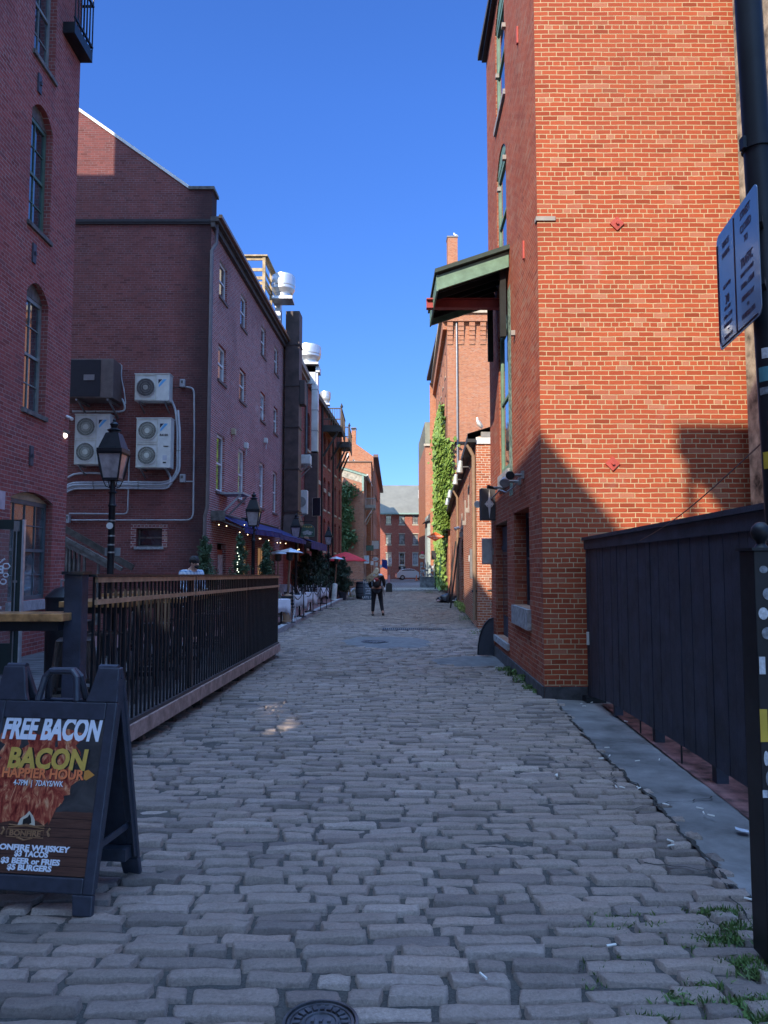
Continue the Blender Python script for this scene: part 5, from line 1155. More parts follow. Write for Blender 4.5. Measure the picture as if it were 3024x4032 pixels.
# the sign
q0 = W(2832, 1165, 3.62); wv = .30
dirn = Vector((.13 + .07, -.36, 0)); 
pL = W(2828, 1165, 3.95); pR = W(2972, 1030, 3.40); pR.z = pL.z
hL = (W(2828, 940, 3.95).z - W(2828, 1385, 3.95).z); fsn = F((pL.x, pL.y), (pR.x, pR.y), 1)
zc_ = (W(2828, 940, 3.95).z + W(2828, 1385, 3.95).z) / 2
t = thing('street_sign', 'two-column parking and street closure sign seen edge-on, bolted to the black pole', 'sign', (pL.x, pL.y, zc_))
hw = hL / 2; Ls = fsn.L + .06; rc = .04
pts = []
for cx_, cz_, a0 in ((rc, hw - rc, 90), (rc, -hw + rc, 180), (Ls - rc, -hw + rc, 270), (Ls - rc, hw - rc, 0)):
    for k in range(5):
        a = R(a0 + 22.5 * k); pts.append(fsn.at(cx_ + rc * math.cos(a), 0, zc_ + cz_ + rc * math.sin(a)))
pts2 = pts; off = Vector(fsn.at(0, -.004, 0)) - Vector(fsn.at(0, 0, 0))
sg_ = plain('sign_face', (.14, .16, .22), .16, var=.03, spec=.6, coat=.25)
part('plate', MB().prism(pts2, off), sg_, t)
MAR = plain('maroon_print', (.10, .03, .05), .5)
m = MB(); bz = [fsn.at(.012, .0015, zc_ + hw - .05), fsn.at(.012, .0015, zc_ - hw + .05), fsn.at(.045, .0015, zc_ - hw + .014), fsn.at(Ls - .045, .0015, zc_ - hw + .014)]
m.tube(bz, .0045, 4); m.tube([fsn.at(Ls * .46, .0015, zc_ + hw - .02), fsn.at(Ls * .46, .0015, zc_ - hw + .02)], .003, 4); part('border', m, MAR, t)
bs = Matrix((Vector((fsn.t.x, fsn.t.y, 0)), Vector((0, 0, 1)), Vector((fsn.n.x, fsn.n.y, 0)))).transposed().to_4x4()
def stx(s, u, z, w_, size):
    mb = text_mb(s, size, Matrix.Identity(4), extrude=.0005, offset=.0003); xs = [v[0] for v in mb.v]; k = w_ / (max(xs) - min(xs)); cxx = (max(xs) + min(xs)) / 2
    p = Vector(fsn.at(u, .0015, zc_ + z)); B = bs.copy(); B.translation = p; mb.v = [tuple(B @ Vector(((v[0] - cxx) * k, v[1], v[2]))) for v in mb.v]; return mb
la, lb = Ls * .24, Ls * .73
for q_ in ([stx(s, la, z * hL, w_, sz) for s, z, w_, sz in (('VEHICLE', .36, .11, .045), ('PARKING', .27, .12, .045), ('ALLOWED', .0, .12, .03), ('30', -.12, .06, .07), ('MIN LIMIT', -.19, .1, .025), ('6AM to 11AM', -.26, .13, .032), ('MEMORIAL DAY', -.33, .13, .026), ('TO', -.38, .03, .02), ('NOVEMBER 15TH', -.43, .13, .026))] +
     [stx(s, lb, z * hL, w_, sz) for s, z, w_, sz in (('STREET', .40, .14, .055), ('CLOSED', .29, .15, .055), ('TO', .19, .05, .05), ('TRAFFIC', .02, .17, .07), ('SUNDAY TO SATURDAY', -.07, .18, .028), ('11AM to 1:30AM', -.16, .18, .04), ('MEMORIAL DAY', -.26, .17, .034), ('TO', -.33, .03, .025), ('NOVEMBER 15TH', -.40, .18, .036))]): part('lettering', q_, MAR, t, norm=False)
for q_ in (.15, -.15): part('bracket', MB().bar(fsn.at(Ls - .03, -.02, zc_ + q_), onp(zc_ + q_), .02, .03), BLACK, t)
a_ = W(2520, 2128, 7.2); b__ = W(2998, 1745, 3.6)
t = thing('guy_wire', 'thin slack wire running from the fence top up to the black pole', 'wire', a_); part('strand', MB().tube([a_.lerp(b__, k / 12) - Vector((0, 0, .05 * math.sin(math.pi * k / 12))) for k in range(13)], .004, 5), plain('rust_wire', (.25, .14, .11), .6), t)

# ================================================================= gas lamps
LGL = plain('lantern_glass', (.40, .36, .36), .12, var=.2, vscale=6, spec=.8, coat=.5)
def lamp(x, y, label, h=4.05):
    t = thing('street_lamp', label, 'street lamp', (x, y, gz(y) + .12), 0, 'black gas-style lamps along the left pavement'); s = 1.0; zb = h - 1.03
    m = MB().lathe([(.13, 0), (.13, .08), (.10, .12), (.10, .5), (.085, .55), (.075, .75), (.06, .8), (.055, zb - .45), (.075, zb - .42), (.055, zb - .39), (.05, zb - .22), (.08, zb - .2), (.05, zb - .17), (.04, zb)], (0, 0, 0), 12); part('post', m, BLACK, t, world=False, smooth=True)
    m = MB()
    for a in range(4):
        q = R(45 + 90 * a); r0, r1 = .16 * 1.15, .245 * 1.15
        m.bar((r0 * math.cos(q), r0 * math.sin(q), zb + .04), (r1 * math.cos(q), r1 * math.sin(q), zb + .46), .022)
        m.tube([(.03 * math.cos(q), .03 * math.sin(q), zb - .13), (.12 * math.cos(q), .12 * math.sin(q), zb - .10), (.2 * math.cos(q), .2 * math.sin(q), zb + .06), (.25 * math.cos(q), .25 * math.sin(q), zb + .25), (.285 * math.cos(q), .285 * math.sin(q), zb + .47)], .009, 5)
    m.lathe([(.19, 0), (.19, .04)], (0, 0, zb), 4, rot=R(45)); m.lathe([(.285, 0), (.30, .03), (.30, .09), (.26, .10)], (0, 0, zb + .44), 4, rot=R(45)); part('lantern_frame', m, BLACK, t, world=False)
    m = MB().lathe([(.17, .04), (.26, .44)], (0, 0, zb), 4, rot=R(45), caps=False); part('lantern_glass', m, LGL, t, world=False)
    m = MB().lathe([(.04, .05), (.04, .2), (.05, .22), (.05, .36), (.0, .37)], (0, 0, zb), 8); part('burner', m, WHITE, t, world=False)
    m = MB().lathe([(.27, .54), (.15, .80), (.13, .81)], (0, 0, zb), 4, rot=R(45)); m.lathe([(.09, .80), (.09, .84), (.12, .86), (.05, .90), (.06, .93), (.075, .96), (.05, .99), (.02, 1.01), (.03, 1.03), (.012, 1.06)], (0, 0, zb), 12); part('lantern_roof', m, BLACK, t, world=False, smooth=True, sharp=30)
    return t
c = W(447, 1800, 12.4)
LP = lamp(c.x, c.y, 'nearest black street lamp, rising behind the terrace railing in front of the air conditioners'); LP.location.z = 0
for px, Y, l in ((998, 22.4, 'second black street lamp from the viewer, in front of the blue awnings'), (1166, 31, 'third black street lamp from the viewer, beside the green oval-topped sign'), (1294, 40.5, 'fourth black street lamp from the viewer, above the potted evergreens'), (1437, 73, 'farthest black street lamp, beyond the red umbrella')):
    cc = W(px, 2100, Y); dup(LP, (cc.x, Y, gz(Y) + .0), 0, l)
c = LP.location
cz = lambda py: W(447, py, 12.4).z
m = MB()
for py in (2050, 2110, 2145, 2175): m.lathe([(.062, -.012), (.062, .012)], (c.x, c.y, cz(py)), 12)
part('metal_strap', m, GREY, LP); part('sticker', MB().lathe([(.055, -.006), (.055, .006)], (c.x - .01, c.y - .062, cz(2071)), 16, ax='y'), WHITE, LP)
part('back_plate', MB().box(c.x - .13, c.x + .13, c.y + .07, c.y + .08, cz(2188), cz(2156)), plain('plate_grey', (.25, .26, .27), .5), LP)

# ================================================================= air conditioners and pipework on the gable wall
YG = 21.2
def gp(px, py, off=0.0):
    v = W(px, py, YG - off); return v
def grille(parent, cx, cz, r, y, n=30, swirl=True, mat=None):
    m = MB(); m.lathe([(r, 0), (r, .02), (r * .93, .02)], (cx, y, cz), 24, ax='y', caps=False)
    part('fan_ring', m, OFFW, parent)
    part('fan_shadow', MB().lathe([(r * .97, -.004), (r * .97, .004)], (cx, y, cz), 24, ax='y'), plain('fan_dark', (.10, .10, .085), .7), parent)
    m = MB()
    for k in range(n):
        a = 2 * math.pi * k / n; b_ = a + (.45 if swirl else 0)
        m.bar((cx + r * .26 * math.cos(a), y - .018, cz + r * .26 * math.sin(a)), (cx + r * .95 * math.cos(b_), y - .018, cz + r * .95 * math.sin(b_)), .008, .006)
    for q in (.45, .7): m.tube([(cx + r * q * math.cos(k * math.pi / 10), y - .02, cz + r * q * math.sin(k * math.pi / 10)) for k in range(21)], .004, 4)
    m.lathe([(r * .27, 0), (r * .27, .025)], (cx, y, cz), 14, ax='y'); part('fan_grille', m, plain('grille_cream', (.58, .58, .50), .6), parent)
def acunit(px0, px1, py0, py1, label, fans, dep=.34, badge=True):
    a = gp(px0, py1, .5); b = gp(px1, py0, .5); x0, x1, z0, z1 = a.x, b.x, a.z, b.z; yf_ = YG - .5
    t = thing('air_conditioner', label, 'air conditioner', ((x0 + x1) / 2, yf_, z0), 0, 'white air conditioners on the gable wall')
    part('casing', MB().box(x0, x1, yf_, yf_ + dep, z0, z1), OFFW, t, bevel=.015)
    part('top_lid', MB().box(x0 - .012, x1 + .012, yf_ - .012, yf_ + dep + .01, z1, z1 + .02), OFFW, t)
    wf = (x1 - x0) * .62; hh = (z1 - z0) / fans
    for k in range(fans):
        m = MB(); ax, az = x0 + .02, z0 + k * hh + .02; bx, bz_ = x0 + wf, z0 + (k + 1) * hh - .02
        for q in ((ax, bx, az, az + .02), (ax, bx, bz_ - .02, bz_), (ax, ax + .02, az + .02, bz_ - .02), (bx - .02, bx, az + .02, bz_ - .02)): m.box(q[0], q[1], yf_ - .014, yf_ - .002, q[2], q[3])
        part('grille_frame', m, plain('grille_cream', (.58, .58, .50), .6), t)
        grille(t, (ax + bx) / 2, (az + bz_) / 2, min(bx - ax, bz_ - az) * .46, yf_ - .006, 38 if fans == 2 else 0, fans == 2)
    if fans == 1:
        m = MB(); r = .0; cx_, cz_ = x0 + wf / 2 + .01, (z0 + z1) / 2; rr = min(wf, z1 - z0) * .43
        for k in range(-7, 8):
            h = math.sqrt(max(0, 1 - (k / 8) ** 2)) * rr; m.bar((cx_ + k * rr / 8, yf_ - .03, cz_ - h), (cx_ + k * rr / 8, yf_ - .03, cz_ + h), .006); m.bar((cx_ - h, yf_ - .032, cz_ + k * rr / 8), (cx_ + h, yf_ - .032, cz_ + k * rr / 8), .006)
        part('wire_guard', m, GREY, t)
    xb_ = x0 + wf + .06; zb_2 = z1 - .15
    if badge:
        s = (x1 - x0) * .16; m = MB().add([(xb_, yf_ - .003, zb_2), (xb_, yf_ - .003, zb_2 - s * .8), (xb_ + s * .7, yf_ - .003, zb_2)], [(0, 1, 2)]); part('logo_triangle', m, plain('navy_print', (.01, .015, .05), .5), t, norm=False)
        m = MB().add([(xb_ + .01, yf_ - .003, zb_2 - s * 1.05), (xb_ + s * .85, yf_ - .003, zb_2), (xb_ + s * 1.5, yf_ - .003, zb_2), (xb_ + s * .1, yf_ - .003, zb_2 - s * 1.5)], [(0, 1, 2, 3)]); part('logo_stroke', m, plain('sky_blue_print', (.12, .42, .75), .5), t, norm=False)
    m = MB()
    for x in (x0 + .12, x1 - .15): m.box(x, x + .04, yf_ - .02, YG - .01, z0 - .04, z0 - .003); m.bar((x + .02, yf_ + .02, z0 - .04), (x + .02, YG, z0 - .25), .03)
    part('wall_bracket', m, GREY, t); return t, (x0, x1, z0, z1)
A1, q1 = acunit(529, 668, 1473, 1578, 'single-fan white air conditioner at the top right of the gable group', 1)
A2, q2 = acunit(290, 434, 1632, 1829, 'twin-fan white air conditioner on the left, half behind the street lamp', 2)
A3, q3 = acunit(533, 674, 1647, 1842, 'twin-fan white air conditioner on the right of the street lamp', 2)
for A_, q, s in ((A3, q3, 'R410A'),): part('lettering', text_mb(s, .085, Matrix.Translation((q[0] + (q[1] - q[0]) * .8, YG - .504, q[3] - .48)) @ Matrix.Rotation(R(90), 4, 'X'), offset=.003), plain('black_ink', (.01, .01, .01), .5), A_)
for A_, q in ((A2, q2), (A3, q3)):
    m = MB(); m.box(q[1] - .22, q[1] - .1, YG - .503, YG - .5005, q[2] + .22, q[2] + .36); part('rating_label', m, plain('pale_label', (.45, .48, .55), .5), A_); m = MB(); m.box(q[1] - .2, q[1] - .06, YG - .51, YG - .5005, q[2] + .6, q[2] + .625).box(q[1] - .21, q[1] - .12, YG - .504, YG - .5005, q[2] + .13, q[2] + .17); part('vent_mark', m, plain('black_ink', (.01, .01, .01), .5), A_)
a = gp(286, 1566, .9); b = gp(448, 1413, .9)
t = thing('air_conditioner', 'large dark brown cased air conditioner high on the gable wall', 'air conditioner', (a.x, 20.5, a.z))
part('casing', MB().box(a.x - .6, b.x, 20.3, 21.0, a.z, b.z), plain('brown_casing', (.13, .10, .095), .5), t, bevel=.01)
part('louvre', MB().box(a.x - .5, a.x + (b.x - a.x) * .68, 20.285, 20.298, a.z + .03, b.z - .03), plain('dark_louvre', (.012, .012, .02), .5), t); part('badge', MB().box(a.x + .3, a.x + .6, 20.27, 20.284, (a.z + b.z) / 2 - .06, (a.z + b.z) / 2 + .1), GREY, t)
m = MB()
for x in (a.x + .1, b.x - .15): m.bar((x, 20.3, a.z - .05), (x, 21.2, a.z - .05), .05); m.bar((x, 20.4, a.z - .05), (x, 21.18, a.z - .4), .04)
part('wall_bracket', m, GREY, t)
LINE = plain('white_line_cover', (.50, .53, .58), .5, var=.1); COND = plain('conduit_grey', (.36, .37, .40), .45)
def run(pts, r, mat, name, label, cat='conduit', off=.06, straps=True, grp=None):
    P = [gp(px, py, off) for px, py in pts]; t = thing(name, label, cat, P[0], 0, grp)
    Q = [P[0]]
    for i in range(1, len(P) - 1):
        for k in (.0, .5, 1.0):
            a1 = P[i].lerp(P[i - 1], min(.5, .12 / max(.01, (P[i] - P[i - 1]).length))); a2 = P[i].lerp(P[i + 1], min(.5, .12 / max(.01, (P[i] - P[i + 1]).length)))
            Q.append(a1.lerp(P[i], k).lerp(P[i].lerp(a2, k), k))
    Q.append(P[-1]); part('tube', MB().tube(Q, r, 8), mat, t, smooth=True)
    if straps:
        m = MB()
        for i in range(len(P) - 1):
            L = (P[i + 1] - P[i]).length; n = int(L / .9)
            for k in range(n): c = P[i].lerp(P[i + 1], (k + .5) / n); d_ = (P[i + 1] - P[i]).normalized() * .015; m.tube([c - d_, c + d_], r + .008, 8)
        if m.v: part('strap', m, GREY, t)
    return t
LS = lambda off: [(674 + off * 1.2, 1572), (692 + off, 1615), (699 + off, 1700), (698 + off, 1850), (675 + off * .6, 1892 + off * .6), (640, 1900 + off), (450, 1898 + off), (285, 1901 + off), (262, 1912 + off)]
run(LS(0), .032, LINE, 'refrigerant_line', 'upper white pipe run curving from the single-fan unit down and left across the gable wall', 'pipe')
run(LS(9)[1:], .032, LINE, 'refrigerant_line', 'outer white pipe run beside it, passing right of the twin-fan unit', 'pipe', off=.10)
run([(650, 1830), (663, 1860), (678, 1895), (672, 1912), (640, 1916), (450, 1914), (290, 1917), (262, 1930)], .03, LINE, 'refrigerant_line', 'lower white pipe run leaving under the right twin-fan unit', 'pipe')
run([(645, 1826), (672, 1880), (668, 1921), (640, 1924), (450, 1922), (290, 1924), (262, 1938)], .026, LINE, 'refrigerant_line', 'lowest white pipe run crossing the gable wall behind the lamp lantern', 'pipe', off=.09)
run([(400, 1864), (350, 1862), (290, 1866), (268, 1880)], .03, LINE, 'refrigerant_line', 'short white pipe run under the left twin-fan unit', 'pipe')
run([(468, 1565), (482, 1570), (493, 1600), (490, 1618), (470, 1621), (285, 1620)], .028, LINE, 'refrigerant_line', 'white pipe run bending under the dark brown unit', 'pipe')
run([(462, 1430), (482, 1436), (476, 1480), (488, 1530), (495, 1590)], .014, LINE, 'power_cable', 'thin white cable dangling from the side of the dark brown unit', 'cable', straps=False, off=.3)
run([(680, 1528), (710, 1524)], .012, BLACK, 'power_cable', 'short black cable between the single-fan unit and its switch box', 'cable', straps=False, off=.15)
run([(732, 1524), (756, 1526), (764, 1540), (765, 1700), (762, 1900), (761, 2030), (748, 2048), (500, 2048), (280, 2048)], .024, COND, 'conduit', 'long grey conduit down the right of the gable wall and left above the basement window')
run([(509, 1790), (506, 1900), (503, 2024), (400, 2023), (272, 2022)], .022, COND, 'conduit', 'short grey conduit dropping behind the lamp post and running left')
run([(733, 1896), (761, 1896)], .018, COND, 'conduit', 'stub of grey conduit to the lower switch box', straps=False)
def swbox(px0, py0, px1, py1, label):
    a, b = gp(px0, py1), gp(px1, py0); t = thing('switch_box', label, 'switch box', (a.x, YG - .1, a.z), 0, 'grey electrical boxes on the gable wall'); part('case', MB().box(a.x, b.x, YG - .13, YG - .005, a.z, b.z), COND, t, bevel=.01); part('cover_plate', MB().box(a.x + .03, b.x - .05, YG - .14, YG - .131, b.z - .12, b.z - .04), plain('dark_plate', (.1, .1, .1), .5), t)
swbox(712, 1497, 732, 1527, 'upper grey switch box right of the single-fan unit'); swbox(712, 1869, 733, 1901, 'lower grey switch box by the right-hand conduit'); swbox(497, 1771, 512, 1800, 'green-grey switch box behind the lamp lantern'); swbox(264, 2028, 281, 2060, 'round-edged grey box at the left corner of the gable wall')
# timber stair
t = thing('timber_stair', 'weathered grey timber stair rail sloping down the foot of the gable wall', 'stair', (-8, 20.6, 0)); m = MB()
STB = plain('brown_stringer', (.10, .085, .075), .85, var=.3, vscale=5)
def sb(p0, p1, y, w_, h_): m.bar(W(p0[0], p0[1], y), W(p1[0], p1[1], y), w_, h_)
sb((255, 2082), (524, 2236), 20.9, .05, .17); part('wall_stringer', m, STB, t); m = MB(); sb((255, 2120), (480, 2242), 20.2, .10, .10); sb((255, 2140), (450, 2240), 20.2, .05, .14); part('stringer', m, GREYW, t)
m = MB()
for px in (266, 278, 295, 313, 334, 388):
    y0 = 2128 + (px - 255) * .53; a, b = W(px, y0, 20.25), W(px - 2, 2300, 20.25); m.bar((a.x, 20.25, a.z), (a.x, 20.25, 0), .09, .05)
part('baluster', m, GREYW, t); part('lower_panel', MB().box(W(255, 2200, 20.3).x, W(300, 2200, 20.3).x, 20.32, 20.36, 0, W(300, 2200, 20.3).z), GREYW, t)
# camera and floodlight on the plum corner
c = W(250, 1705, 14.0)
t = thing('flood_light', 'small lit floodlight on the corner of the plum brick building', 'flood light', c); part('bracket', MB().bar((lx(14) - .02, 13.95, c.z + .08), (c.x, c.y, c.z + .04), .05), BLACK, t); part('head', MB().lathe([(.03, 0), (.11, .07), (.12, .1)], (c.x, c.y, c.z - .06), 12), GREY, t, smooth=True); part('lens', MB().ball((c.x + .0, c.y - .02, c.z - .05), .085, sc=(1, 1, .7)), emit('lamp_white', (1, .93, .8), 1.2), t)
c = W(272, 1648, 14.1); t = thing('security_camera', 'white bullet camera with a black base on the plum brick corner', 'camera', c); part('base', MB().box(c.x - .13, c.x - .04, 14.0, 14.14, c.z - .07, c.z + .07), BLACK, t); part('body', MB().tube([(c.x - .04, 14.05, c.z + .03), (c.x + .12, 13.95, c.z - .04)], .035, 10), WHITE, t, smooth=True)
# ================================================================= awnings and their bulbs
def awning(name, label, ya, yb, proj_a, proj_b, zw, zo, val=.16, f=None):
    f = f or f2; u0, u1 = ya - f.p0.y, yb - f.p0.y
    t = thing('awning', label, 'awning', f.at((u0 + u1) / 2, .5, zw), 0, 'navy awnings over the left pavement')
    m = MB(); n = 10
    for i in range(n + 1):
        for j in range(7):
            q = i / n; r = j / 6; u = u0 + (u1 - u0) * q; pr = proj_a + (proj_b - proj_a) * q
            m.v.append(f.at(u, .1 + (pr - .1) * r, zw + (zo - zw) * r - .08 * math.sin(math.pi * r) * math.sin(math.pi * q)))
    for i in range(n):
        for j in range(6): a = i * 7 + j; m.f.append((a, a + 7, a + 8, a + 1))
    c = part('canvas', m, BLUE, t, smooth=True, norm=False); md = c.modifiers.new('thick', 'SOLIDIFY'); md.thickness = .012
    m = MB()
    for i in range(21):
        q = i / 20; u = u0 + (u1 - u0) * q; pr = proj_a + (proj_b - proj_a) * q
        m.v += [f.at(u, pr + .01, zo - .01), f.at(u, pr + .012 + .012 * math.sin(i * 2.4), zo - val)]
    for i in range(20): m.f.append((2 * i, 2 * i + 1, 2 * i + 3, 2 * i + 2))
    v = part('valance', m, BLUE, t, norm=False); md = v.modifiers.new('thick', 'SOLIDIFY'); md.thickness = .008
    m = MB().fbox(f, u0, u1, .0, .16, zw + .0, zw + .05); m.fbox(f, u0 - .06, u0 - .002, 0, .42, zw - .22, zw + .07); part('cassette', m, GREYW if name == 'a' else BLACK, t)
    m = MB()
    for q in (.04, .96):
        u = u0 + (u1 - u0) * q; pr = proj_a + (proj_b - proj_a) * q; m.bar(f.at(u, .1, zw - .15), f.at(u, pr - .03, zo - .06), .04)
    m.fbox(f, u0, u1, min(proj_a, proj_b) - .04, min(proj_a, proj_b) - .003, zo - .05, zo - .012) if abs(proj_a - proj_b) < .02 else m.bar(f.at(u0, proj_a - .03, zo - .04), f.at(u1, proj_b - .03, zo - .04), .035)
    part('arm', m, GREY, t)
    return t
awning('a', 'nearest navy blue sloping awning on the dark brick building, bulbs along its edge', 21.7, 25.3, 1.0, 1.45, 3.15, 2.72)
awning('b', 'middle navy blue awning, just beyond the second street lamp', 25.5, 31.5, 1.35, 1.35, 3.2, 2.68)
awning('c', 'farthest navy blue awning with a deep straight valance', 34.2, 40.0, 1.2, 1.3, 3.1, 2.75, .34, f3)
BULB = emit('warm_bulb', (1.0, .72, .38), 2.2)
t = thing('string_lights', 'string of small warm bulbs hung under the navy awnings', 'string lights', f2.at(4, .8, 2.6))
pts = []
for px, py, Y in ((812, 2050, 21.6), (822, 2048, 21.7), (816, 2056, 21.65), (862, 2066, 22.0), (892, 2071, 22.3), (944, 2096, 22.8), (962, 2067, 23.2), (966, 2070, 23.4), (977, 2078, 23.6), (975, 2105, 23.4), (1011, 2093, 24.2), (1022, 2121, 24.6), (1026, 2121, 24.8), (1058, 2128, 25.4), (1092, 2137, 26.0), (1104, 2137, 26.3), (1125, 2140, 26.8), (1173, 2165, 31), (1178, 2163, 31.3)):
    p = W(px, py, Y); pts.append(p); part('bulb', MB().ball(p, .014, 6, 5), BULB, t)
m = MB()
sp = sorted(pts[:17], key=lambda p: p.y)
for a, b in zip(sp[:-1], sp[1:]): m.tube([a + Vector((0, 0, .03)), (a + b) / 2 + Vector((0, 0, -.01)), b + Vector((0, 0, .03))], .005, 4)
part('cable', m, BLACK, t)

# ================================================================= foliage
def leafmat(name, c1, c2, c3):
    m, nt, b = new_mat(name); oi = nt.nodes.new('ShaderNodeNewGeometry'); a = nt.nodes.new('ShaderNodeAttribute'); a.attribute_name = 'lt'
    col = mix(nt, a.outputs['Fac'], c1, c2); col = mix(nt, ramp(nt, noise_n(nt, oi.outputs['Position'], 4, 3), .5, .7), col, c3)
    nt.links.new(col, b.inputs['Base Color']); b.inputs['Roughness'].default_value = .6
    b.inputs['Transmission Weight'].default_value = 0; return m
CEDAR = leafmat('cedar_leaf', (.035, .07, .035), (.08, .14, .06), (.05, .10, .07))
SPRUCE = leafmat('dark_spruce_leaf', (.022, .042, .026), (.05, .085, .05), (.035, .06, .045))
IVYM = leafmat('ivy_leaf', (.10, .20, .03), (.26, .36, .07), (.16, .26, .04)); WEED = leafmat('weed_leaf', (.05, .11, .03), (.12, .20, .05), (.09, .12, .04))
SHRUBM = leafmat('shrub_leaf', (.06, .13, .05), (.12, .22, .09), (.08, .15, .07))
def leaves(name, P, mat, size, parent, droop=0.0, asp=2.2, nrm=None, kind=None):
    n = len(P); P = np.asarray(P); S_ = size * rng.uniform(.55, 1.35, n)
    d = rng.normal(0, 1, (n, 3)); d[:, 2] -= droop
    if nrm is not None: nv = np.asarray(nrm, float)[None] + rng.normal(0, .45, (n, 3)); d -= nv * (np.sum(d * nv, 1) / np.sum(nv * nv, 1))[:, None]
    d /= np.linalg.norm(d, axis=1)[:, None]; e = rng.normal(0, 1, (n, 3))
    if nrm is not None: e = np.cross(nv, d)
    e -= d * np.sum(d * e, 1)[:, None]; e /= np.linalg.norm(e, axis=1)[:, None] + 1e-9
    a = d * S_[:, None] * .5 * asp ** .5; b = e * S_[:, None] * .5 / asp ** .5
    V = np.stack([P - a, P + b, P + a, P - b], 1).reshape(-1, 3)
    me = bpy.data.meshes.new(name); me.vertices.add(4 * n); 
    if parent: r = rootof(parent); V = V - np.array(r.location)[None]
    me.vertices.foreach_set('co', V.ravel()); me.loops.add(4 * n); me.loops.foreach_set('vertex_index', np.arange(4 * n, dtype=np.int32)); me.polygons.add(n); me.polygons.foreach_set('loop_start', np.arange(0, 4 * n, 4, dtype=np.int32))
    at = me.attributes.new('lt', 'FLOAT', 'POINT'); at.data.foreach_set('value', np.repeat(rng.random(n), 4)); me.update(); me.validate(); me.materials.append(mat)
    o = bpy.data.objects.new(name, me); COL.objects.link(o); o.parent = parent
    if kind: o['kind'] = kind
    return o
def conifer(x, y, z0, h, r, label, mat, n=2600, cat='tree', size=.085, group='potted evergreens along the left pavement', pot=True, potc=None, ragged=.3):
    t = thing('potted_evergreen', label, cat, (x, y, z0), 0, group)
    zt_ = .38 if pot else 0
    if pot: part('pot', MB().lathe([(.17, 0), (.24, .38), (.26, .40), (.26, .44), (.22, .44)], (x, y, z0), 16), potc or plain('slate_pot', (.05, .06, .09), .5), t, smooth=True)
    part('trunk', MB().tube([(x, y, z0 + zt_), (x + .02, y, z0 + h * .5), (x, y, z0 + h * .93)], [.035, .025, .006], 6), plain('bark', (.10, .07, .05), .9), t)
    P = []; nb = int(34 * h)
    for k in range(nb):
        q = (k + random.random()) / nb; zz = z0 + zt_ + .02 + (h - zt_) * q; rr = r * (1 - q) ** .7 * random.uniform(1 - ragged * 1.2, 1 + ragged) + .03; a = random.random() * 6.283
        for i in range(n // nb):
            s = random.random() ** .6; sx = .10 * (1 - q) + .035
            P.append((x + rr * s * math.cos(a) + random.gauss(0, sx * .5), y + rr * s * math.sin(a) + random.gauss(0, sx * .5), zz + rr * s * .45 + random.gauss(0, sx * .6)))
    leaves('foliage', P, mat, size, t, droop=-.5, asp=3.6); return t
def gzs(y): return gz(y) + .12
for px, Y, h, r, l in ((808, 20.0, 2.45, .36, 'bushy young evergreen at the brick corner behind the man in the checked shirt'), (942, 21.2, 2.55, .34, 'young evergreen wrapped with a string of lights beside the white door panel'), (1050, 22.3, 2.42, .30, 'slim young evergreen in front of the second street lamp, nearest the tan patio heater')):
    c = W(px, 2260, Y); conifer(c.x, Y, gzs(Y), h, r, l, CEDAR, 9000, size=.042, ragged=.55)
c = W(942, 2260, 20.9); t = thing('string_lights', 'vertical string of bulbs down the middle evergreen', 'string lights', (c.x, 20.8, 1)); m_ = [W(938 + random.uniform(-4, 4), py, 20.82) for py in (2155, 2178, 2190, 2202, 2214, 2222, 2240, 2246, 2252)]
for p in m_: part('bulb', MB().ball(p, .014, 6, 5), emit('pale_bulb', (.85, .95, .7), .8), t)
part('cable', MB().tube(m_, .004, 4), BLACK, t)
big = [(1205, 36.5, 2.3, .75), (1235, 38.5, 2.7, .8), (1262, 40.2, 2.5, .7), (1292, 42.0, 2.4, .75), (1322, 43.5, 2.2, .6), (1350, 41.2, 2.3, .55)]
for i, (px, Y, h, r) in enumerate(big):
    c = W(px, 2250, Y); conifer(c.x, Y, gzs(Y) - (.1 if i == 5 else 0), h, r, ('dark bushy evergreen in a slate pot, %s of six behind the cloth-covered tables' % ordn[i]) if i < 5 else 'dark evergreen in the large blue-grey pot at the kerb end', SPRUCE, 7000, size=.075, ragged=.5)
# climbing shrub on L5 and greenery
t = thing('climbing_shrub', 'bushy green climber hanging on the shaded wall of the shingled building', 'plant', (x5 - 3.2, 65.8, 4))
P = []
for px, py, rx, rz in ((1352, 2000, .7, .8), (1358, 2060, .6, .6), (1365, 1985, .8, .5), (1352, 2120, .5, .3), (1360, 2160, .8, .6), (1372, 2085, .4, .4), (1350, 2200, .6, .5), (1378, 2170, .6, .35)):
    c = W(px, py - 50, 65.7)
    for k in range(420): P.append((c.x + random.gauss(0, rx * .5), 65.75 + random.gauss(0, .18) - .15, c.z + random.gauss(0, rz * .55)))
leaves('foliage', P, SHRUBM, .22, t); part('stem', MB().tube([W(1350, 2240, 65.9), W(1352, 2100, 65.9), W(1362, 1960, 65.9)], .05, 5), plain('bark', (.10, .07, .05), .9), t)
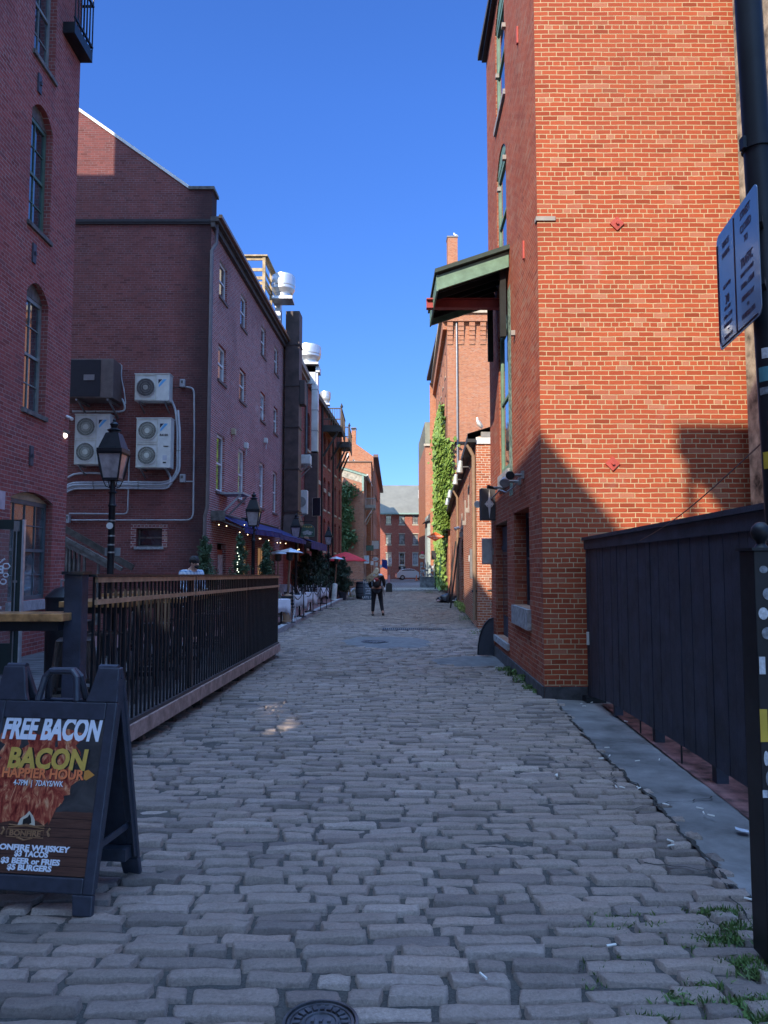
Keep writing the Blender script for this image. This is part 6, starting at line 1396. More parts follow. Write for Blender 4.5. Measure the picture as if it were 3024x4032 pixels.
# ivy on R3
t = thing('ivy', 'bright green ivy covering the street side of the tall corbelled brick building', 'ivy', (x3, Y3 + 4, 0)); P = []
def ivyw(z): return 1.0
for k in range(15000):
    z = random.uniform(-.1, W(1735, 1630, Y3 + 8).z); y = Y3 + random.uniform(-.1, 17) 
    edge = Y3 + 1.5 + 3.2 * noise.noise((z * .3, 0, 0)) * (1 if z > 4 else .6) + (3.5 if z > 12.5 else 0)
    if y < edge - .9: continue
    if z < 4.5 and random.random() < .62: continue
    P.append((x3 + .03 * (y - Y3) - random.uniform(.03, .42), y, z))
for k in range(5200):                                    # hanging skirt that bulges off the corner
    z = random.uniform(4.2, 10.5); a = random.gauss(0, .35); P.append((x3 - .35 + a * .8 - .3 * noise.noise((z * .8, 3, 0)), Y3 - .1 - random.uniform(0, .35), z)) if random.random() < .5 + .5 * noise.noise((z * .9, a * 3, 1)) else None
leaves('foliage', P, IVYM, .30, t, asp=1.3, nrm=(-1, -.5, .3), droop=.5)
m = MB()
for y in (53, 56, 60): m.tube([(x3 - .02 + .03 * (y - Y3), y, -.2), (x3 - .05 + .03 * (y - Y3), y + .5, 5), (x3 - .04 + .03 * (y - Y3), y + .2, 12)], .04, 5)
part('stem', m, plain('bark', (.10, .07, .05), .9), t)
# weeds and grass
def tuft(cx, cy, r, n, h, P, z=None):
    for k in range(n):
        a = random.random() * 6.283; q = r * random.random() ** .5; x, y = cx + q * math.cos(a), cy + q * math.sin(a)
        P.append((x, y, gz(y) + undul(x, y) + random.uniform(0, h)))
P = []
for (px, py, r, n, h) in ((2015, 2660, .12, 160, .09), (2060, 2690, .16, 260, .10), (2085, 2720, .10, 150, .06), (1985, 2640, .15, 120, .06), (2120, 2735, .08, 60, .04), (1690, 2335, .3, 120, .15), (1395, 2352, .55, 260, .12), (1310, 2400, .3, 80, .05), (1890, 2500, .35, 130, .1), (1850, 2440, .4, 200, .15)):
    c = G(px, py); tuft(c.x, c.y, r, n, h, P)
leaves('weeds', P, WEED, .032, None, asp=3.5, droop=-1.2, kind='stuff')
P = []
for (px, py, r, n) in ((2850, 3590, .06, 260), (2900, 3640, .04, 120), (2810, 3700, .05, 200), (2880, 3700, .05, 160), (2945, 3795, .07, 380), (2990, 3830, .05, 200), (2960, 3950, .08, 420), (3000, 4000, .05, 200), (2600, 3650, .03, 70), (2560, 4010, .05, 140), (2700, 3930, .07, 160), (2870, 3660, .07, 200), (2780, 3880, .05, 90)):
    c = G(px, py)
    for k in range(n):
        x, y = c.x + random.gauss(0, r * .9), c.y + random.gauss(0, r * .32); P.append((x, y, gz(y) - .012 + random.uniform(0, .022)))
for k in range(1500):
    c = G(random.uniform(2250, 3020), random.uniform(3560, 4030))
    if noise.noise((c.x * 3, c.y * 5, 2)) > .05: P.append((c.x, c.y, gz(c.y) - .02 + random.uniform(0, .012)))
leaves('joint_weeds', P, WEED, .016, None, asp=5, droop=-1.5, kind='stuff')
P = []
for px, py in ((1850, 2400), (1835, 2390), (1860, 2412)):
    c = G(px, py); tuft(c.x - .1, c.y, .45, 260, .28, P)
leaves('grass', P, leafmat('sunny_grass', (.16, .26, .05), (.35, .42, .10), (.3, .32, .1)), .09, None, asp=4, droop=-1.5, kind='stuff')

# ================================================================= ducts, fans, roof deck, balconies
DUCT = RUSTD
def boxduct(parent, f, u, d, w_, dep, z0, z1, mat, name='duct'): return part(name, MB().fbox(f, u, u + w_, d, d + dep, z0, z1), mat, parent, bevel=.01)
uD = f2.uv(1122, 2000)[0]
t = thing('kitchen_duct', 'tall dark brown kitchen duct climbing the end of the dark brick building', 'duct', f2.at(12.3, .4, 2.6)); FD = F((l2x(33.0), 33.0), (l2x(34.0), 34.0))
zc0, zc1 = W(1150, 2120, 33).z, W(1150, 1225, 33).z
m = MB(); m.fbox(FD, 0, .85, .12, .75, zc0 + 1.1, zc1)
part('riser', m, DUCT, t); m = MB(); m.add([FD.at(u, d, z) for z, s in ((zc0, .3), (zc0 + 1.08, 0)) for u, d in ((-.0 - s, .12), (.85 + s, .12), (.85 + s, .75 + s * 1.2), (0 - s, .75 + s * 1.2))], [(0, 3, 2, 1), (4, 5, 6, 7), (0, 1, 5, 4), (1, 2, 6, 5), (2, 3, 7, 6), (3, 0, 4, 7)]); part('hood', m, DUCT, t)
z = zc0 + 1.2
while z < zc1: part('flange', MB().fbox(FD, -.04, .89, .08, .79, z, z + .05), plain('dark_flange', (.05, .035, .035), .6), t); z += 1.9
m = MB()
m.fbox(FD, .86, 1.15, .3, .7, zc0 + 5, zc0 + 6.6).fbox(FD, .1, .7, .76, 1.0, zc0 + 6.1, zc0 + 7.2); part('access_box', m, plain('dark_flange', (.05, .035, .035), .6), t)
def fan(px0, px1, pyt, pyb, Y, label, duct_to=None):
    a, b = W(px0, pyt, Y), W(px1, pyb, Y); r = (b.x - a.x) / 2; cx = (a.x + b.x) / 2; h = a.z - b.z
    t = thing('exhaust_fan', label, 'exhaust fan', (cx, Y, b.z), 0, 'spun metal exhaust fans on the roofs')
    part('bowl', MB().lathe([(r * .98, h), (r, h * .97), (r, h * .55), (r * .97, h * .52), (r * .97, h * .4), (r * .8, h * .22), (r * .68, h * .18), (r * .66, 0), (r * .2, 0)], (cx, Y, b.z), 32), ALU, t, smooth=True, sharp=25)
    part('top_cap', MB().lathe([(r * .93, h * .96), (r * .9, h * 1.05), (0.01, h * 1.07)], (cx, Y, b.z), 32), ALU, t, smooth=True)
    m = MB().box(cx - r * .85, cx + r * .85, Y - r * .85, Y + r * .85, b.z - .12, b.z - .003); part('base', m, GALV, t); return t, cx, r, b.z
fan(1070, 1162, 1092, 1178, 31.5, 'big spun metal roof fan beside the roof deck')
t1, cx1, r1_, zb1_ = fan(1166, 1264, 1367, 1436, 40.5, 'wide spun metal fan crowning the shiny square duct'); fan(1260, 1302, 1546, 1590, 50, 'small spun metal roof fan behind the near balcony')
fq = F((l3x(41.0), 41.0), (l3x(42.0), 42.0)); zt_ = zb1_ - .14
t = thing('kitchen_duct', 'shiny square steel duct rising past the eaves to the wide metal fan', 'duct', fq.at(.5, .5, 5))
xdl, xdr = W(1226, 1800, 40.4).x, W(1250, 1800, 40.4).x
m = MB().box(xdl, xdr, 40.3, 41.0, W(1230, 1778, 40.3).z, zt_ - .35); part('riser', m, GALV, t); z = W(1230, 1778, 40.3).z
while z < zt_ - .4: part('flange', MB().box(xdl - .02, xdr + .02, 40.28, 41.02, z, z + .035), GREY, t); z += 1.15
part('plenum', MB().box(W(1209, 1450, 40.3).x, W(1243, 1450, 40.3).x, 40.25, 41.05, zt_ - 1.0, zt_ - .02).box(cx1 - .4, xdr + .1, 40.25, 41.05, zt_ - .34, zt_ - .02), GALV, t)
m = MB().box(xdl - .35, xdr + .02, 40.3, 41.0, 2.6, W(1230, 1782, 40.3).z - .02); part('lower_riser', m, DUCT, t)
t = thing('red_skylight', 'small red boarded rooftop box beside the wide metal fan', 'box', W(1216, 1500, 42)); a, b = W(1209, 1508, 42), W(1226, 1470, 42); part('case', MB().box(a.x, b.x, 42, 42.8, a.z, b.z), plain('bright_red', (.5, .03, .04), .6), t); part('lid', MB().box(a.x - .05, b.x + .05, 41.95, 42.85, b.z, b.z + .06), BLACK, t)
# roof deck
t = thing('roof_deck', 'raw timber roof deck cabin above the eaves of the dark brick building', 'deck', (-5.8, 28, 12))
ya, yb = 30.3, 33.4; xa = W(1040, 1050, ya).x; zA1 = W(1040, 1012, ya).z; x0d = W(935, 1050, ya).x; zb_1 = 11.9
m = MB()
for x, y in ((xa, ya), (x0d, ya), (xa + .12, yb), (xa + .06, (ya + yb) / 2)): m.box(x - .06, x + .06, y - .06, y + .06, 11.6, zA1)
for z in (zA1 - .15, zA1 - .62, zA1 - .98, zA1 - 1.2): m.box(x0d, xa, ya - .03, ya + .02, z, z + .13); m.bar((xa, ya, z + .06), (xa + .12, yb, z + .06), .04, .13)
m.box(x0d - .1, xa + .15, ya - .12, ya + .1, zA1, zA1 + .06); m.bar((xa + .08, ya, zA1 + .03), (xa + .2, yb, zA1 + .03), .16, .06); part('frame', m, NEWW, t)
part('screen', MB().box(x0d, xa - .4, ya + .05, ya + .1, 11.7, zA1 - 1.3), WHITE, t); part('lower_wall', MB().box(xa - .5, xa - .05, ya + .04, yb - .1, 11.6, zA1 - 1.45), plain('grey_panel', (.42, .41, .38), .7), t); part('floor', MB().box(x0d, xa, ya, yb, 11.65, 11.75), NEWW, t)
t = thing('roof_vent', 'shiny capped vent box on the roof edge behind the big metal fan', 'vent', (-4.2, 32, 12)); a, b = W(1083, 1210, 31.8), W(1105, 1180, 31.8); part('case', MB().box(a.x, b.x, 31.8, 32.3, 12, b.z), GALV, t); part('cap', MB().box(a.x - .1, b.x + .15, 31.7, 32.4, b.z, b.z + .1), GALV, t)
# balconies on L4
def balcony(px0, px1, pyt, pyb, Y, dep, label, br=2):
    a, b = W(px0, pyb, Y), W(px1, pyt, Y); x1 = b.x; x0 = l3x(Y) + .02; zf = b.z - 1.12
    t = thing('timber_balcony', label, 'balcony', (x0, Y, zf), 0, 'dark timber balconies on the maroon building')
    m = MB().box(x0, x1, Y, Y + dep, zf - .04, zf); m.box(x0, x1, Y, Y + .05, zf - .42, zf - .043).box(x1 - .05, x1, Y + .05, Y + dep, zf - .42, zf - .043); part('floor', m, DECKW, t)
    m = MB(); m.box(x0, x1, Y - .02, Y + .07, zf + 1.06, zf + 1.12).box(x1 - .07, x1 + .02, Y + .07, Y + dep, zf + 1.06, zf + 1.12).box(x0, x1, Y, Y + .04, zf + .35, zf + .42); n = max(3, int((x1 - x0) / .15))
    for k in range(n): x = x0 + .05 + k * (x1 - x0 - .1) / n; m.box(x, x + .035, Y + .01, Y + .045, zf, zf + 1.06)
    n = int(dep / .16)
    for k in range(n): y = Y + .1 + k * dep / n; m.box(x1 - .04, x1 - .005, y, y + .035, zf, zf + 1.06)
    m.box(x1 - .1, x1 + .01, Y - .01, Y + .1, zf - .1, zf + 1.06); part('railing', m, plain('worn_brown_rail', (.10, .075, .06), .8), t)
    for k in range(br):
        y = Y + .15 + k * (dep - .3) / max(1, br - 1); part('brace', MB().bar((x0 + .02, y, zf - 2.0), (x1 - .25, y, zf - .42), .1, .12), DECKW, t)
    c = Vector((x1 - .02, Y + .05, zf + 1.12)); part('post_ornament', MB().lathe([(.05, 0), (.11, .08), (.06, .2), (.0, .33)], c, 5), DECKW, t); return t
balcony(1250, 1346, 1606, 1705, 47.0, 4.2, 'nearer dark timber balcony high on the maroon building'); balcony(1346, 1376, 1680, 1790, 54.0, 4.4, 'farther dark timber balcony high on the maroon building', 3)
# grey balcony on L5
a, b = W(1437, 2000, 68), W(1478, 1962, 68)
t = thing('balcony', 'small pale grey balcony with a latticed front on the pink stucco side', 'balcony', (a.x, 68, a.z)); x0, x1 = a.x, b.x
m = MB().box(x0, x1, 68, 70.6, a.z, a.z + .3); part('floor', m, plain('pale_grey_paint', (.42, .40, .38), .7), t); m = MB(); m.box(x0, x1, 67.98, 68.04, b.z - .05, b.z + .05).box(x1 - .04, x1 + .02, 68, 70.6, b.z - .05, b.z + .05)
for k in range(9): m.box(x0 + k * (x1 - x0) / 9, x0 + k * (x1 - x0) / 9 + .04, 68, 68.03, a.z + .3, b.z)
for k in range(10): m.box(x1 - .03, x1, 68 + k * .26, 68.04 + k * .26, a.z + .3, b.z)
part('railing', m, plain('pale_grey_paint', (.42, .40, .38), .7), t); part('brace', MB().bar((x0 - .1, 68.2, a.z - 1.4), (x1 - .2, 68.2, a.z), .08), WHITE, t); part('brace', MB().bar((x0 + .1, 70.4, a.z - 1.4), (x1 - .2, 70.4, a.z), .08), WHITE, t)
# wall-hung AC units on L3, bracket shelves
def wallac(f, px, py, w_, h_, dep, label, round_=False):
    u, z = f.uv(px, py); t = thing('air_conditioner', label, 'air conditioner', f.at(u, .3, z)); part('casing', MB().fbox(f, u, u + w_, .12, .12 + dep, z - h_, z), OFFW, t, bevel=.02)
    m = MB()
    if round_: fan_c = f.at(u - .012, .12 + dep / 2, z - h_ / 2); m.lathe([(dep * .42, 0), (dep * .42, .012)], fan_c, 16, ax='y')
    else:
        for k in range(4): m.box(f.at(u, 0, 0)[0] + .15 + k * .1, f.at(u, 0, 0)[0] + .19 + k * .1, f.at(u, 0, 0)[1] - .01, f.at(u, 0, 0)[1] - .002, z - h_ * .8, z - h_ * .2)
    part('grille', m, plain('fan_dark2', (.25, .25, .24), .6), t); part('wall_bracket', MB().fbox(f, u + .05, u + .1, .0, .12 + dep, z - h_ - .06, z - h_ - .003).bar(f.at(u + .08, .05, z - h_ - .5), f.at(u + .08, dep, z - h_ - .05), .04), GREY, t)
wallac(f3, 1152, 1790, .6, .45, .75, 'white window air conditioner high beside the tall brown duct'); wallac(f3, 1150, 1930, .45, 1.15, .62, 'tall white condenser unit on the maroon wall above the third street lamp', True)
for f, px, py, l in ((f3, 1160, 1832, 'white angled shelf bracket on the maroon wall under the window air conditioner'), (f2, 862, 1945, 'small grey angled shelf bracket above the nearest blue awning')):
    u, z = f.uv(px, py); t = thing('shelf_bracket', l, 'shelf', f.at(u, .3, z)); part('shelf', MB().fbox(f, u, u + 1.0, .0, .75, z, z + .05), plain('bracket_grey', (.40, .42, .43), .5), t); m = MB()
    for q in (.08, .9): part('brace', MB().bar(f.at(u + q, .02, z - .65), f.at(u + q, .65, z - .02), .05), plain('bracket_grey', (.40, .42, .43), .5), t)
for px, py, l, mt in ((912, 1700, 'rusty utility fitting on the mauve brick side wall', CREAM), (962, 1755, 'round white vent cap on the mauve brick side wall', OFFW), (1040, 1735, 'small white vent on the mauve brick side wall', OFFW)):
    u, z = f2.uv(px, py); t = thing('wall_vent', l, 'vent', f2.at(u, .05, z)); part('body', MB().fbox(f2, u - .09, u + .09, .0, .14, z - .10, z + .10), mt, t, bevel=.02); part('stub', MB().tube([f2.at(u, .08, z - .10), f2.at(u, .08, z - .34)], .015, 6), mt, t)
# white gutter pipe on L3
t = thing('drainpipe', 'white drainpipe down the maroon wall beside the condenser unit', 'pipe', f3.at(4, .1, 0)); part('tube', MB().tube([f3.at(2.6, .06, f3.uv(1175, 1858)[1]), f3.at(3.6, .1, f3.uv(1190, 1885)[1]), f3.at(3.7, .1, 0)], .045, 7), OFFW, t); part('strap', MB().fbox(f3, 3.6, 3.8, .0, .16, 4, 4.06).fbox(f3, 3.6, 3.8, .0, .16, 6, 6.06), GREY, t)

# ================================================================= pavement dining
def heater(px, Y, tilt, label, base_mat):
    c = W(px, 2300, Y); z0 = gzs(Y); t = thing('patio_heater', label, 'patio heater', (c.x, Y, z0), 0, 'patio heaters on the left pavement'); t.rotation_euler = (0, tilt, 0)
    part('base', MB().lathe([(.20, 0), (.20, .03), (.135, .05), (.135, .80), (.11, .84), (.04, .86)], (0, 0, 0), 20), base_mat, t, world=False, smooth=True)
    part('pole', MB().tube([(0, 0, .84), (0, 0, 1.9)], .035, 8), plain('bronze_pole', (.30, .22, .17), .35, metal=.6), t, world=False)
    part('burner', MB().lathe([(.06, 1.88), (.12, 1.92), (.12, 2.12), (.05, 2.14)], (0, 0, 0), 14), plain('burner_black', (.02, .02, .02), .5), t, world=False)
    part('reflector', MB().lathe([(.40, 2.13), (.405, 2.14), (.25, 2.20), (.06, 2.25), (.01, 2.27)], (0, 0, 0), 8), ALU, t, world=False); return t
heater(1130, 22.9, R(2.5), 'nearest patio heater with a tan base beyond the end of the railing', plain('tan_base', (.36, .23, .15), .5)); heater(1315, 38.8, R(3.5), 'farther patio heater with a white base beside the evergreens', plain('white_base', (.60, .60, .56), .45))
c = W(1100, 2300, 25.5); heater(1094, 25.5, R(0), 'dark patio heater standing close to the brick wall behind the nearest one', plain('dark_base', (.10, .08, .07), .5))
def chair(loc, rz, label, g='white framed folding chairs with dark slats'):
    t = thing('chair', label, 'chair', loc, rz, g); wm = plain('chair_white', (.62, .63, .66), .5); dm = plain('chair_slat', (.02, .022, .03), .6)
    for sx in (-1, 1):
        part('leg', MB().bar((sx * .2, -.22, 0), (sx * .2, .2, .86), .022, .03), wm, t, world=False); part('leg', MB().bar((sx * .17, .2, 0), (sx * .17, -.2, .45), .022, .03), wm, t, world=False)
    m = MB()
    for k in range(5): m.box(-.18, .18, -.19 + k * .08, -.13 + k * .08, .445, .462)
    part('seat', m, dm, t, world=False); m = MB()
    for k in range(3): m.bar((-.19, .135 + k * .045, .56 + k * .1), (.19, .135 + k * .045, .56 + k * .1), .014, .075)
    part('backrest', m, dm, t, world=False); return t
def dtable(x, y, rz, label, s=.21, drop=.36):
    z0 = gzs(y); t = thing('dining_table', label.replace('white cloth on', ''), 'table', (x, y, z0), rz, 'square tables on the left pavement')
    part('tabletop', MB().box(-s, s, -s, s, .70, .73), DECKW, t, world=False); m = MB().lathe([(.22, 0), (.22, .03), (.03, .06), (.03, .70)], (0, 0, 0), 10); part('pedestal', m, BLACK, t, world=False)
    m = MB(); n = 12; top = [(-s - .01, -s - .01), (s + .01, -s - .01), (s + .01, s + .01), (-s - .01, s + .01)]; ring = []
    for k in range(4):
        (ax, ay), (bx, by) = top[k], top[(k + 1) % 4]
        for j in range(n): q = j / n; ring.append((ax + (bx - ax) * q, ay + (by - ay) * q, abs(q - .5) * 2))
    N_ = len(ring); m.v = [(a, b, .738) for a, b, c_ in ring]
    for lv in (.5, 1.0):
        for i, (a, b, c_) in enumerate(ring):
            f_ = 1 + .08 * lv + .03 * lv * math.sin(i * 1.7 + x * 5); m.v.append((a * f_, b * f_, .738 - lv * (drop + .16 * c_ ** 3 + .02 * math.sin(i * 2.3))))
    m.f = [tuple(range(N_))] + [(l * N_ + i, (l + 1) * N_ + i, (l + 1) * N_ + (i + 1) % N_, l * N_ + (i + 1) % N_) for l in range(2) for i in range(N_)]
    o = part('tablecloth', m, CLOTH, None, norm=True, smooth=True); o.location = (x, y, z0); o.rotation_euler = (0, 0, rz); o.modifiers.new('s', 'SOLIDIFY').thickness = .004
    tag(o, label, 'tablecloth', 'white tablecloths on the left pavement'); return t
TB = [(1108, 2355, 21.9, 'nearest small table'), (1180, 2338, 25.3, 'second small table'), (1222, 2327, 28.2, 'third small table'), (1268, 2300, 34.6, 'farthest small table, by the evergreens')]
for px, py, Y, l in TB:
    c = W(px, py, Y); dtable(c.x, Y, R(random.uniform(10, 40)), 'white cloth on the %s along the kerb' % l.split(',')[0].replace('farthest small table', 'farthest small table by the evergreens'))
for o in bpy.data.objects:
    if o.name.startswith('dining_table') and o.get('label'): o['label'] = 'dark table under the white cloth,' + o['label'].replace(' the ', ' ', 1)
ch = chair((-2.93, 22.9, gzs(23.3)), R(175), 'first white framed chair beyond the railing end, near the tan heater')
for i, (px, Y, a) in enumerate(((1170, 25.6, 165), (1150, 27.0, 150), (1205, 29.6, 170), (1192, 33.8, 178), (1212, 34.6, 10), (1236, 34.2, 172), (1247, 36.4, 200), (1180, 31.2, 120))):
    c = W(px, 2300, Y); dup(ch, (c.x, Y, gzs(Y)), R(a), '%s white framed chair along the left pavement, counting away from the viewer' % ordn[i + 1])
# two pale chair backs near wall
for i, (px, Y) in enumerate(((1108, 31.0), (1131, 31.2))):
    c = W(px, 2320, Y); t = thing('chair', 'pale moulded chair by the brick wall, %s the brown heater pole' % ('left of' if i == 0 else 'right of'), 'chair', (c.x, Y, gzs(Y)), R(180)); part('backrest', MB().box(-.19, .19, .16, .19, .55, .98), plain('pale_shell', (.50, .53, .60), .5), t, world=False, bevel=.05); part('seat', MB().box(-.19, .19, -.2, .16, .46, .49), plain('pale_shell', (.50, .53, .60), .5), t, world=False)
    for sx in (-.16, .16):
        for sy in (-.17, .14): part('leg', MB().tube([(sx, sy, .46), (sx * 1.15, sy * 1.15, 0)], .012, 5), GREY, t, world=False)
posts = [(1150, 2448, 22.6), (1195, 2425, 25.0), (1232, 2413, 27.2), (1262.5, 2401, 28.9), (1286, 2395, 30.4), (1303.5, 2386, 32.0)]; pt = []
rp0 = None
for i, (px, py, Y) in enumerate(posts):
    c = W(px, py, Y); l = '%s slim black rope post along the kerb, counting from the railing' % ordn[i]
    if rp0 is None:
        rp0 = thing('rope_post', l, 'post', (c.x, Y, gzs(Y)), 0, 'rope posts along the kerb'); part('shaft', MB().tube([(0, 0, .01), (0, 0, 1.06)], .016, 6), BLACK, rp0, world=False); part('foot', MB().lathe([(.11, 0), (.10, .015), (.02, .03)], (0, 0, 0), 12), BLACK, rp0, world=False); part('finial', MB().ball((0, 0, 1.08), .028, 8, 6), BLACK, rp0, world=False)
    else: dup(rp0, (c.x, Y, gzs(Y)), 0, l)
    pt.append(Vector((c.x, Y, gzs(Y) + .95)))
for i in range(5):
    a, b = pt[i], pt[i + 1]; t = thing('rope', 'dark rope sagging between the %s and %s rope posts' % (ordn[i], ordn[i + 1]), 'rope', a.lerp(b, .5), 0, 'ropes between the kerb posts'); part('cord', MB().tube([a.lerp(b, k / 8) - Vector((0, 0, .30 * (1 - (k / 4 - 1) ** 2))) for k in range(9)], .016, 6), BLACK, t, smooth=True)
# red umbrella
c = W(1360, 2173, 42.5); zu = c.z
t = thing('parasol', 'open red parasol over the pavement tables', 'parasol', (c.x, 42.5, gzs(42.5))); m = MB(); n = 8
for lv in range(6):
    q = lv / 5
    for k in range(n * 2):
        a = k * math.pi / n; sc = 1.0 if k % 2 == 0 else (1 - .06 * q); m.v.append((c.x + 1.32 * q * sc * math.cos(a) if q else c.x + .01 * math.cos(a), 42.5 + (1.32 * q * sc * math.sin(a) if q else .01 * math.sin(a)), zu - .55 * q ** 1.25 - (0 if k % 2 == 0 else -.03 * q)))
for lv in range(5):
    for k in range(16): m.f.append((lv * 16 + k, (lv + 1) * 16 + k, (lv + 1) * 16 + (k + 1) % 16, lv * 16 + (k + 1) % 16))
o = part('canopy', m, REDC, t, smooth=True, norm=False); o.modifiers.new('s', 'SOLIDIFY').thickness = .01
part('pole', MB().tube([(c.x, 42.5, gzs(42.5)), (c.x, 42.5, zu + .1)], .02, 8), GREYW, t); m = MB()
for k in range(8): a = k * math.pi / 4; m.tube([(c.x, 42.5, zu - .02), (c.x + 1.28 * math.cos(a), 42.5 + 1.28 * math.sin(a), zu - .53)], .008, 4)
part('ribs', m, GREYW, t)
# picnic bench pile
c = W(1405, 2300, 45.5); t = thing('picnic_bench', 'rough timber picnic bench at the kerb beyond the red parasol', 'bench', (c.x, 45.5, gz(45.5))); m = MB(); z0 = gz(45.5) + .1
for k, (dx, zz) in enumerate(((-.1, .95), (0, .78), (.05, .62), (-.05, .48))): m.box(c.x - .75 + dx, c.x + .55 + dx, 45.2 + k * .12, 45.42 + k * .12, z0 + zz, z0 + zz + .05)
part('planks', m, plain('bench_wood', (.30, .22, .16), .8, var=.25), t)
for sx in (-.5, .4): part('leg', MB().bar((c.x + sx - .12, 45.3, z0 - .1), (c.x + sx + .1, 45.5, z0 + .9), .07), plain('bench_wood', (.30, .22, .16), .8), t); part('leg', MB().bar((c.x + sx + .16, 45.3, z0 - .1), (c.x + sx - .06, 45.5, z0 + .9), .07), plain('bench_wood', (.30, .22, .16), .8), t)
# chalk board with wine barrel
def ground_at(px, py): return G(px, py)
c = ground_at(1447, 2362); Y = c.y; wdt = W(1468, 2300, Y).x - W(1431, 2300, Y).x; hh = W(1450, 2281, Y).z - W(1450, 2362, Y).z
t = thing('chalkboard', 'blue-grey chalkboard with white scrawled writing beside the woman', 'sign', (c.x, Y, c.z)); x0 = W(1431, 2300, Y).x
part('board', MB().box(x0, x0 + wdt, Y, Y + .04, c.z, c.z + hh), plain('slate_blue_board', (.10, .14, .18), .7, var=.3, vscale=5), t); CH = plain('chalk', (.6, .64, .68), .9)
TM = Matrix.Translation((x0 + wdt / 2, Y - .006, 0)) @ Matrix.Rotation(R(90), 4, 'X')
for s, q, sz in (('MASH', .86, .22), ('TUN', .68, .15), ('on tap', .56, .13), ('LIVE', .44, .14), ('music', .32, .13), ('LATE 7-8', .12, .17)): part('lettering', text_mb(s, sz, Matrix.Translation((0, 0, c.z + hh * q)) @ TM, offset=.004), CH, t)
c2 = ground_at(1421, 2360); t = thing('barrel', 'dark wooden barrel beside the blue-grey chalkboard', 'barrel', (c2.x, c2.y + .3, c2.z)); part('staves', MB().lathe([(.24, 0), (.31, .25), (.33, .5), (.31, .75), (.25, 1.0)], (c2.x, c2.y + .3, c2.z), 14), plain('dark_barrel', (.07, .08, .10), .7), t, smooth=True); m = MB()
for z in (.12, .35, .68, .9): m.lathe([(.318, z - .02), (.32, z + .02)], (c2.x, c2.y + .3, c2.z), 14)
part('hoop', m, BLACK, t)
c = ground_at(1532, 2331); Y = c.y
t = thing('easel_board', 'small dark A-board with a pink paddle standing on top, past the woman', 'sign', (c.x, Y, c.z)); x0, x1 = W(1519, 2300, Y).x, W(1545, 2300, Y).x; zt_ = W(1530, 2296, Y).z
part('board', MB().prism([(x0, Y, c.z), (x1, Y, c.z), (x1 - .02, Y, zt_ - .05), ((x0 + x1) / 2, Y, zt_ + .04), (x0 + .02, Y, zt_ - .05)], (0, .05, 0)), plain('board_black', (.03, .035, .035), .6), t); part('paddle', MB().prism([((x0 + x1) / 2 - .07, Y + .01, zt_), ((x0 + x1) / 2 + .07, Y + .01, zt_), ((x0 + x1) / 2 + .06, Y + .01, zt_ + .5), ((x0 + x1) / 2, Y + .01, zt_ + .62), ((x0 + x1) / 2 - .06, Y + .01, zt_ + .5)], (0, .03, 0)), plain('pink_paint', (.6, .35, .42), .6), t)

# ================================================================= hanging signs
def hsign(label, px, py, Y, w_, h_, mat, txt=(), tcol=None, shape='rect', arm=True, frame=None, name='hanging_sign', armside=-1, rz=0):
    c = W(px, py, Y); t = thing(name, label, 'sign', c, rz); B = MB(); n = 24
    if shape == 'rect': pts = [(-w_ / 2, -h_ / 2), (w_ / 2, -h_ / 2), (w_ / 2, h_ / 2), (-w_ / 2, h_ / 2)]
    elif shape == 'oval': pts = [(w_ / 2 * math.cos(2 * math.pi * k / n), h_ / 2 * math.sin(2 * math.pi * k / n)) for k in range(n)]
    elif shape == 'diamond': pts = [(-w_ / 2, 0), (0, -h_ / 2), (w_ / 2, 0), (0, h_ / 2)]
    elif shape == 'arch': pts = [(-w_ / 2, -h_ / 2), (w_ / 2, -h_ / 2), (w_ / 2, h_ * .1)] + [(w_ / 2 * math.cos(math.pi * k / 10), h_ * .1 + h_ * .4 * math.sin(math.pi * k / 10)) for k in range(1, 10)] + [(-w_ / 2, h_ * .1)]
    M = Matrix.Translation(c) @ Matrix.Rotation(rz, 4, 'Z')
    part('board', MB().prism([M @ Vector((x, 0, z)) for x, z in pts], (0, .04, 0)), mat, t)
    if frame: part('frame', MB().tube([M @ Vector((x, -.005, z)) for x, z in pts + pts[:1]], .012, 4), frame, t)
    for s, dz_, sz in txt: part('lettering', text_mb(s, sz, Matrix.Translation(c + Vector((0, -.01, dz_))) @ Matrix.Rotation(R(90), 4, 'X'), offset=.003), tcol or WLET, t)
    if arm: part('arm', MB().bar(c + Vector((armside * w_ * 1.0, 0, h_ / 2 + .12)), c + Vector((w_ * .45, 0, h_ / 2 + .12)), .03).bar(c + Vector((-w_ * .3, 0, h_ / 2)), c + Vector((-w_ * .3, 0, h_ / 2 + .12)), .012).bar(c + Vector((w_ * .3, 0, h_ / 2)), c + Vector((w_ * .3, 0, h_ / 2 + .12)), .012), BLACK, t)
    return t
DG = plain('sign_green', (.03, .075, .055), .5)
sg2 = hsign('dark green arch-topped sign reading ITALIA beside the third street lamp', 1210, 2088, 31.6, .60, .52, DG, (('I T A L I A', .15, .10),), GOLD, 'arch', frame=plain('sign_rim', (.12, .2, .15), .5))
c = W(1210, 2093, 31.6); P = []
part('relief', MB().add([(c.x + .2 * math.cos(a) * (1 + .3 * math.sin(a * 7)), c.y - .008, c.z - .05 + .09 * math.sin(a) * (1 + .3 * math.sin(a * 5))) for a in [k * 6.283 / 30 for k in range(30)]], [tuple(range(30))]), plain('silver_relief', (.35, .38, .38), .6, var=.4, vscale=40), sg2, norm=False)
hsign('tall dark framed panel sign projecting from the maroon wall', 1246, 1996, 38.5, .55, .95, plain('dark_panel', (.02, .02, .035), .5), arm=False, rz=R(-35), frame=plain('pale_edge', (.5, .42, .33), .5))
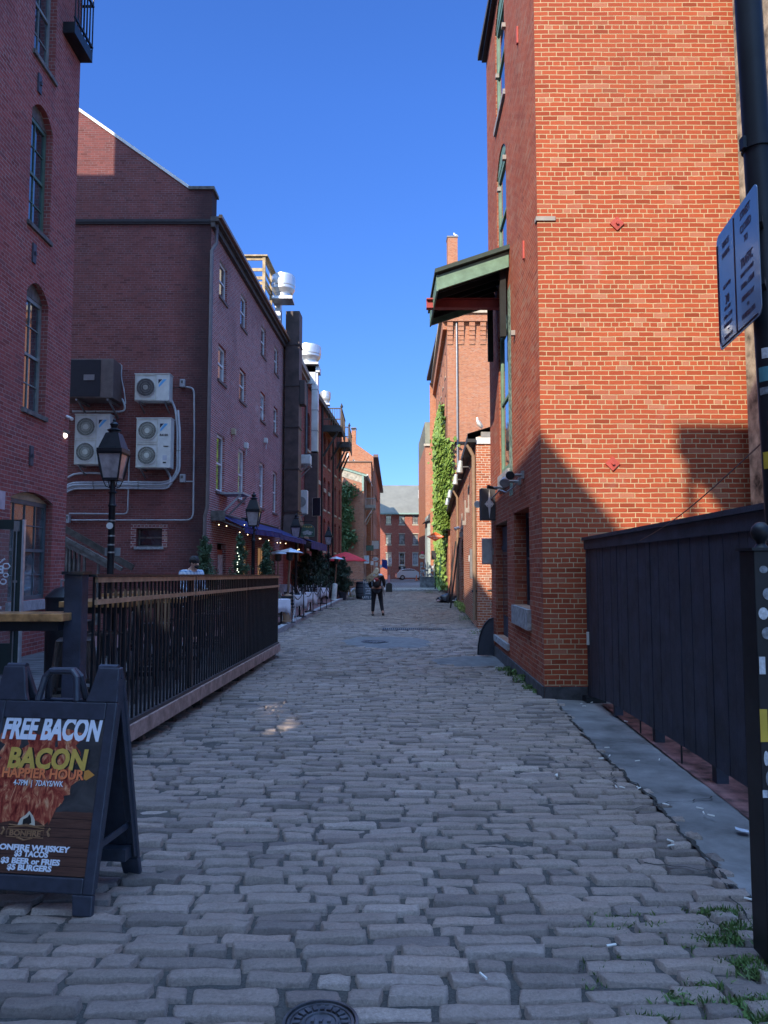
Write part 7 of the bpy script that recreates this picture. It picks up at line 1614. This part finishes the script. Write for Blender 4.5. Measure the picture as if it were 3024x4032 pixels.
hsign('orange diamond sign reading VIA VECCHIA in front of the ivy', 1714, 2113, 46.0, 1.08, .58, plain('orange_sign', (.80, .14, .03), .5), (('VIA VECCHIA', .02, .15), ('ristorante', -.10, .07)), plain('cream_letters', (.8, .72, .55), .6), 'diamond', armside=1)
hsign('white oval hanging sign among the shop signs, pale with blue writing', 1478, 2201, 60, .48, .30, WHITE, (('Seaport', .0, .11),), plain('navy_print', (.01, .015, .05), .5), 'oval')
hsign('small white square shop sign below the oval sign', 1465, 2217, 58, .22, .32, WHITE, arm=False); hsign('small white square shop sign right of the oval sign', 1483, 2222, 58, .2, .3, OFFW, arm=False); hsign('small white shop sign lowest in the cluster', 1500, 2230, 58, .17, .26, WHITE, arm=False)
hsign('green striped awning-shaped sign on the pink stucco side', 1456, 2158, 68, .7, .5, GREEN_D, arm=False); hsign('pale blue shutter-like sign on the pink stucco side', 1444, 2203, 66, .4, .7, plain('pale_blue', (.42, .52, .60), .6), frame=WHITE, arm=False)
hsign('pair of white louvred panels high on the pink stucco side', 1478, 2145, 72, .7, .8, WHITE, arm=False, frame=GREEN_D); hsign('round cream sign above the far right shopfront', 1663, 2191, 85, .75, .52, plain('cream_round', (.75, .60, .38), .6), (('BAR', 0, .2),), plain('rust_print', (.5, .15, .05), .6), 'oval', armside=1)
hsign('red square sign over the cream round sign at the far right', 1663, 2176, 86, .32, .3, plain('red_square', (.6, .05, .08), .6), arm=False); hsign('white banner sign by the grey far right stall', 1690, 2210, 84, 1.0, .55, plain('pale_banner', (.55, .56, .66), .7), arm=False); hsign('black speaker-like box sign beside the ivy', 1708, 2186, 62, .42, .75, plain('box_black', (.03, .03, .035), .6), arm=False); hsign('white and black posters on the wall beneath the far window', 1583, 2236, 117.5, 1.1, .5, BLACK, (('88', 0, .4),), WHITE, arm=False)
c = W(1535, 2212, 96); t = thing('street_sign', 'small white traffic sign on a thin post before the closing brick building', 'sign', (c.x, 96, -.3)); part('post', MB().tube([(c.x, 96, -.35), (c.x, 96, c.z + .4)], .04, 6), GREY, t); part('plate', MB().box(c.x - .25, c.x + .25, 95.95, 95.99, c.z - .25, c.z + .45), WHITE, t); part('lettering', text_mb('S', .5, Matrix.Translation((c.x, 95.94, c.z + .1)) @ Matrix.Rotation(R(90), 4, 'X')), BLACK, t)
c = W(1510, 2220, 70); t = thing('flag', 'blue flag hanging from a pole among the shop signs', 'flag', c); part('pole', MB().tube([c + Vector((-.5, 0, .2)), c + Vector((.1, 0, .5))], .02, 6), OFFW, t); m = MB()
for i in range(5):
    for j in range(2): m.v.append(tuple(c + Vector((-.15 + i * .13, .05 * math.sin(i * 2), (.42 if j == 0 else -.28) - i * .07 * (1 if j else .3)))))
for i in range(4): m.f.append((2 * i, 2 * i + 1, 2 * i + 3, 2 * i + 2))
o = part('cloth', m, plain('flag_blue', (.03, .06, .32), .8), t, norm=False); o.modifiers.new('s', 'SOLIDIFY').thickness = .01
# compass sign box and cables on R1
c0, c1 = W(1893, 2037, 15.0), W(1931, 1923, 15.0)
c0 = W(1893, 2048, 15.0); t = thing('projecting_sign', 'black box sign with a white compass star on the orange brick side wall', 'sign', (c0.x, 15, c0.z)); part('box', MB().box(c0.x, r1x(15) + .02, 14.95, 15.2, c0.z, c1.z), plain('box_grey', (.055, .055, .06), .5), t, bevel=.01)
cx_, cz_ = c0.x + .17, (c0.z + c1.z) / 2; m = MB()
for sgx, sgz in ((.1, .30),): m.add([(cx_ + x, 14.94, cz_ + z) for x, z in ((0, sgz), (.03, .04), (sgx, 0), (.03, -.04), (0, -sgz), (-.03, -.04), (-sgx, 0), (-.03, .04))], [tuple(range(8))])
m.tube([(cx_ + .07 * math.cos(a), 14.935, cz_ + .07 * math.sin(a)) for a in [k * 6.283 / 14 for k in range(15)]], .008, 4); part('compass_star', m, WHITE, t, norm=False)
def spot(f, px, py, label, mat, rad=.07, length=.2, dirv=(0, -.4, -1), proj=.3):
    u, z = f.uv(px, py); a = Vector(f.at(u, proj, z)); t = thing('spotlight', label, 'spotlight', a, 0, 'outdoor wall spotlights'); d = Vector(dirv).normalized()
    part('arm', MB().tube([f.at(u, .0, z), tuple(a)], .022, 6), GREY, t); part('wall_plate', MB().fbox(f, u - .06, u + .06, .0, .04, z - .06, z + .06), GREY, t)
    part('housing', MB().tube([a - d * length * .5, a, a + d * length * .45, a + d * length * .5], [rad * .6, rad * .8, rad, rad * .9], 12), mat, t, smooth=True); return t
LG = plain('light_grey_metal', (.50, .53, .52), .4, metal=.2)
for i, (px, py) in enumerate(((1852, 1838), (1828, 1888), (1796, 1945), (1783, 1975))): spot(f2r, px, py, '%s of four pale grey spotlights under the black eave, nearest first' % ordn[i], LG, .12, .42, (-.1, 0, -1), .35)
spot(f2r, 1822, 2080, 'small white floodlight half way up the bright brick side wall', WHITE, .08, .2, (-1, -.3, -.4), .25)
spot(f1r, 2062, 1870, 'black twin floodlight with a cable near the orange brick corner', BLACK, .07, .2, (-.3, -1, -.2), .2); spot(f1r, 2050, 1895, 'pale bowl floodlight hanging below the black one', plain('dull_lens', (.35, .37, .40), .3), .085, .12, (-.3, -1, -.8), .25); spot(f1r, 1985, 1920, 'small black camera-like light at the end of the cable', BLACK, .035, .2, (-1, -.3, .2), .22)
spot(f1r, 1940, 1985, 'round bright floodlight in front of the compass sign', plain('bright_lens', (.75, .74, .68), .25), .075, .12, (-.5, -1, -.2), .30)
t = thing('cable', 'sagging grey cable linking the floodlights on the orange brick side wall', 'cable', W(2020, 1940, 12)); pp = [f1r.at(f1r.uv(px, py)[0], .08, f1r.uv(px, py)[1]) for px, py in ((2058, 1895), (2040, 1920), (2010, 1938), (1985, 1930), (1965, 1950), (1940, 1970))]; part('strand', MB().tube(pp, .014, 6), plain('cable_grey', (.3, .3, .31), .5), t, smooth=True)
u, z = f1r.uv(1942, 2120); u1_, z1_ = f1r.uv(1935, 2222); t = thing('wall_panel', 'pale grey rounded metal panel projecting from the orange brick side wall', 'sign', f1r.at(u, .1, z)); part('plate', MB().fbox(f1r, u - .04, u, .02, .24, z1_, z), plain('plate_pale', (.36, .38, .42), .3, metal=.4), t, bevel=.015); part('wall_bracket', MB().fbox(f1r, u - .03, u - .01, .0, .02, z1_ + .2, z - .2), GREY, t)
c = W(1922, 2185, 21.6); t = thing('red_bag', 'bright red bag hanging on the bright brick wall by the grey panel', 'bag', c); part('sack', MB().ball(c, .14, 10, 8, (.75, .5, 1.1)), plain('bright_red_cloth', (.70, .02, .05), .7), t, smooth=True); part('strap', MB().tube([c + Vector((-.04, 0, .13)), c + Vector((-.06, .2, .25)), c + Vector((.05, 0, .13))], .01, 5), BLACK, t)
t = thing('notice_board', 'weathered square wooden notice on the bright brick wall above the red bag', 'sign', W(1916, 2155, 21.98)); u, z = f2f.uv(1916, 2155); part('board', MB().fbox(f2f, u - .1, u + .12, .003, .03, z - .1, z + .1), plain('worn_board', (.35, .25, .20), .8, var=.4, vscale=20), t)
c = G(1940, 2552); t = thing('wheel_guard', 'dark rounded metal guard standing at the far foot of the orange brick wall', 'guard', (c.x, c.y, c.z)); part('shield', MB().prism([(r1x(15.2) - .03, 15.2, c.z)] + [(r1x(15.2) - .03 - .33 * math.sin(R(a)), 15.2, c.z + .75 * math.cos(R(a)) if a < 90 else c.z) for a in (0, 15, 30, 45, 60, 75, 90)], (0, .12, 0)), plain('guard_steel', (.045, .055, .08), .45), t); part('lip', MB().tube([(r1x(15.2) - .03 - .33 * math.sin(R(a)), 15.19, c.z + .75 * math.cos(R(a))) for a in (0, 15, 30, 45, 60, 75, 88)], .012, 5), BLACK, t)
# black sacks at the foot of R2
c = G(1757, 2372); t = thing('rubbish_sack', 'heap of black bags and clothing dropped on the cobbles by the bright brick wall', 'bag', (c.x, c.y, c.z)); m = MB()
for dx, dy, dz_, r in ((0, 0, .2, .32), (.35, .1, .17, .27), (-.3, -.05, .12, .22), (.12, .25, .28, .25), (.55, 0, .12, .2)):
    b = MB().ball((c.x + dx, c.y + dy, c.z + dz_), r, 14, 10, (1.15, .9, .75)); b.v = [tuple(Vector(v) + Vector((1, 1, 1)) * .07 * noise.noise(Vector(v) * 5)) for v in b.v]; m = merge(m, b)
part('sacks', m, plain('sack_black', (.012, .012, .016), .35), t, smooth=True); m = MB().ball((c.x - .38, c.y - .2, c.z + .1), .12, 8, 6, (1.4, .6, .5)); part('cloth', m, plain('dusty_pink_cloth', (.42, .28, .28), .8), t, smooth=True); part('cloth', MB().ball((c.x + .4, c.y - .25, c.z + .1), .09, 8, 6, (1.5, .6, .5)), plain('pale_cloth', (.5, .45, .42), .8), t, smooth=True)
# far right stall, post and planks
c = G(1700, 2318); Y = 66.0
t = thing('street_stall', 'cluttered grey wooden stall front beneath the ivy at the far right', 'stall', (W(1690, 2300, Y).x, Y, gz(Y))); xa, xb2 = W(1655, 2300, Y).x, W(1712, 2300, Y).x; z0 = gz(Y)
part('counter', MB().box(xa, xb2, Y, Y + .8, z0, z0 + .95).box(xa - .05, xb2 + .05, Y - .06, Y + .85, z0 + .95, z0 + 1.02), plain('stall_grey', (.22, .24, .26), .8, var=.35, vscale=3), t); m = MB()
for x in (xa, (xa + xb2) / 2, xb2 - .08): m.box(x, x + .08, Y, Y + .08, z0 + 1.02, z0 + 2.3)
part('uprights', m, plain('stall_grey2', (.35, .37, .38), .8), t)
m = MB(); 
for k in range(30): x, z = random.uniform(xa, xb2), z0 + random.uniform(1.1, 2.2); s = random.uniform(.04, .14); m.box(x - s, x + s, Y - .02 - .001 * k, Y + .03, z - s, z + s * random.uniform(.5, 1.2))
part('notices', m, plain('mixed_paper', (.45, .46, .48), .8, var=.5, vscale=6), t)
c = G(1714, 2320); t = thing('post', 'slim black post at the kerb below the orange diamond sign', 'post', (c.x, c.y, c.z)); part('shaft', MB().tube([c, (c.x, c.y, W(1714, 2212, c.y).z)], .045, 8), BLACK, t); part('foot', MB().lathe([(.1, 0), (.1, .05), (.05, .1)], c, 10), BLACK, t)
c = G(1745, 2318); t = thing('trestle', 'white crossed boards leaning at the foot of the ivy wall', 'trestle', (c.x, c.y, c.z)); part('board', MB().bar(W(1718, 2285, c.y), W(1750, 2312, c.y), .05, .16), WHITE, t); part('board', MB().bar(W(1718, 2285, c.y), W(1746, 2252, c.y), .05, .12), WHITE, t); part('cover', MB().ball(W(1734, 2290, c.y + .3), .42, 12, 8, (1, .5, .9)), plain('white_sheet', (.60, .60, .62), .8), t, smooth=True)
m = MB()
t = thing('scaffold_bars', 'dark leaning timber props along the shaded far part of the bright brick wall', 'props', f2r.at(13, .2, 0))
for i, (u, lean) in enumerate(((11.3, .25), (16.0, .3))): part('prop', MB().bar(f2r.at(u, .5, -.3), f2r.at(u + .4, .06, 2.9), .07), plain('black_prop', (.03, .025, .025), .8), t)
# litter
P = [(2193, 3054), (2367, 2985), (2400, 2975), (2510, 2995), (2426, 3097), (2512, 3100), (2450, 3100), (2517, 3103), (2622, 3167), (2755, 3182), (2770, 3200), (2800, 3210), (2641, 3328), (2300, 2780), (2330, 2765), (2290, 2770), (2465, 2840), (2390, 2943), (2640, 3310), (2950, 3540), (2407, 3721), (1903, 3842), (2190, 3050), (2596, 2990)]
bt = None
for i, (px, py) in enumerate(P):
    c = G(px, py, .03); a = random.uniform(0, 3.1)
    if bt is None:
        bt = thing('cigarette_end', 'cigarette ends scattered on the pavement and cobbles at the lower right', 'litter', c, a, 'cigarette ends scattered at the lower right'); part('stub', MB().tube([(-.022, 0, 0), (.022, 0, 0)], .005, 6), plain('paper_white', (.7, .68, .64), .8), bt, world=False)
    else: dup(bt, c, a)
c = G(2922, 3273, .02); t = tag(part('crumpled_paper', MB().add([(c.x + .05 * math.cos(a) * random.uniform(.6, 1.2), c.y + .05 * math.sin(a) * random.uniform(.6, 1.2), c.z + random.uniform(0, .02)) for a in [k * .7 for k in range(9)]], [tuple(range(9))]), plain('paper_blue', (.5, .54, .62), .8), norm=False), 'crumpled scrap of pale paper on the concrete pavement near the gate post', 'litter')

# ================================================================= gulls
def gull(c, h, label, face=1, rz=0.0, rest=False):
    t = thing('gull', label, 'bird', c, rz); m = MB(); s = h / .45
    b = MB().lathe([(.0, -.20), (.03, -.17), (.065, -.1), (.085, 0), (.08, .08), (.05, .14), (.035, .17)], (0, 0, 0), 12, ax='z')
    M = Matrix.Translation((0, 0, .20 * s)) @ Matrix.Rotation(R(58 if not rest else 35), 4, 'Y') @ Matrix.Scale(s, 4); b.v = [tuple(M @ Vector(v)) for v in b.v]
    hd = M @ Vector((0, 0, .155)); top = hd + Vector((.005, 0, .10 * s)); b = merge(b, MB().tube([hd - Vector((.0, 0, .04 * s)), hd + Vector((0, 0, .04 * s)), top, top + Vector((.01 * s, 0, .03 * s))], [.05 * s, .04 * s, .042 * s, .018 * s], 10))
    body = part('body', b, GULLW, t, world=False, smooth=True)
    wv_ = MB()
    for sy in (-1, 1):
        w_ = MB().ball((0, 0, 0), 1, 10, 6, (.035, .02, .17)); M2 = Matrix.Translation((-.02 * s, sy * .07 * s, .21 * s)) @ Matrix.Rotation(R(62 if not rest else 38), 4, 'Y') @ Matrix.Scale(s, 4); w_.v = [tuple(M2 @ Vector(v)) for v in w_.v]; part('wing', w_, GULLG, t, world=False, smooth=True)
    part('beak', MB().tube([top + Vector((.03 * s, 0, 0)), top + Vector((.085 * s, 0, -.012 * s))], [.012 * s, .003 * s], 6), YELLOW, t, world=False)
    for sy in (-1, 1): part('leg', MB().tube([(0, sy * .03 * s, .14 * s), (0.01, sy * .03 * s, .005)], .006 * s, 5).box(-.005, .05 * s, sy * .03 * s - .02 * s, sy * .03 * s + .02 * s, 0, .006), plain('pink_leg', (.5, .3, .25), .6), t, world=False)
    return t
gull(Vector((W(1796, 935, 55.3).x, 55.4, zc3 + .1)), .50, 'white gull standing on top of the tall brick chimney', rz=R(160)); gull(Vector((W(1889, 1700, 22).x, 22.05, z2 + .25)), .36, 'white gull perched on the coping of the low bright brick building', rz=R(200), rest=True)

# ================================================================= white car
def car(c, rz, label):
    t = thing('parked_car', label, 'car', c, rz); L = 4.7; Wd = .93
    prof = [(-2.3, .35), (-2.35, .75), (-2.25, .98), (-2.05, 1.08), (-1.75, 1.45), (-1.3, 1.62), (-.3, 1.68), (.4, 1.60), (1.15, 1.12), (1.9, 1.0), (2.25, .85), (2.35, .55), (2.3, .3)]
    m = MB(); nY = 7
    for j in range(nY):
        q = j / (nY - 1) * 2 - 1
        for x, z in prof: k = 1 - .10 * max(0, (z - .9)) ** 1 * 1.2; m.v.append((x * (1 - .03 * q * q), q * Wd * (k if abs(q) > .9 else k), z - .05 * q * q * (z > 1.2)))
    n = len(prof)
    for j in range(nY - 1):
        for i in range(n): m.f.append((j * n + i, j * n + (i + 1) % n, (j + 1) * n + (i + 1) % n, (j + 1) * n + i))
    m.f.append(tuple(range(n))); m.f.append(tuple(reversed(range((nY - 1) * n, nY * n))))
    b = part('body', m, plain('car_white', (.75, .76, .78), .25, coat=.8, var=.02), t, world=False, smooth=True, sharp=40)
    for s in (-1, 1):
        y = s * (Wd * .945); g_ = [(-1.7, 1.12), (-1.5, 1.42), (-1.1, 1.53), (-.25, 1.56), (.35, 1.50), (.95, 1.14)]
        part('side_window', MB().prism([(x, y * (1 - .07 * (z - 1.1)) , z) for x, z in g_], (0, s * .012, 0)), GLASS, t, world=False)
        for x in (-1.4, 1.4):
            wheel = part('wheel', MB().lathe([(.36, -.12), (.36, .12), (.22, .125)], (x, s * (Wd - .1), .36), 20, ax='y'), plain('tyre', (.015, .015, .015), .8), t, world=False, smooth=True)
            part('rim', MB().lathe([(.22, -.13), (.2, .135), (.05, .14)], (x, s * (Wd - .095), .36), 10, ax='y'), GALV, wheel, world=False)
        part('door_handle', MB().box(-.5, -.3, y + (0 if s > 0 else -.02), y + (.02 if s > 0 else 0), .98, 1.01), GREY, t, world=False)
        part('tail_light', MB().box(-2.33, -2.0, s * .72 - .12, s * .72 + .12, .85, 1.0), plain('tail_red', (.4, .02, .02), .3), t, world=False); part('headlight', MB().box(2.05, 2.25, s * .7 - .15, s * .7 + .15, .72, .86), OFFW, t, world=False)
    part('rear_window', MB().add([(-2.07, -.6, 1.10), (-2.07, .6, 1.10), (-1.8, .55, 1.42), (-1.8, -.55, 1.42)], [(0, 1, 2, 3)]), GLASS, t, world=False); return t
c = G(1625, 2277); car(Vector((W(1618, 2270, 112).x, 112, gz(112))), R(6), 'white car parked across the far end of the street')
c = W(1640, 2277, 104); t = thing('traffic_cone', 'small orange and white cone beside the white car', 'cone', (c.x, 104, gz(104))); part('body', MB().lathe([(.22, 0), (.22, .05), (.15, .06), (.03, .8)], (c.x, 104, gz(104)), 10), plain('cone_orange', (.7, .2, .1), .6), t)

# ================================================================= people
def person_mesh(name, joints, edges, parent, mat, sub=2):
    me = bpy.data.meshes.new(name); me.from_pydata([j[0] for j in joints], edges, []); o = bpy.data.objects.new(name, me); COL.objects.link(o)
    sk = o.modifiers.new('skin', 'SKIN'); sk.use_smooth_shade = True
    bpy.context.view_layer.update()
    for v, j in zip(me.skin_vertices[0].data, joints): r = j[1]; v.radius = r if isinstance(r, tuple) else (r, r); v.use_root = False
    me.skin_vertices[0].data[0].use_root = True
    ss = o.modifiers.new('sub', 'SUBSURF'); ss.levels = sub; ss.render_levels = sub
    bpy.context.view_layer.update(); dg = bpy.context.evaluated_depsgraph_get(); nm = bpy.data.meshes.new_from_object(o.evaluated_get(dg)); nm.materials.clear(); nm.materials.append(mat)
    bpy.data.objects.remove(o); o = bpy.data.objects.new(name, nm); COL.objects.link(o); o.parent = parent; return o
BLK = plain('black_cloth', (.010, .010, .013), .9); JNS = plain('black_trousers', (.010, .011, .017), .9)
def woman():
    c = G(1486, 2424); Y = c.y; s = W(1486, 2238, Y).z - c.z; s /= 1.68
    t = thing('person', 'person walking away in black with a black and red backpack and long blond hair', 'person', (c.x - .02, Y, c.z)); t.scale = (s,) * 3
    # back to the viewer (faces +Y); weight on the left foot, right foot trailing
    J = [((0, 0, .95), (.15, .11)), ((0, .01, 1.12), (.13, .095)), ((0, .02, 1.32), (.165, .105)), ((0, .03, 1.43), (.10, .07)), ((0, .03, 1.49), .052), ((0, .05, 1.56), (.072, .085)), ((0, .05, 1.635), (.068, .08)),
         ((-.10, 0, .88), .105), ((-.13, .03, .50), .068), ((-.15, .0, .10), .042), ((-.15, .09, .035), (.042, .03)),
         ((.10, 0, .88), .105), ((.15, .02, .50), .068), ((.21, -.16, .12), .042), ((.23, -.06, .05), (.042, .03)),
         ((-.20, .02, 1.38), .06), ((-.27, .05, 1.13), .045), ((-.21, .18, .98), .032), ((-.12, .24, 1.0), .026),
         ((.20, .02, 1.38), .06), ((.27, .04, 1.12), .045), ((.22, .17, .98), .032), ((.13, .24, 1.0), .026)]
    E_ = [(0, 1), (1, 2), (2, 3), (3, 4), (4, 5), (5, 6), (0, 7), (7, 8), (8, 9), (9, 10), (0, 11), (11, 12), (12, 13), (13, 14), (2, 15), (15, 16), (16, 17), (17, 18), (2, 19), (19, 20), (20, 21), (21, 22)]
    person_mesh('body', J, E_, t, SKIN)
    infl = lambda idx, k: [(J[i][0], tuple((q * k) for q in (J[i][1] if isinstance(J[i][1], tuple) else (J[i][1],) * 2))) for i in idx]
    trou = infl([0, 7, 8], 1.14) + [((-.15, .0, .12), .062)] + infl([11, 12], 1.14) + [((.205, -.145, .14), .062)]; person_mesh('trousers', trou, [(0, 1), (1, 2), (2, 3), (0, 4), (4, 5), (5, 6)], t, JNS)
    jk = [((0, 0, .90), (.175, .13))] + infl([1, 2, 3], 1.18) + infl([15, 16, 17], 1.35) + infl([19, 20, 21], 1.35); person_mesh('jacket', jk, [(0, 1), (1, 2), (2, 3), (2, 4), (4, 5), (5, 6), (2, 7), (7, 8), (8, 9)], t, BLK)
    person_mesh('backpack', [((0, -.16, .98), (.13, .08)), ((0, -.19, 1.15), (.15, .10)), ((.0, -.16, 1.36), (.11, .07))], [(0, 1), (1, 2)], t, plain('pack_black', (.015, .012, .014), .7))
    part('pack_panel', MB().ball((-.03, -.235, 1.28), .1, 12, 8, (.95, .5, .75)), plain('pack_red', (.30, .035, .03), .6), t, world=False, smooth=True); part('pack_badge', MB().ball((-.08, -.275, 1.24), .035, 8, 6, (.8, .4, 1.3)), WHITE, t, world=False, smooth=True)
    for sx in (-.11, .12): part('hood_collar', MB().ball((sx, -.08, 1.44), .085, 12, 8, (1.1, .8, .6)), plain('pale_blue_cloth', (.42, .52, .64), .8), t, world=False, smooth=True)
    hair = MB(); 
    hm = plain('blond_hair', (.42, .33, .20), .6, var=.25, vscale=30)
    hair = MB().ball((0, .02, 1.60), .105, 14, 10, (.9, 1, 1.05))
    for k in range(26):
        a = random.uniform(-.075, .08); z = random.uniform(1.5, 1.62); hair.tube([(a, -.07, z), (a - .06, -.12, z - .10), (a - .18 - random.uniform(0, .1), -.12, z - .2 - random.uniform(0, .06)), (a - .28 - random.uniform(0, .14), -.10, z - .27 - random.uniform(0, .1))], [.028, .026, .016, .003], 5)
    part('hair', hair, hm, t, world=False, smooth=True)
    for x, y, z, a in ((-.15, .05, .03, 0), (.225, -.11, .045, 25)): m = MB().ball((0, 0, 0), 1, 10, 6, (.048, .13, .045)); M = Matrix.Translation((x, y, z)) @ Matrix.Rotation(R(-a), 4, 'X'); m.v = [tuple(M @ Vector(v)) for v in m.v]; part('shoe', m, plain('shoe_dark', (.03, .028, .027), .6), t, world=False, smooth=True); 
    part('dangling_scarf', MB().tube([(.2, .0, 1.05), (.25, -.02, .85), (.27, -.02, .70)], [.05, .035, .01], 7), plain('grey_fringe', (.28, .25, .24), .9), t, world=False, smooth=True)
woman()
def man():
    Y = 17.2; c = W(752, 2300, Y); z0 = gz(Y) + .02; htop = W(752, 2196, Y).z
    t = thing('person', 'man in a pale blue checked shirt looking down behind the terrace railing', 'person', (c.x, Y, z0), R(50)); h = htop - z0; s = h / 1.66; t.scale = (s,) * 3
    J = [((0, 0, .93), (.15, .11)), ((0, -.01, 1.12), (.135, .10)), ((0, -.02, 1.32), (.18, .11)), ((0, -.04, 1.42), (.10, .07)), ((0, -.07, 1.47), .052), ((0, -.12, 1.53), (.07, .085)), ((0, -.12, 1.60), (.068, .08)),
         ((-.10, 0, .86), .10), ((-.11, -.02, .48), .065), ((-.11, .02, .10), .045), ((-.12, -.09, .035), (.045, .03)), ((.10, 0, .86), .10), ((.11, -.02, .48), .065), ((.11, .02, .10), .045), ((.12, -.09, .035), (.045, .03)),
         ((-.215, -.01, 1.36), .062), ((-.25, -.05, 1.08), .046), ((-.16, -.27, 1.02), .033), ((-.10, -.36, 1.05), .028), ((.215, -.01, 1.36), .062), ((.25, -.05, 1.08), .046), ((.16, -.27, 1.02), .033), ((.10, -.36, 1.05), .028)]
    E_ = [(0, 1), (1, 2), (2, 3), (3, 4), (4, 5), (5, 6), (0, 7), (7, 8), (8, 9), (9, 10), (0, 11), (11, 12), (12, 13), (13, 14), (2, 15), (15, 16), (16, 17), (17, 18), (2, 19), (19, 20), (20, 21), (21, 22)]
    person_mesh('body', J, E_, t, SKIN)
    infl = lambda idx, k: [(J[i][0], tuple((q * k) for q in (J[i][1] if isinstance(J[i][1], tuple) else (J[i][1],) * 2))) for i in idx]
    person_mesh('trousers', infl([0, 7, 8, 9, 11, 12, 13], 1.12), [(0, 1), (1, 2), (2, 3), (0, 4), (4, 5), (5, 6)], t, JNS)
    ms, nts, bs_ = new_mat('checked_shirt'); tc_ = nts.nodes.new('ShaderNodeTexCoord'); sx2 = nts.nodes.new('ShaderNodeSeparateXYZ'); nts.links.new(tc_.outputs['Object'], sx2.inputs[0])
    sumxy = mth(nts, 'ADD', sx2.outputs[0], sx2.outputs[1]); c1 = mth(nts, 'LESS_THAN', mth(nts, 'FRACT', mth(nts, 'MULTIPLY', sumxy, 14)), .4); c2_ = mth(nts, 'LESS_THAN', mth(nts, 'FRACT', mth(nts, 'MULTIPLY', sx2.outputs[2], 13)), .4)
    col = mix(nts, mth(nts, 'MULTIPLY', mth(nts, 'ADD', c1, c2_), .5), (.62, .68, .74), (.12, .24, .42)); nts.links.new(col, bs_.inputs['Base Color']); bs_.inputs['Roughness'].default_value = .9
    person_mesh('shirt', [((0, 0, .88), (.17, .125))] + infl([1, 2, 3], 1.15) + infl([15, 16, 17], 1.3) + infl([19, 20, 21], 1.3), [(0, 1), (1, 2), (2, 3), (2, 4), (4, 5), (5, 6), (2, 7), (7, 8), (8, 9)], t, ms)
    hr = MB().ball((0, -.09, 1.60), .105, 14, 10, (.95, 1.0, .95)); hr.v = [v for v in hr.v]; hr.v = [tuple(Vector(v) + Vector((0, .0, 0)) + Vector((1, 1, 1)) * .02 * noise.noise(Vector(v) * 22)) for v in hr.v]; part('hair', hr, plain('dark_hair', (.018, .014, .014), .7), t, world=False, smooth=True)
    part('nose', MB().ball((0, -.215, 1.53), .018, 8, 6, (.8, 1, 1.2)), SKIN, t, world=False, smooth=True)
    for sx in (-1, 1): part('ear', MB().ball((sx * .072, -.11, 1.545), .022, 8, 6, (.4, .8, 1.2)), SKIN, t, world=False, smooth=True); part('eye', MB().ball((sx * .03, -.198, 1.555), .011, 6, 5), BLACK, t, world=False)
    part('beard', MB().ball((0, -.165, 1.485), .045, 10, 8, (.95, .8, .7)), plain('dark_hair', (.018, .014, .014), .7), t, world=False, smooth=True)
    for sx in (-1, 1): m = MB().ball((sx * .12, -.07, .04), 1, 10, 6, (.048, .13, .045)); m.v = [(sx * .12 + (v[0] - sx * .12) , v[1], v[2]) for v in m.v]; part('shoe', m, plain('shoe_dark', (.03, .028, .027), .6), t, world=False, smooth=True)
man()
